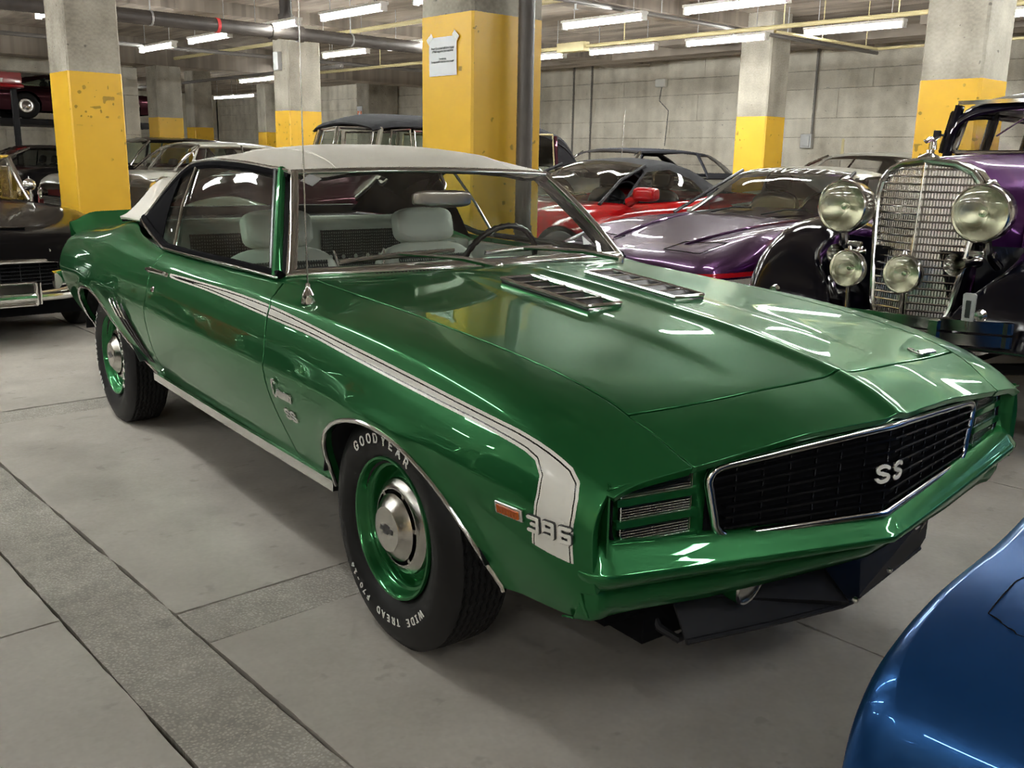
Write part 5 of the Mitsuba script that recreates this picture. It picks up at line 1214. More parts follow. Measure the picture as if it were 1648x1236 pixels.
# ------------------------------------------------------------------ 1930s sedan, purple with navy fenders
SED = thing('vintage_sedan', 'purple 1930s sedan with navy fenders, big chrome headlamps and tall chrome grille', 'car')
M = heading(-.305, 2.78)
def grille_w(z): return lin(z, (.50, .14), (.55, .18), (.62, .205), (.80, .228), (1.0, .25), (1.15, .26), (1.23, .245), (1.28, .205), (1.315, .13), (1.33, 0))
hood = {}
for x, w, zt in ((.09, .29, 1.340), (.0, .315, 1.348), (-.4, .40, 1.362), (-.9, .505, 1.378), (-1.22, .58, 1.385)):
    hood[x] = [(0, zt), (w * .35, zt - .008), (w * .68, zt - .045), (w * .92, zt - .14), (w, zt - .27), (w * .98, 1.0), (w * .94, .80), (w * .9, .60)]
HB, _ = car_body(SED, hood, 'paint_violet', M, name='bonnet', s=(.01, .02))
for s in (-1, 1):
    for i in range(16):
        x = -.16 - .045 * i; w = float(np.interp(-x, [-.09, 0, .4, .9, 1.22], [.29, .315, .40, .505, .58])) * .985
        put('bonnet_louvre', tube([(x, s * (w + .001), .82), (x, s * (w + .006), .98), (x, s * (w + .001), 1.07)], .008, 5), 'paint_violet', M=M, parent=HB)
put('bonnet_hinge', tube([(.2, 0, 1.342), (-.4, 0, 1.369), (-1.2, 0, 1.392)], .006, 6), 'chrome', M=M, parent=HB)
# radiator shell and grille
zs = np.r_[np.linspace(.52, 1.2, 24), np.linspace(1.22, 1.329, 16)]
out = [(-float(grille_w(z)), z) for z in zs] + [(0, 1.333)] + [(float(grille_w(z)), z) for z in zs[::-1]]
gx = lambda y, z: .300 - .30 * abs(y) + .16 * (.85 - z) * .55 + .05 * (z < .0)
P = [(gx(y, z), y, z) for y, z in out]
SHELL = put('radiator_shell', tube(P, .019, 10), 'chrome', M=M, parent=SED)
rows = [[(gx(y, z) + .004, y, z), (gx(y, z) - .03, y * 1.06, z + .008 * (z - .5)), (.19, y * 1.09, z + .012 * (z - .5)), (.12, y * 1.10, z + .012 * (z - .5))] for y, z in out]
put('shell_side', thick(grid_mesh(np.array(rows)), .003), 'chrome', M=M, parent=SHELL)
rows = [[(gx(k * grille_w(z), z) - .012, k * float(grille_w(z)), z) for k in np.linspace(-1, 1, 21)] for z in np.linspace(.53, 1.318, 30)]
m = grid_mesh(np.array(rows)); GG = put('grille', thick(m if m[1][:, 0].mean() > 0 else (m[0], -m[1], m[2][:, ::-1]), .004), 'brushed', M=M, parent=SHELL)
for z in np.linspace(.56, 1.29, 21):
    w = float(grille_w(z)) - .004; put('grille_bar', tube([(gx(y, z) + .003, y, z) for y in (-w, -w / 2, -.004, .004, w / 2, w)], .0055, 6), 'chrome', M=M, parent=GG)
for y in np.arange(-.243, .2431, .0135):
    if abs(y) < .005: continue
    z1 = max(z for z in np.linspace(.55, 1.32, 78) if grille_w(z) > abs(y) + .004); z0 = min(z for z in np.linspace(.53, 1.2, 68) if grille_w(z) > abs(y) + .004)
    put('grille_rib', tube([(gx(y, z) - .004, y, z) for z in np.linspace(z0, z1, 5)], .0026, 4), 'brushed', M=M, parent=GG)
put('centre_rib', tube([(gx(0, z) + .006, 0, z) for z in np.linspace(.53, 1.325, 8)], .007, 8), 'chrome', M=M, parent=GG)
OR = put('bonnet_ornament', lathe([(0, 0), (.05, .0), (.055, .012), (.035, .022), (.02, .030), (.018, .045), (0, .05)], 24, 'z'), 'chrome', M=M @ mat4(None, (.23, 0, 1.335)), parent=SED)
put('mascot', cat(xf(tube([(-.05, 0, .05), (-.03, 0, .085), (.01, 0, .10), (.05, 0, .085), (.075, 0, .09)], [.008, .014, .012, .010, .004], 8), np.eye(4)), tube([(-.03, -.03, .11), (-.01, 0, .09), (-.03, .03, .11)], [.003, .012, .003], 8), tube([(0, 0, .04), (.0, 0, .09)], .010, 8)), 'chrome', M=M @ mat4(None, (.23, 0, 1.335)), parent=OR)
# fenders
ftop = lambda x: smo(x, (-1.75, .30), (-1.35, .44), (-1.0, .66), (-.6, .89), (-.3, .99), (-.05, 1.02), (.15, .995), (.32, .915), (.45, .78), (.53, .62), (.565, .50))
for s in (-1, 1):
    rows = []
    for x in np.r_[np.linspace(-1.75, .35, 40), np.linspace(.37, .565, 22)]:
        z = float(ftop(x)); nose = smoothf(x, .30, .565); tail = smoothf(-x, .5, 1.6)
        yi, yo = .44 - .17 * nose + .14 * tail, .86 - .06 * nose ** 2
        zi = min(z - .02, max(z - .34, .44)) ; zo = z - .20 * (1 - .35 * nose) - .02
        q = [(yi, zi), (yi + .015, z - .14 * (1 - nose * .5)), (yi + .06, z - .045), (yi + .14, z - .008), (.66, z), (.74, z - .012), (.80 - .03 * nose, z - .045), (yo - .012, z - .11), (yo, zo)]
        tt = np.linspace(0, 1, len(q)); q = np.array(q); qq = np.stack([PchipInterpolator(tt, q[:, i])(np.linspace(0, 1, 26)) for i in (0, 1)], 1)
        rows.append([[x, s * y, zz] for y, zz in qq])
    m = grid_mesh(np.array(rows)); m = m if m[1][:, 2].mean() > 0 else (m[0], -m[1], m[2][:, ::-1])
    FD = put('front_fender', thick(m, .006), 'paint_navy', M=M, parent=SED)
    rw = np.array(rows); put('fender_bead', tube(np.vstack([rw[::2, -1], rw[-1, ::-3]]), .009, 8), 'paint_navy', M=M, parent=FD)
    put('inner_panel', thick(grid_mesh(np.array([[(x, s * (.44 - .17 * smoothf(x, .3, .565)), min(float(ftop(x)) - .2, .75)), (x, s * .28, .62), (x, s * .26, .38)] for x in np.linspace(-1.2, .42, 16)])), .006), 'paint_navy', M=M, parent=SED)
    put('fender_apron', thick(grid_mesh(np.array([[(.16 - .10 * k, s * (.265 + .23 * k), z + (.92 - z) * 0) for k in np.linspace(0, 1, 5)] for z in np.linspace(.42, .93, 6)])), .004), 'paint_navy', M=M, parent=SED)
    simple_wheel(SED, .0, s * .72, M, R=.365, w=.085, rim='paint_violet', rr=.225)
    HLp = lamp_round(SED, 'headlamp', (.40, s * .348, 1.095), .128, M, depth=.24)
    put('lamp_post', tube([(.33, s * .365, .965), (.30, s * .37, .90), (.24, s * .40, .84)], .022, 8), 'chrome', M=M, parent=HLp)
    put('lamp_ornament', cat(tube([(.41, s * .365, 1.225), (.34, s * .365, 1.24), (.27, s * .365, 1.22)], [.006, .012, .005], 8)), 'chrome', M=M, parent=HLp)
    put('lamp_bar', tube([(.29, s * .28, .90), (.29, s * .40, .90)], .016, 8), 'chrome', M=M, parent=SED)
    TL = put('fender_lamp', mv(lathe([(0, .035), (.018, .034), (.032, .022), (.034, .008), (.030, -.02), (.02, -.05), (0, -.07)], 20, 'x'), .06, s * .665, .985), 'chrome', M=M, parent=FD)
    put('fender_lamp_stem', tube([(.05, s * .665, .93), (.05, s * .665, .97)], .012, 8), 'chrome', M=M, parent=TL)
    put('horn', cat(xf(lathe([(.052, .0), (.05, -.004), (.03, -.05), (.018, -.16), (.018, -.22), (.03, -.25), (0, -.26)], 20, 'x'), mat4(None, (.50, s * .30, .86)))), 'chrome', M=M, parent=SED)
for y in (-.20, .085):
    FL = lamp_round(SED, 'fog_lamp', (.56, y, .80), .088, M, depth=.10)
    put('lamp_post', tube([(.53, y, .715), (.52, y, .60)], .012, 8), 'chrome', M=M, parent=FL)
    put('lamp_cap', mv(lathe([(0, .02), (.008, .018), (.012, 0)], 10, 'z'), .55, y, .893), 'chrome', M=M, parent=FL)
# bumper: two polished bars on brackets, with a badge on a post
for z, r in ((.618, .025), (.557, .025)):
    P = [(.78 - .16 * (abs(y) / .62) ** 2.6, y, z) for y in np.linspace(-.62, .62, 31)]
    BB = put('bumper_bar', sweep(P, [(-.012, -r), (.004, -r), (.014, -r * .5), (.016, 0), (.014, r * .5), (.004, r), (-.012, r)]), 'chrome', M=M, parent=SED)
    for y in (-.62, .62): put('bar_end', tube([(.625, y, z - r), (.625, y, z + r)], .024, 10), 'chrome', M=M, parent=BB)
for y in (-.36, .36): put('bumper_bracket', cat(box(.62, .785, y - .02, y + .02, .50, .635), box(-.1, .64, y - .03, y + .03, .42, .50)), 'chrome', smooth=False, M=M, parent=SED)
for y in (-.52, .52): put('bumper_bolt', mv(lathe([(0, .03), (.02, .026), (.028, 0)], 14, 'x'), .68, y, .668), 'chrome', M=M, parent=SED)
BG = put('badge', to_plane(extrude(Polygon([(-.024, -.06), (.024, -.06), (.028, .055), (.02, .062), (-.02, .062), (-.028, .055)]), .012), (.76, .50, .71), (0, 1, 0), (0, 0, 1), (1, 0, 0)), 'galvanised', smooth=False, M=M, parent=SED)
put('badge_post', tube([(.76, .50, .61), (.76, .50, .66)], .009, 8), 'brushed', M=M, parent=BG); put('badge_figure', to_plane(extrude(sbox(-.010, -.045, .010, .03), .006, .012), (.76, .50, .71), (0, 1, 0), (0, 0, 1), (1, 0, 0)), 'dark_metal', smooth=False, M=M, parent=BG)
put('chassis', cat(box(-3.6, .5, -.25, .25, .32, .48), box(-.5, .25, -.22, .22, .4, .9), box(-3.4, -1.1, -.62, .62, .34, .5)), 'black_cavity', smooth=False, M=M, parent=SED)
put('front_axle', tube([(.0, -.66, .36), (.02, -.3, .30), (.02, .3, .30), (0, .66, .36)], .03, 8), 'black_satin', M=M, parent=SED)
for s in (-1, 1): put('running_board', rbox(-3.0, -1.55, min(s * .58, s * .86), max(s * .58, s * .86), .36, .41, .015), 'paint_navy', M=M, parent=SED)
# cabin
cab = {}
for x, w, zt in ((-1.22, .60, 1.385), (-1.34, .665, 1.40), (-1.5, .70, 1.41), (-2.6, .74, 1.41), (-3.3, .70, 1.36), (-3.7, .60, 1.2)):
    cab[x] = [(0, zt), (w * .5, zt - .005), (w * .85, zt - .03), (w * .98, zt - .10), (w, 1.1), (w, .85), (w * .99, .6), (w * .97, .42)]
car_body(SED, cab, 'paint_violet', M, name='cabin', s=(.01, .03), fields=[lambda x, h, z, t: np.where((t < 2.3) & (x > -3.2), -1.36 * 0 - 1.40 * 0 + (x + 1.36), 1.0)])
roofst = {}
for x, zt, w in ((-1.30, 1.675, .58), (-1.36, 1.72, .60), (-1.5, 1.765, .62), (-2.0, 1.80, .64), (-2.7, 1.79, .64), (-3.3, 1.66, .60), (-3.6, 1.42, .55)):
    roofst[x] = [(0, zt), (w * .5, zt - .015), (w * .82, zt - .05), (w * .98, zt - .11), (w * 1.03, zt - .17)]
car_body(SED, roofst, 'paint_navy', M, name='roof', s=(.01, .03))
wsz0, wsz1 = 1.385, 1.665
def wsp(y, k): return (-1.235 - .10 * k - .10 * (abs(y) / .6) ** 2, y * (1 - .04 * k), wsz0 + (wsz1 - wsz0) * k)
lp = [wsp(y, 0) for y in np.linspace(-.54, .54, 9)] + [wsp(.575, k) for k in np.linspace(.08, .92, 5)] + [wsp(y, 1) for y in np.linspace(.54, -.54, 9)] + [wsp(-.575, k) for k in np.linspace(.92, .08, 5)]
WF = put('windscreen_frame', tube(lp, .020, 8, close=True), 'chrome', M=M, parent=SED)
put('windscreen', grid_mesh(np.array([[wsp(y, k) for k in np.linspace(0, 1, 4)] for y in np.linspace(-.57, .57, 13)])), 'glass', M=M, parent=WF)
for s in (-1, 1):
    put('windscreen_pillar', tube([(-1.325, s * .615, 1.36), (-1.40, s * .60, 1.68)], .03, 8), 'paint_navy', M=M, parent=SED)
    for x0, x1 in ((-2.05, -1.42), (-2.75, -2.13)):
        F_ = put('window_frame', tube([(x0, s * .705, 1.40), (x1, s * .70, 1.40), (x1 + .01, s * .645, 1.64), (x0, s * .66, 1.655)], .016, 6, close=True), 'paint_navy', M=M, parent=SED)
        put('side_glass', grid_mesh(np.array([[(x0, s * .70, 1.40), (x0, s * .66, 1.65)], [(x1, s * .70, 1.40), (x1, s * .645, 1.645)]])), 'glass', M=M, parent=F_)
    put('door_post', cat(tube([(-2.09, s * .71, 1.36), (-2.09, s * .66, 1.68)], .03, 6), tube([(-2.85, s * .71, 1.36), (-2.85, s * .65, 1.68)], .06, 6)), 'paint_navy', M=M, parent=SED)
    put('side_mirror', cat(tube([(-1.36, s * .66, 1.50), (-1.36, s * .70, 1.50)], .008, 6), rbox(-1.38, -1.345, min(s * .69, s * .73), max(s * .69, s * .73), 1.48, 1.53, .006)), 'black_satin', M=M, parent=SED)
put('wiper', cat(tube([(-1.33, -.05, 1.66), (-1.31, -.10, 1.66)], .02, 8), tube([(-1.31, -.09, 1.65), (-1.275, -.30, 1.49)], .006, 6)), 'chrome', M=M, parent=WF)
put('visor_bar', sweep([(-1.30 - .10 * (y / .6) ** 2, y, 1.70) for y in np.linspace(-.60, .60, 15)], [(-.02, -.012), (.02, -.012), (.02, .012), (-.02, .012)]), 'chrome', M=M, parent=SED)
put('hood_sign', rbox(-1.14, -1.10, .02, .62, 1.375, 1.425, .004), 'black_satin', M=M, parent=SED)
interior(SED, -3.3, -1.45, .62, .5, M, rows=((-2.1, .3),), top=1.35)

# ------------------------------------------------------------------ wedge-nosed sports car in aubergine over white with a white roof
C4 = thing('sports_car', 'aubergine and white wedge-nosed sports car with red ribbon line and white windscreen lettering', 'car')
M = heading(-2.80, 3.86, 0) @ np.diag([1, 1, 1.09, 1])
st = {.86: (.515, .512, .500, .50, .72, .47, .40), .82: (.56, .555, .53, .60, .80, .48, .30), .70: (.605, .602, .585, .66, .86, .50, .24), .45: (.655, .652, .66, .70, .89, .54, .22), .1: (.705, .705, .745, .72, .90, .58, .20), -.3: (.755, .752, .775, .74, .90, .60, .20),
      -.8: (.80, .797, .785, .78, .89, .60, .20), -1.2: (.83, .83, .80, .78, .88, .60, .20), -2.0: (.83, .83, .83, .78, .90, .62, .20), -2.6: (.86, .86, .87, .74, .91, .62, .22), -3.2: (.88, .88, .86, .72, .88, .62, .30), -3.42: (.80, .80, .78, .66, .82, .6, .36)}
A_F, A_R = wheel_circle(0, .32, .375), wheel_circle(-2.44, .33, .385)
k1, m1 = car_body(C4, st, 'paint_aubergine', M, (A_F, A_R), fields=[lambda x, h, z, t: z - .478])
k2, m2 = car_body(C4, st, 'paint_white', M, (A_F, A_R), name='lower_body', fields=[lambda x, h, z, t: .474 - z])
R1 = m1
put('ribbon', thick((lambda m_: (m_[0] + m_[1] * .0012, m_[1], m_[2]))(both(clip(clip(m1, .525 - m1[0][:, 2] - .012 * np.sin(m1[0][:, 1] * 3)), clip(m1, .525 - m1[0][:, 2] - .012 * np.sin(m1[0][:, 1] * 3))[0][:, 2] - .490))), .0006), 'ribbon_red', M=M, parent=k1)
sca = {-.78: (.78, .60, .775, .76, .77), -.95: (.885, .60, .865, .77, .80), -1.15: (1.01, .585, .975, .77, .82), -1.35: (1.115, .565, 1.07, .77, .83), -1.52: (1.165, .55, 1.125, .77, .835), -1.9: (1.18, .55, 1.135, .765, .84), -2.2: (1.15, .53, 1.10, .76, .86), -2.6: (1.03, .50, .98, .74, .88), -3.05: (.88, .50, .86, .70, .86)}
XT4 = lambda h: -1.50 - .10 * (h / .55) ** 2
mc4 = canopy(C4, sca, M, XT4, 'smoked_glass', 'paint_white', side=[[(-1.02, .80), (-1.50, 1.095), (-1.95, 1.11), (-2.08, .86)]], rear=lambda x, h, z, t: np.minimum(np.minimum(-2.15 - x, .45 - h), x + 2.95), top_name='roof_panel')
for s in (-1, 1):
    put('windscreen_pillar', tube([(-.80, s * .755, .79), (-1.15, s * .605, .985), (-1.52, s * .555, 1.135)], .014, 8), 'dark_metal', M=M, parent=C4)
    P = [(.62, s * .30, .0), (.62, s * .62, .0), (.36, s * .66, .0), (.36, s * .30, .0)]
    from scipy.spatial import cKDTree
    tr = cKDTree(m1[0][:, :2]); zz = lambda x, y: float(m1[0][tr.query((x, abs(y)), k=3)[1], 2].max())
    loopL = [(x, y, zz(x, y) + .0005) for a, b in zip(P, P[1:] + P[:1]) for x, y in [(a[0] + (b[0] - a[0]) * t_, a[1] + (b[1] - a[1]) * t_) for t_ in (0, .33, .66)]]
    put('popup_lamp_seam', tube(loopL, .0028, 4, close=True), 'black_cavity', M=M, parent=k1)
    put('corner_lamp', to_plane(rbox(-.10, .10, -.026, .026, -.012, .012, .008), (.775, s * .70, .425), unit([-.45 * s * s, s * 1.0, 0]), (0, 0, 1), unit([1, .45 * s, 0])), 'amber_lens', M=M, parent=k2)
    put('fog_lamp', to_plane(rbox(-.085, .085, -.026, .026, -.012, .012, .008), (.842, s * .47, .425), unit([-.15, s, 0]), (0, 0, 1), unit([1, .15 * s, 0])), 'black_trim', M=M, parent=k2)
    for x in (0, -2.44): simple_wheel(C4, x, s * .78, M, R=.325, w=.12, rr=.215, style=1)
EM = put('nose_emblem', to_plane(cat(*[stroke(np.array([(.052 * math.cos(a), .020 * math.sin(a)) for a in np.linspace(0, 2 * math.pi, 24)]).tolist(), .005, .004)]), (.66, 0, zz(.66, 0) + .002), (0, 1, 0), unit([-.95, 0, .22]), unit([.22, 0, .95])), 'chrome', smooth=False, M=M, parent=k1)
put('emblem_flag', to_plane(cat(extrude([(-.05, -.008), (-.012, -.012), (-.012, .012), (-.05, .010)], .006), extrude([(.0, -.010), (.038, -.006), (.040, .010), (.002, .014)], .006)), (.66, 0, zz(.66, 0) + .002), (0, 1, 0), unit([-.95, 0, .22]), unit([.22, 0, .95])), 'chrome', smooth=False, M=M, parent=EM)
for s in (-1, 1): put('bonnet_crease', tube([(x, s * (.42 - .16 * x), zz(x, .42 - .16 * x) + .002) for x in np.linspace(-.75, .45, 14)], [.002] + [.011] * 12 + [.002], 6), 'paint_aubergine', M=M, parent=k1)
# lettering along the top of the windscreen, on the glass
gl = clip(mc4, mc4[0][:, 0] - XT4(mc4[0][:, 1])); gl = clip(gl, 2.0 - gl[2][:, 0]); tg = cKDTree(gl[0][:, :2])
def on_glass(y, d):
    x = float(XT4(abs(y))) + d; i = tg.query((x, abs(y)), k=3)[1]; p = gl[0][i].mean(0); n = unit(gl[1][i].mean(0)); return np.array([x, y, p[2] - (x - p[0]) * n[0] / n[2]]), n * [1, np.sign(y) or 1, 1]
V, F = text('CORVETTE', .085, .0012, True); V = V * [1.5, 1, 1]; V[:, 0] += V[:, 1] * .35; V[:, 0] -= (V[:, 0].max() + V[:, 0].min()) / 2
L_ = np.array([(lambda pn: pn[0] + pn[1] * (.003 + v[2]))(on_glass(v[0] * .95 / max(V[:, 0].max(), 1e-6) * .45 / .95, .125 - v[1] * 1.0)) for v in V])
put('screen_lettering', (L_, F), 'letter_white', smooth=False, M=M, parent=C4)
interior(C4, -2.3, -.95, .70, .22, M, rows=((-1.75, .37),), top=.85); wheelring(C4, M, (-1.30, .37, .80))
for s in (-1, 1): put('wiper', tube([(-.80, s * .25 - .1, .815), (-.86, s * .25 + .1, .86), (-.88, s * .25 + .25, .86)], .007, 6), 'black_satin', M=M, parent=C4)
put('underbody', box(-3.2, .7, -.62, .62, .16, .34), 'black_cavity', smooth=False, M=M, parent=C4)

# ------------------------------------------------------------------ red convertible with black top
C5 = thing('convertible', 'bright red sports convertible with black cloth top raised, between yellow column and aubergine car', 'car')
M = heading(-5.0, 3.75, 0) @ np.diag([1, 1, 1.055, 1])
st = {.97: (.50, .498, .49, .45, .66, .46, .36), .90: (.56, .555, .53, .56, .78, .48, .26), .7: (.63, .628, .62, .62, .86, .52, .22), .35: (.72, .718, .74, .68, .91, .58, .20), 0: (.77, .77, .83, .70, .925, .62, .20), -.4: (.82, .82, .855, .72, .925, .64, .20), -.8: (.865, .86, .86, .76, .91, .64, .20),
      -1.3: (.87, .87, .86, .80, .90, .64, .20), -2.0: (.88, .88, .88, .80, .925, .66, .20), -2.6: (.92, .92, .94, .76, .94, .66, .22), -3.2: (.93, .93, .92, .74, .92, .66, .32), -3.55: (.86, .86, .84, .70, .86, .64, .42), -3.62: (.80, .80, .77, .66, .82, .62, .46)}
k1, m1 = car_body(C5, st, 'paint_red', M, (wheel_circle(0, .33, .375), wheel_circle(-2.65, .33, .385)), fields=[lambda x, h, z, t: np.where((t < 1.9) & (x < -.95) & (x > -2.35), -1, 1)])
sca = {-.62: (.83, .62, .835, .78, .85), -.85: (.965, .62, .935, .79, .86), -1.1: (1.10, .60, 1.05, .79, .87), -1.35: (1.20, .58, 1.14, .79, .875), -1.55: (1.245, .57, 1.185, .79, .88), -1.9: (1.265, .56, 1.20, .785, .88), -2.2: (1.245, .55, 1.17, .78, .89), -2.5: (1.16, .54, 1.08, .77, .92), -2.75: (1.03, .53, .97, .75, .94), -2.92: (.93, .52, .92, .70, .93)}
canopy(C5, sca, M, lambda h: -1.47 - .09 * (h / .57) ** 2, 'smoked_glass', 'cloth_black', side=[[(-1.00, .86), (-1.50, 1.135), (-1.86, 1.155), (-2.18, 1.06), (-2.32, .89)]], rear=lambda x, h, z, t: np.minimum(np.minimum(-2.40 - x, .42 - h), x + 2.74))
for s in (-1, 1):
    put('windscreen_pillar', tube([(-.66, s * .765, .855), (-1.10, s * .63, 1.06), (-1.50, s * .58, 1.19)], .016, 8), 'black_satin', M=M, parent=C5)
    MI = put('mirror', xf(pillow(.23, .125, .17), mat4(rot([0, 0, 1], s * 12)[:3, :3], (-1.06, s * .985, .945))), 'paint_red', smooth=60, M=M, parent=C5)
    put('mirror_arm', tube([(-1.02, s * .80, .86), (-1.04, s * .90, .91)], [.05, .03], 8), 'paint_red', M=M, parent=MI)
    for x in (0, -2.65): simple_wheel(C5, x, s * .80, M, R=.33, w=.12, rr=.22, style=1)
    put('door_seam', tube([(-2.18, s * .885, .86), (-2.15, s * .925, .66), (-2.05, s * .90, .32)], .003, 4), 'black_cavity', M=M, parent=k1)
interior(C5, -2.45, -1.0, .72, .22, M, rows=((-1.95, .37),), top=.9); wheelring(C5, M, (-1.42, .37, .86))
put('inside_mirror', mv(pillow(.22, .055, .03), -1.36, 0, 1.09), 'black_satin', smooth=60, M=M, parent=C5)
put('underbody', box(-3.3, .7, -.62, .62, .16, .36), 'black_cavity', smooth=False, M=M, parent=C5)
# ------------------------------------------------------------------ black 1960s roadster behind the green coupe, nose to its tail
RO = thing('roadster', 'black 1960s roadster with letters across its nose, behind the green coupe', 'car')
M = mat4(GM[:3, :3], G(-5.80, -.52, 0))
st = {.86: (.56, .56, .54, .40, .60, .50, .42), .83: (.68, .67, .64, .50, .74, .50, .38), .74: (.765, .755, .73, .58, .83, .54, .33), .5: (.825, .81, .83, .62, .88, .60, .27), .1: (.865, .85, .905, .64, .905, .62, .22), -.4: (.89, .88, .90, .70, .90, .62, .22),
      -.9: (.91, .90, .89, .74, .88, .62, .22), -1.8: (.90, .90, .90, .76, .88, .62, .22), -2.6: (.92, .92, .90, .70, .90, .62, .24), -3.3: (.86, .86, .82, .62, .84, .60, .32), -3.6: (.70, .70, .66, .5, .7, .56, .4)}
hole = [(0, .395), (.47, .40), (.545, .44), (.56, .49), (.53, .545), (.44, .575), (0, .585)]
hp = np.array([(y, z) for y, z in hole] + [(-y, z) for y, z in hole[::-1][1:-1]])
k1, m1 = car_body(RO, st, 'paint_black', M, (wheel_circle(0, .33, .38), wheel_circle(-2.59, .33, .38)), fields=[lambda x, h, z, t: np.where(x > .45, -inpoly(np.stack([h, z], 1), hp), .1), lambda x, h, z, t: np.where((t < 1.9) & (x < -.95) & (x > -2.2), -1, 1)])
yz = np.array(hp); sy = lambda y, z: .86 - .10 * (abs(y) / .56) ** 2.4 - .05 * max(0, (z - .5)) 
GRL = put('grille_ring', tube([(sy(y, z) + .0, y * 1.01, z) for y, z in smooth_poly(np.vstack([hp, hp[:1]]), 4)], .016, 8, close=False), 'chrome', M=M, parent=RO)
put('grille_mesh', thick(grid_mesh(np.array([[(sy(y, z) - .05, y, z) for z in np.linspace(.385, .595, 6)] for y in np.linspace(-.57, .57, 21)])), .004), 'black_cavity', M=M, parent=GRL)
for z in np.linspace(.42, .565, 7): put('grille_bar', tube([(sy(y, z) - .03, y, z) for y in np.linspace(-.53, .53, 15)], .0032, 4), 'dark_metal', M=M, parent=GRL)
for y in np.linspace(-.5, .5, 9): put('grille_bar', tube([(sy(y, .5) - .035, y, .41), (sy(y, .5) - .035, y, .575)], .0028, 4), 'dark_metal', M=M, parent=GRL)
put('lower_bumper', tube([(sy(y, .5) + .03 - .02 * (abs(y) > .5), y, .345 + .085 * smoothf(abs(y), .42, .64)) for y in np.linspace(-.66, .66, 31)], .028, 10), 'chrome', M=M, parent=RO)
for s in (-1, 1):
    put('bumper_tip', mv((lambda m: (m[0] * [1, 1, 1], m[1]))(pillow(.10, .12, .11)), .80, s * .62, .485), 'chrome', smooth=60, M=M, parent=RO)
    for y in (.60, .755): lamp_round(RO, 'headlamp', (.815 - .10 * (y - .6) / .15, s * y, .685), .072, M, depth=.16, shell='paint_black')
    for x in (0, -2.59): simple_wheel(RO, x, s * .735, M, R=.335, w=.09, rim='chrome', rr=.20)
    put('screen_post', tube([(-.86, s * .70, .90), (-.98, s * .66, 1.05), (-1.12, s * .63, 1.24)], .022, 8), 'chrome', M=M, parent=RO)
    put('tail_pipe', tube([(.60, s * .58, .27), (.74, s * .60, .27)], .03, 10), 'chrome', M=M, parent=RO)
PL = put('plate_bracket', cat(rbox(.865, .885, -.20, .20, .305, .44, .006)), 'brushed', M=M, parent=RO)
put('bracket_frame', cat(tube([(.89, -.205, .30), (.895, -.205, .445)], .022, 10), tube([(.89, .205, .30), (.895, .205, .445)], .022, 10), tube([(.885, -.2, .298), (.885, .2, .298)], .011, 8), tube([(.885, -.2, .445), (.885, .2, .445)], .007, 8)), 'chrome', M=M, parent=PL)
tr = cKDTree(m1[0][:, 1:]); nz = m1[0]
fr = m1[0][(m1[0][:, 0] > .3) & (m1[2][:, 0] < 2.6)]; trf = cKDTree(fr[:, 1:])
from_yz = lambda y, z: fr[trf.query((abs(y), z), k=1)[1], 0]
for i, ch in enumerate('CORVETTE'):
    y = (i - 3.5) * .128; V, F = text(ch, .026, .004, True); V = (V - [V[:, 0].mean(), .013, 0]) * [1.9, 1.25, 1]; x = float(from_yz(y, .655))
    n = unit([.9, .22 * np.sign(y) * abs(y), .35]); ex = unit(np.cross([0, 0, 1.0], n)); put('nose_letter', to_plane((V, F), (x + .004, y, .655), ex, np.cross(n, ex), n), 'lens_silver', smooth=False, M=M, parent=k1)
put('screen_header', tube([(-1.02 - .10 * (abs(y) / .63) ** 2, y, 1.245) for y in np.linspace(-.63, .63, 15)], .018, 8), 'chrome', M=M, parent=RO)
put('windscreen', grid_mesh(np.array([[(-.72 - .14 * (abs(y) / .7) ** 2 - .30 * k + .04 * k * 0, y * (1 - .08 * k), .91 + .335 * k) for k in np.linspace(0, 1, 5)] for y in np.linspace(-.68, .68, 15)])), 'glass', M=M, parent=RO)
MR = put('fender_mirror', xf(lathe([(.0, .012), (.045, .010), (.052, 0), (.04, -.04), (.015, -.07), (0, -.075)], 20, 'x'), mat4(rot([0, 0, 1], 200)[:3, :3], (-.72, .66, 1.03))), 'chrome', M=M, parent=RO)
put('mirror_stem', tube([(-.69, .66, .90), (-.69, .66, .99)], [.014, .009], 8), 'chrome', M=M, parent=MR)
put('bonnet_bulge', thick((lambda m: m if m[1][:, 2].mean() > 0 else (m[0], -m[1], m[2][:, ::-1]))(grid_mesh(np.array([[(x, y, float(np.interp(x, [-.8, .1, .6], [.905, .868, .80])) + .035 * math.cos(y / .22 * math.pi / 2) ** 1.0 * smoothf(np.array(.68 - x), 0, .35) - .004) for y in np.linspace(-.22, .22, 13)] for x in np.linspace(-.85, .68, 24)]))), .01), 'paint_black', M=M, parent=RO)
interior(RO, -2.2, -.95, .70, .25, M, rows=((-1.6, .36),), top=.95); put('underbody', box(-3.4, .7, -.6, .6, .2, .36), 'black_cavity', smooth=False, M=M, parent=RO)

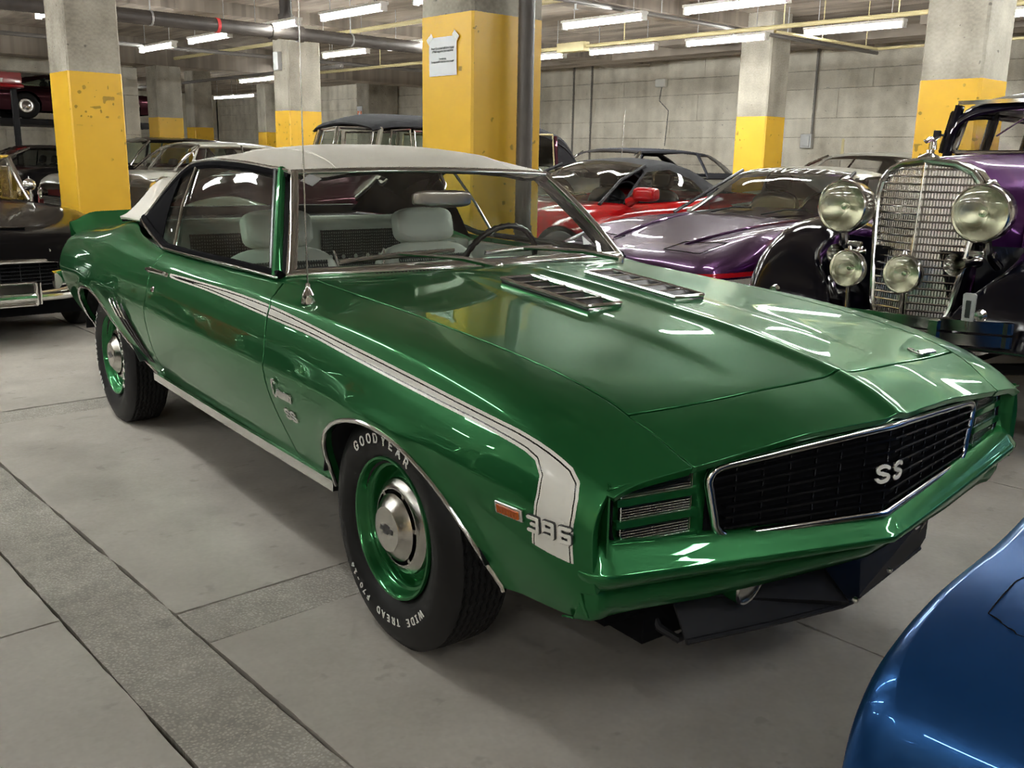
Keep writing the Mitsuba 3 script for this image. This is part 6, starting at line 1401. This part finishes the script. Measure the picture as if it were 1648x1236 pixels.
# ------------------------------------------------------------------ a builder for the cars of the back rows
def std_car(name, text_, M, paint, Lf=.9, Lr=3.6, W=.9, hz=.92, bz=.96, dz=.94, rz=1.42, ws0=-.55, ws1=-1.05, r1=-2.1, r0=-2.75, wb=2.8, R=.34, top=None, glass='tinted_glass', lower=None, cat_='car', hw=.58, whitew=None, round_=0.0, seat='seat_black', lamps='round', top_name='roof', zl=.24, rows=((-1.7, .38),), posts=True, full=True, side_panes=True, panes=None):
    k = thing(name, text_, cat_)
    zf = hz - .06
    st = {Lf: (zf - .10, zf - .10, zf - .13, W * .70, W * .86, .52, .42), Lf - .05: (zf - .03, zf - .03, zf - .06, W * .76, W * .94, .56, .34), Lf - .22: (hz - .035, hz - .035, hz - .04, W * .78, W * .975, .6, zl + .03), .3: (hz - .015, hz - .02, hz - .02, W * .78, W, .62, zl), ws0: (bz - .01, bz - .015, bz - .02, W * .82, W, .64, zl), -1.2: (bz, bz - .01, bz - .02, W * .86, W, .66, zl), r0 - .0: (bz, bz - .005, bz - .02, W * .82, W, .66, zl), -(Lr - .3): (dz, dz - .005, dz - .03, W * .80, W * .98, .66, .32), -(Lr - .05): (dz - .06, dz - .065, dz - .09, W * .74, W * .90, .62, .38), -Lr: (dz - .16, dz - .165, dz - .20, W * .68, W * .82, .60, .44)}
    ar = (wheel_circle(0, R, R + .05), wheel_circle(-wb, R, R + .05)); cut = [lambda x, h, z, t: np.where((t < 1.9) & (x < ws0 - .06) & (x > r0 + .1), -1, 1)]
    kb, m = car_body(k, st, paint, M, ar, fields=cut + ([lambda x, h, z, t: z - .72] if lower else []))
    if lower: car_body(k, st, lower, M, ar, name='lower_body', fields=cut + [lambda x, h, z, t: .716 - z])
    wt = hw; mid = (ws1 + r1) / 2
    sc = {ws0 + .08: (bz - .05, wt + .06, bz - .06, W * .84, bz - .05), ws0: (bz, wt + .06, bz - .01, W * .85, bz - .02), ws0 * .6 + ws1 * .4: (bz * .62 + rz * .38, wt + .05, bz * .66 + rz * .34, W * .86, bz - .01), ws1 + .06: (rz - .055, wt + .02, rz - .10, W * .86, bz - .01), ws1 - .12: (rz - .012, wt, rz - .06, W * .86, bz), mid: (rz, wt, rz - .05, W * .86, bz), r1: (rz - .035, wt - .01, rz - .085, W * .85, bz), r0 * .5 + r1 * .5: (bz * .42 + rz * .58, wt - .02, bz * .46 + rz * .54, W * .84, bz), r0: (bz + .02, wt - .02, bz, W * .82, bz - .01), r0 - .1: (bz - .06, wt - .02, bz - .07, W * .8, bz - .03)}
    sd = [(ws0 - .30, bz + .015), (ws1 - .06, rz - .085), (mid, rz - .075), (r1 + .05, rz - .10), (r0 + .42, bz + .02)]
    canopy(k, sc, M, lambda h: ws1 - .02 - .07 * (h / wt) ** 2, glass, top or paint, side=panes or ([sd] if side_panes else None), rear=lambda x, h, z, t: np.minimum(np.minimum(r1 - .06 - x, wt * .80 - h), x - r0 - .05), top_name=top_name)
    for s in (-1, 1):
        put('windscreen_pillar', tube([(ws0 - .04, s * W * .835, bz), ((ws0 + ws1) / 2 - .03, s * (W * .84 + wt) / 2 + s * .02, (bz + rz) / 2 - .02), (ws1 - .06, s * (wt + .012), rz - .07)], .020, 8), 'chrome', M=M, parent=k)
        if full: put('side_moulding', tube([(x, s * (W + .004 - .10 * smoothf(abs(x + 1.2), 1.7, 2.6)), .715) for x in np.linspace(Lf - .25, -Lr + .25, 18)], .010, 6), 'chrome', M=M, parent=kb)
        for x in (0, -wb): simple_wheel(k, x, s * (W - .13), M, R=R, w=.10, rim='chrome', rr=R * .58, white=whitew)
        if posts: put('window_post', tube([(mid - .05, s * (W * .865), bz), (mid - .05, s * (wt + .025), rz - .06)], .014, 6), 'chrome', M=M, parent=k)
        for dy in ((0, .17) if lamps == 'quad' else (0,)): lamp_round(k, 'headlamp', (Lf + .012 - .04 * (1 - dy / .17 if lamps == 'quad' else 1), s * (W * .82 - dy), .66 if lamps != 'quad' else .68), .085 if lamps == 'quad' else .10, M, depth=.10)
    put('front_bumper', sweep([(Lf + .07 - .12 * (abs(y) / W) ** 3, y, .44) for y in np.linspace(-W * .97, W * .97, 21)], [(-.02, -.055), (.01, -.05), (.025, 0), (.01, .05), (-.02, .055)]), 'chrome', M=M, parent=k)
    G1 = put('grille', rbox(Lf - .04, Lf + .016, -W * .50, W * .50, .50, .66, .02), 'black_cavity', M=M, parent=k)
    for z in np.linspace(.52, .64, 5): put('grille_bar', box(Lf + .008, Lf + .022, -W * .49, W * .49, z - .006, z + .006), 'chrome', smooth=False, M=M, parent=G1)
    interior(k, r0 + .1, ws0 - .25, W * .78, .3, M, seat=seat, rows=rows, top=bz - .02); put('underbody', box(-Lr + .2, Lf - .2, -W * .68, W * .68, .22, .42), 'black_cavity', smooth=False, M=M, parent=k)
    return k, kb

# the row across the aisle, continued to the left, and the row behind it
PK, _ = std_car('saloon_car', 'white and pink 1950s car with a wraparound windscreen, behind the left column', heading(-12.95, 3.15), 'paint_white', Lf=.88, Lr=3.9, W=.93, hz=1.0, bz=1.04, dz=1.0, rz=1.48, ws0=-.55, ws1=-1.02, r1=-2.4, r0=-3.0, wb=3.0, lower='paint_pink', lamps='quad', glass='glass', whitew=.07, seat='seat_red')
RL, _ = std_car('limousine', 'black luxury saloon with upright chrome radiator, beside the white and pink car', heading(-15.3, 3.1), 'paint_black', Lf=.80, Lr=3.9, W=.92, hz=1.06, bz=1.08, dz=1.0, rz=1.56, ws0=-.85, ws1=-1.25, r1=-2.7, r0=-3.1, wb=3.1, lamps='quad', seat='seat_black')
put('radiator', cat(rbox(.74, .86, -.25, .25, .50, 1.05, .03)), 'chrome', M=heading(-15.3, 3.1), parent=RL)
for y in np.linspace(-.21, .21, 12): put('radiator_slat', box(.855, .868, y - .007, y + .007, .54, .98), 'dark_metal', smooth=False, M=heading(-15.3, 3.1), parent=RL)
put('radiator_mascot', cat(tube([(.80, 0, 1.05), (.80, 0, 1.10), (.84, 0, 1.16)], [.02, .014, .006], 8)), 'chrome', M=heading(-15.3, 3.1), parent=RL)
MB_, _ = std_car('modern_coupe', 'modern black coupe with dark side windows, at far left beneath the lift', heading(-19.3, 2.35, 0), 'paint_black', Lf=.85, Lr=3.6, W=.92, hz=.88, bz=.97, dz=1.0, rz=1.40, ws0=-.45, ws1=-1.20, r1=-2.25, r0=-3.1, wb=2.75, R=.34, glass='smoked_glass', lamps='quad', posts=True)
GT, kb = std_car('old_convertible', 'old convertible with a faded grey cloth top and hazy rear window, beyond the red convertible', heading(-8.35, 8.0), 'paint_white', Lf=.9, Lr=4.05, W=.92, hz=.98, bz=1.05, dz=1.0, rz=1.50, ws0=-.5, ws1=-1.0, r1=-2.75, r0=-3.55, wb=3.0, top='cloth_grey', lower='paint_red', glass='glass', top_name='soft_top', posts=False, panes=[[(-2.55, 1.13), (-2.50, 1.40), (-2.85, 1.40), (-3.38, 1.12)]])
put('aerial', tube([(-.4, .80, 1.0), (-.42, .80, 1.5), (-.45, .80, 2.02)], [.006, .005, .003], 6), 'brushed', M=heading(-8.35, 8.0), parent=GT)
WC, _ = std_car('hardtop_car', 'white 1950s hardtop with chrome window posts and red seats, beside the column by the wall', heading(-4.35, 8.55), 'paint_white', Lf=.9, Lr=3.7, W=.91, hz=1.0, bz=1.16, dz=1.02, rz=1.475, ws0=-.45, ws1=-.95, r1=-2.5, r0=-3.05, wb=2.95, glass='glass', seat='seat_red', whitew=.07)
GC, _ = std_car('fastback_car', 'silver grey fastback with a white screen pillar, mostly hidden behind the chrome radiator ornament', heading(-2.1, 9.3), 'paint_silver', Lf=.9, Lr=3.4, W=.88, hz=.95, bz=1.08, dz=.98, rz=1.46, ws0=-.5, ws1=-1.15, r1=-2.0, r0=-2.9, wb=2.6, glass='glass')
# 1930s open cars: one with its long top raised, one without
scene['paint_cream'] = enamel((.50, .48, .42), 1.55)
def prewar(name, text_, M, hull_paint, wing_paint, top=True):
    DH = thing(name, text_, 'car')
    st = {.35: [(0, 1.06), (.10, 1.055), (.20, 1.02), (.27, .92), (.29, .78), (.28, .62), (.27, .5)], -.6: [(0, 1.13), (.18, 1.12), (.32, 1.07), (.42, .97), (.46, .84), (.46, .66), (.44, .5)], -1.45: [(0, 1.16), (.25, 1.15), (.44, 1.11), (.58, 1.04), (.64, .9), (.64, .7), (.62, .5)], -1.68: [(0, 1.17), (.30, 1.17), (.56, 1.15), (.66, 1.08), (.70, .9), (.70, .7), (.68, .46)], -3.95: [(0, 1.17), (.30, 1.17), (.60, 1.16), (.71, 1.08), (.74, .9), (.74, .7), (.72, .46)], -4.50: [(0, 1.10), (.28, 1.10), (.52, 1.07), (.62, .98), (.66, .85), (.66, .7), (.64, .5)], -4.75: [(0, .8), (.2, .8), (.4, .79), (.48, .76), (.5, .7), (.5, .62), (.48, .55)]}
    car_body(DH, st, hull_paint, M, s=(.01, .02), fields=[lambda x, h, z, t: np.where((t < 1.9) & (x < -1.73) & (x > -3.95), -1, 1)])
    if top:
        top_st = {-1.70: (1.64, .53, 1.585, .575, 1.555), -1.78: (1.68, .56, 1.63, .60, 1.57), -2.0: (1.735, .57, 1.67, .63, 1.60), -2.4: (1.745, .57, 1.68, .65, 1.60), -3.85: (1.72, .56, 1.66, .66, 1.57), -4.30: (1.66, .55, 1.58, .67, 1.44), -4.53: (1.50, .54, 1.42, .66, 1.25), -4.61: (1.22, .52, 1.18, .64, 1.12)}
        S_ = {x: [(0, c), (.5 * ht, c - .02), (ht, zt), (ht * .5 + hb * .5 + .012, zt * .5 + zb * .5), (hb, zb)] for x, (c, ht, zt, hb, zb) in top_st.items()}
        car_body(DH, S_, 'cloth_black', M, name='soft_top', s=(.02, .03))
        for s in (-1, 1):
            put('top_quarter', thick((lambda m: m if (m[1][:, 1] * s).mean() > 0 else (m[0], -m[1], m[2][:, ::-1]))(grid_mesh(np.array([[(x, s * (.655 + .02 * (1 - kk)), 1.16 + (z1 - 1.16) * kk) for kk in np.linspace(0, 1, 5)] for x, z1 in ((-4.16, 1.55), (-4.30, 1.50), (-4.42, 1.40), (-4.54, 1.27), (-4.61, 1.17))]))), .006), 'cloth_black', M=M, parent=DH)
            for y0, y1 in ((.03, .53),): put('windscreen_frame', tube([(-1.55 - .02 * (y0 > .02), s * y0, 1.17), (-1.62, s * (y1 + .05), 1.16), (-1.75, s * y1, 1.575), (-1.66, s * y0, 1.585)], .016, 8, close=True), 'chrome', M=M, parent=DH)
            put('windscreen', grid_mesh(np.array([[(-1.55, s * .03, 1.17), (-1.66, s * .03, 1.58)], [(-1.62, s * .58, 1.16), (-1.75, s * .53, 1.57)]])), 'glass', M=M, parent=DH)
            put('windscreen_pillar', tube([(-1.66, s * .63, 1.15), (-1.80, s * .575, 1.58)], .028, 8), 'paint_cream', M=M, parent=DH)
            for x0, x1 in ((-2.10, -1.78), (-2.85, -2.16), (-4.12, -2.95)):
                F_ = put('window_frame', tube([(x0, s * .70, 1.17), (x1, s * .695, 1.17), (x1 + (-.10 if x1 > -1.9 else 0), s * .645, 1.555), (x0, s * .655, 1.575)], .013, 6, close=True), 'chrome' if x0 > -3.0 else 'pipe_cream', M=M, parent=DH)
                put('side_glass', grid_mesh(np.array([[(x0, s * .70, 1.17), (x0, s * .655, 1.57)], [(x1, s * .695, 1.17), (x1, s * .645, 1.55)]])), 'tinted_glass', M=M, parent=F_)
            put('door_post', tube([(-4.16, s * .70, 1.15), (-4.16, s * .66, 1.56)], .025, 6), 'paint_maroon', M=M, parent=DH)
    for s in (-1, 1):
        rows = []
        for x in np.linspace(-1.5, .55, 40):
            z = float(smo(x, (-1.5, .36), (-1.0, .60), (-.5, .84), (-.1, .93), (.2, .89), (.4, .76), (.55, .50))); yo = .84
            rows.append([[x, s * y, zz] for y, zz in ((.42, z - .25), (.45, z - .09), (.52, z - .02), (.64, z), (.74, z - .02), (.81, z - .08), (yo, z - .2))])
        m = grid_mesh(np.array(rows)); put('front_fender', thick(m if m[1][:, 2].mean() > 0 else (m[0], -m[1], m[2][:, ::-1]), .006), wing_paint, M=M, parent=DH)
        lamp_round(DH, 'headlamp', (.38, s * .38, .98), .11, M, depth=.2)
        for x in (-.05, -3.6): simple_wheel(DH, x, s * .70, M, R=.37, w=.08, rim='paint_maroon', rr=.22, white=.06)
    GR_ = put('radiator_shell', cat(rbox(.34, .44, -.27, .27, .50, 1.06, .05)), 'chrome', M=M, parent=DH)
    for y in np.linspace(-.20, .20, 15): put('grille_bar', box(.435, .452, y - .006, y + .006, .54, .99), 'brushed', smooth=False, M=M, parent=GR_)
    interior(DH, -4.0, -1.7, .62, .42, M, rows=((-2.5, .3), (-3.5, .3)), top=1.1); put('chassis', box(-4.4, .4, -.5, .5, .34, .55), 'black_cavity', smooth=False, M=M, parent=DH)
prewar('touring_car', 'maroon and cream 1930s convertible with long black cloth top, behind the big yellow column', heading(-6.90, 1.62), 'paint_maroon', 'paint_cream')

# ------------------------------------------------------------------ car lift at the far left with the maroon coupe on it
LF = thing('car_lift', 'black steel parking lift at far left carrying the maroon coupe', 'car lift')
Lu, Lv, Lz = -26.6, 6.1, 2.08
Ml = mat4(GM[:3, :3], G(Lu, Lv, 0))
put('runway', cat(rbox(-1.2, 1.25, -2.6, 2.9, Lz - .16, Lz, .02)), 'black_satin', M=Ml, parent=LF)
for x in (-1.15, 1.2):
    for y in (-2.5, 1.95): put('post', rbox(x - .09, x + .09, y - .09, y + .09, -.02, Lz + .1, .01), 'black_satin', M=Ml, parent=LF)
put('cross_beam', cat(rbox(-1.2, 1.25, 1.88, 2.02, Lz - .34, Lz - .14, .01)), 'black_satin', M=Ml, parent=LF)
for y in (.7, 1.1): put('lift_motor', rbox(1.22, 1.45, y, y + .22, 1.25, 1.50, .03), 'black_satin', M=Ml, parent=LF)
MC, kb = std_car('coupe', 'dark maroon fastback coupe with silver wheels, up on the black car lift', mat4(GM[:3, :3] @ rot([0, 0, 1], 90)[:3, :3], G(Lu, Lv + 2.15, Lz + .003)), 'paint_maroon', Lf=.95, Lr=3.65, W=.90, hz=.78, bz=.82, dz=.80, rz=1.20, ws0=-.62, ws1=-1.28, r1=-2.0, r0=-3.30, wb=2.6, R=.33, glass='tinted_glass', zl=.22, hw=.52, posts=True, full=False)
RC = thing('red_truck', 'red vehicle with a round headlamp high on the far lift at the left edge', 'truck')
Mr = mat4(GM[:3, :3], G(-22.9, 3.6, 0))
put('body', rbox(-.6, .5, .30, 1.05, 2.74, 3.00, .03), 'paint_pink', M=Mr, parent=RC); put('fender', rbox(-.6, .55, -.9, 1.08, 2.66, 2.74, .03), 'paint_red', M=Mr, parent=RC); lamp_round(RC, 'headlamp', (.55, .10, 2.90), .10, Mr, depth=.2)
for y in (-.8, 1.0): put('rack_post', rbox(-.1, .02, y - .06, y + .06, -.02, 2.68, .01), 'black_satin', M=Mr, parent=RC)

# ------------------------------------------------------------------ blue sports car at the lower right corner
BL_ = thing('blue_car', 'metallic blue sports car nose with pop-up lamp covers, cut off at the lower right corner', 'car')
M = heading(2.21, -.12, 0)
st = {.955: (.42, .42, .42, .74, .846, .36, .25), .935: (.53, .53, .525, .78, .862, .45, .24), .89: (.605, .605, .600, .81, .872, .52, .23), .82: (.642, .642, .636, .83, .880, .55, .22), .66: (.680, .677, .676, .84, .886, .57, .20), .45: (.695, .688, .700, .835, .892, .58, .20), .1: (.74, .728, .762, .84, .905, .60, .20), -.3: (.78, .77, .80, .83, .915, .62, .20), -.8: (.83, .825, .825, .82, .90, .62, .20), -1.3: (.86, .86, .85, .80, .89, .62, .20), -2.0: (.88, .88, .88, .78, .91, .62, .20), -2.6: (.90, .90, .92, .74, .93, .62, .24), -3.2: (.88, .88, .86, .70, .90, .60, .34), -3.45: (.80, .80, .78, .62, .82, .58, .42)}
k1, m1 = car_body(BL_, st, 'paint_blue', M, (wheel_circle(0, .34, .38), wheel_circle(-2.49, .34, .40)), xs=np.unique(np.r_[np.linspace(-3.45, -.3, 60), np.linspace(-.3, .955, 100)]), s=(.012, .026), seg=9, sharp=[0, 0, .6, .3, 0, 0, 0], fields=[lambda x, h, z, t: np.where((t < 1.9) & (x < -1.05) & (x > -2.2), -1, 1)])
tr = cKDTree(m1[0][m1[2][:, 0] < 4][:, :2]); mt = m1[0][m1[2][:, 0] < 4]
zz = lambda x, y: float(mt[tr.query((x, abs(y)), k=3)[1], 2].mean())
def surf_loop(poly, n=10):
    out = []
    for a, b in zip(poly, poly[1:] + poly[:1]):
        for t_ in np.linspace(0, 1, n, endpoint=False): x, y = a[0] + (b[0] - a[0]) * t_, a[1] + (b[1] - a[1]) * t_; out.append((x, y, zz(x, y) + .0006))
    return out
for s in (-1, 1):
    cov = [(.72, s * .42), (.735, s * .47), (.735, s * .72), (.71, s * .77), (.60, s * .775), (.45, s * .745), (.40, s * .69), (.40, s * .47), (.43, s * .42)]
    put('popup_lamp_seam', tube(surf_loop(cov), .0012, 4, close=True), 'black_cavity', M=M, parent=k1)
    put('bonnet_seam', tube([(x, s * (.46 + .10 * (1 - x / .4)), zz(x, .46 + .10 * (1 - x / .4)) + .0004) for x in np.linspace(.36, -.9, 24)], .0014, 4), 'black_cavity', M=M, parent=k1)
    LP = put('turn_lamp', to_plane(rbox(-.10, .10, -.03, .03, -.02, .012, .012), (.937, s * .68, .40), unit([-.12, s, 0]), unit([-.3, 0, 1]), unit([1, .12 * s, .3])), 'lens_silver', M=M, parent=k1)
    for x in (0, -2.49): simple_wheel(BL_, x, s * .78, M, R=.34, w=.12, rr=.20)
put('nose_badge', to_plane(lathe([(0, .004), (.025, .003), (.03, 0)], 24, 'z'), (.80, 0, zz(.80, 0)), (0, 1, 0), unit([-.95, 0, .3]), unit([.3, 0, .95])), 'chrome', M=M, parent=k1)
sca = {-.95: (.84, .62, .83, .76, .84), -1.2: (1.0, .60, .96, .76, .86), -1.45: (1.15, .56, 1.08, .76, .87), -1.6: (1.19, .54, 1.13, .76, .88), -2.0: (1.20, .53, 1.13, .76, .88), -2.4: (1.12, .50, 1.04, .75, .90), -2.75: (.95, .48, .92, .70, .92)}
canopy(BL_, sca, M, lambda h: -1.52 - .08 * (h / .55) ** 2, 'tinted_glass', 'paint_blue', side=[[(-1.2, .88), (-1.58, 1.10), (-2.0, 1.11), (-2.2, .91)]], top_name='roof')
interior(BL_, -2.3, -1.1, .66, .25, M, rows=((-1.8, .36),), top=.88); put('underbody', box(-3.2, .75, -.62, .62, .18, .36), 'black_cavity', smooth=False, M=M, parent=BL_)

# ------------------------------------------------------------------ outside the frame, where the paint mirrors them: the row of cars and columns on the near side of the aisle
for i, (u, pnt, t) in enumerate(((-10.6, 'paint_white', 'white car far along the near row, outside the picture'), (-8.0, 'paint_red', 'red car along the near row, outside the picture'), (-5.4, 'paint_silver', 'silver car in the near row, outside the picture at left'), (-2.9, 'paint_black', 'black car in the near row, mirrored in the green door'), (-.45, 'paint_white', 'tall white van in the near row, mirrored in the green fender'))):
    Mn = mat4(np.stack([GV, -GU, [0, 0, 1.0]], 1) @ np.eye(3), G(u, -3.4, 0))
    std_car('parked_car', t, Mn, pnt, Lf=.9, Lr=3.6, W=.9, **(dict(hz=1.22, bz=1.30, rz=1.95, hw=.72) if i == 4 else {}), lamps='quad' if i % 2 else 'round')
for i, u in enumerate((-4.15, 1.55)):
    column(f'concrete column with yellow base on the near side of the aisle, {"left" if i == 0 else "right"} one', u - .23, u + .23, -6.4, -5.95, 1.93)
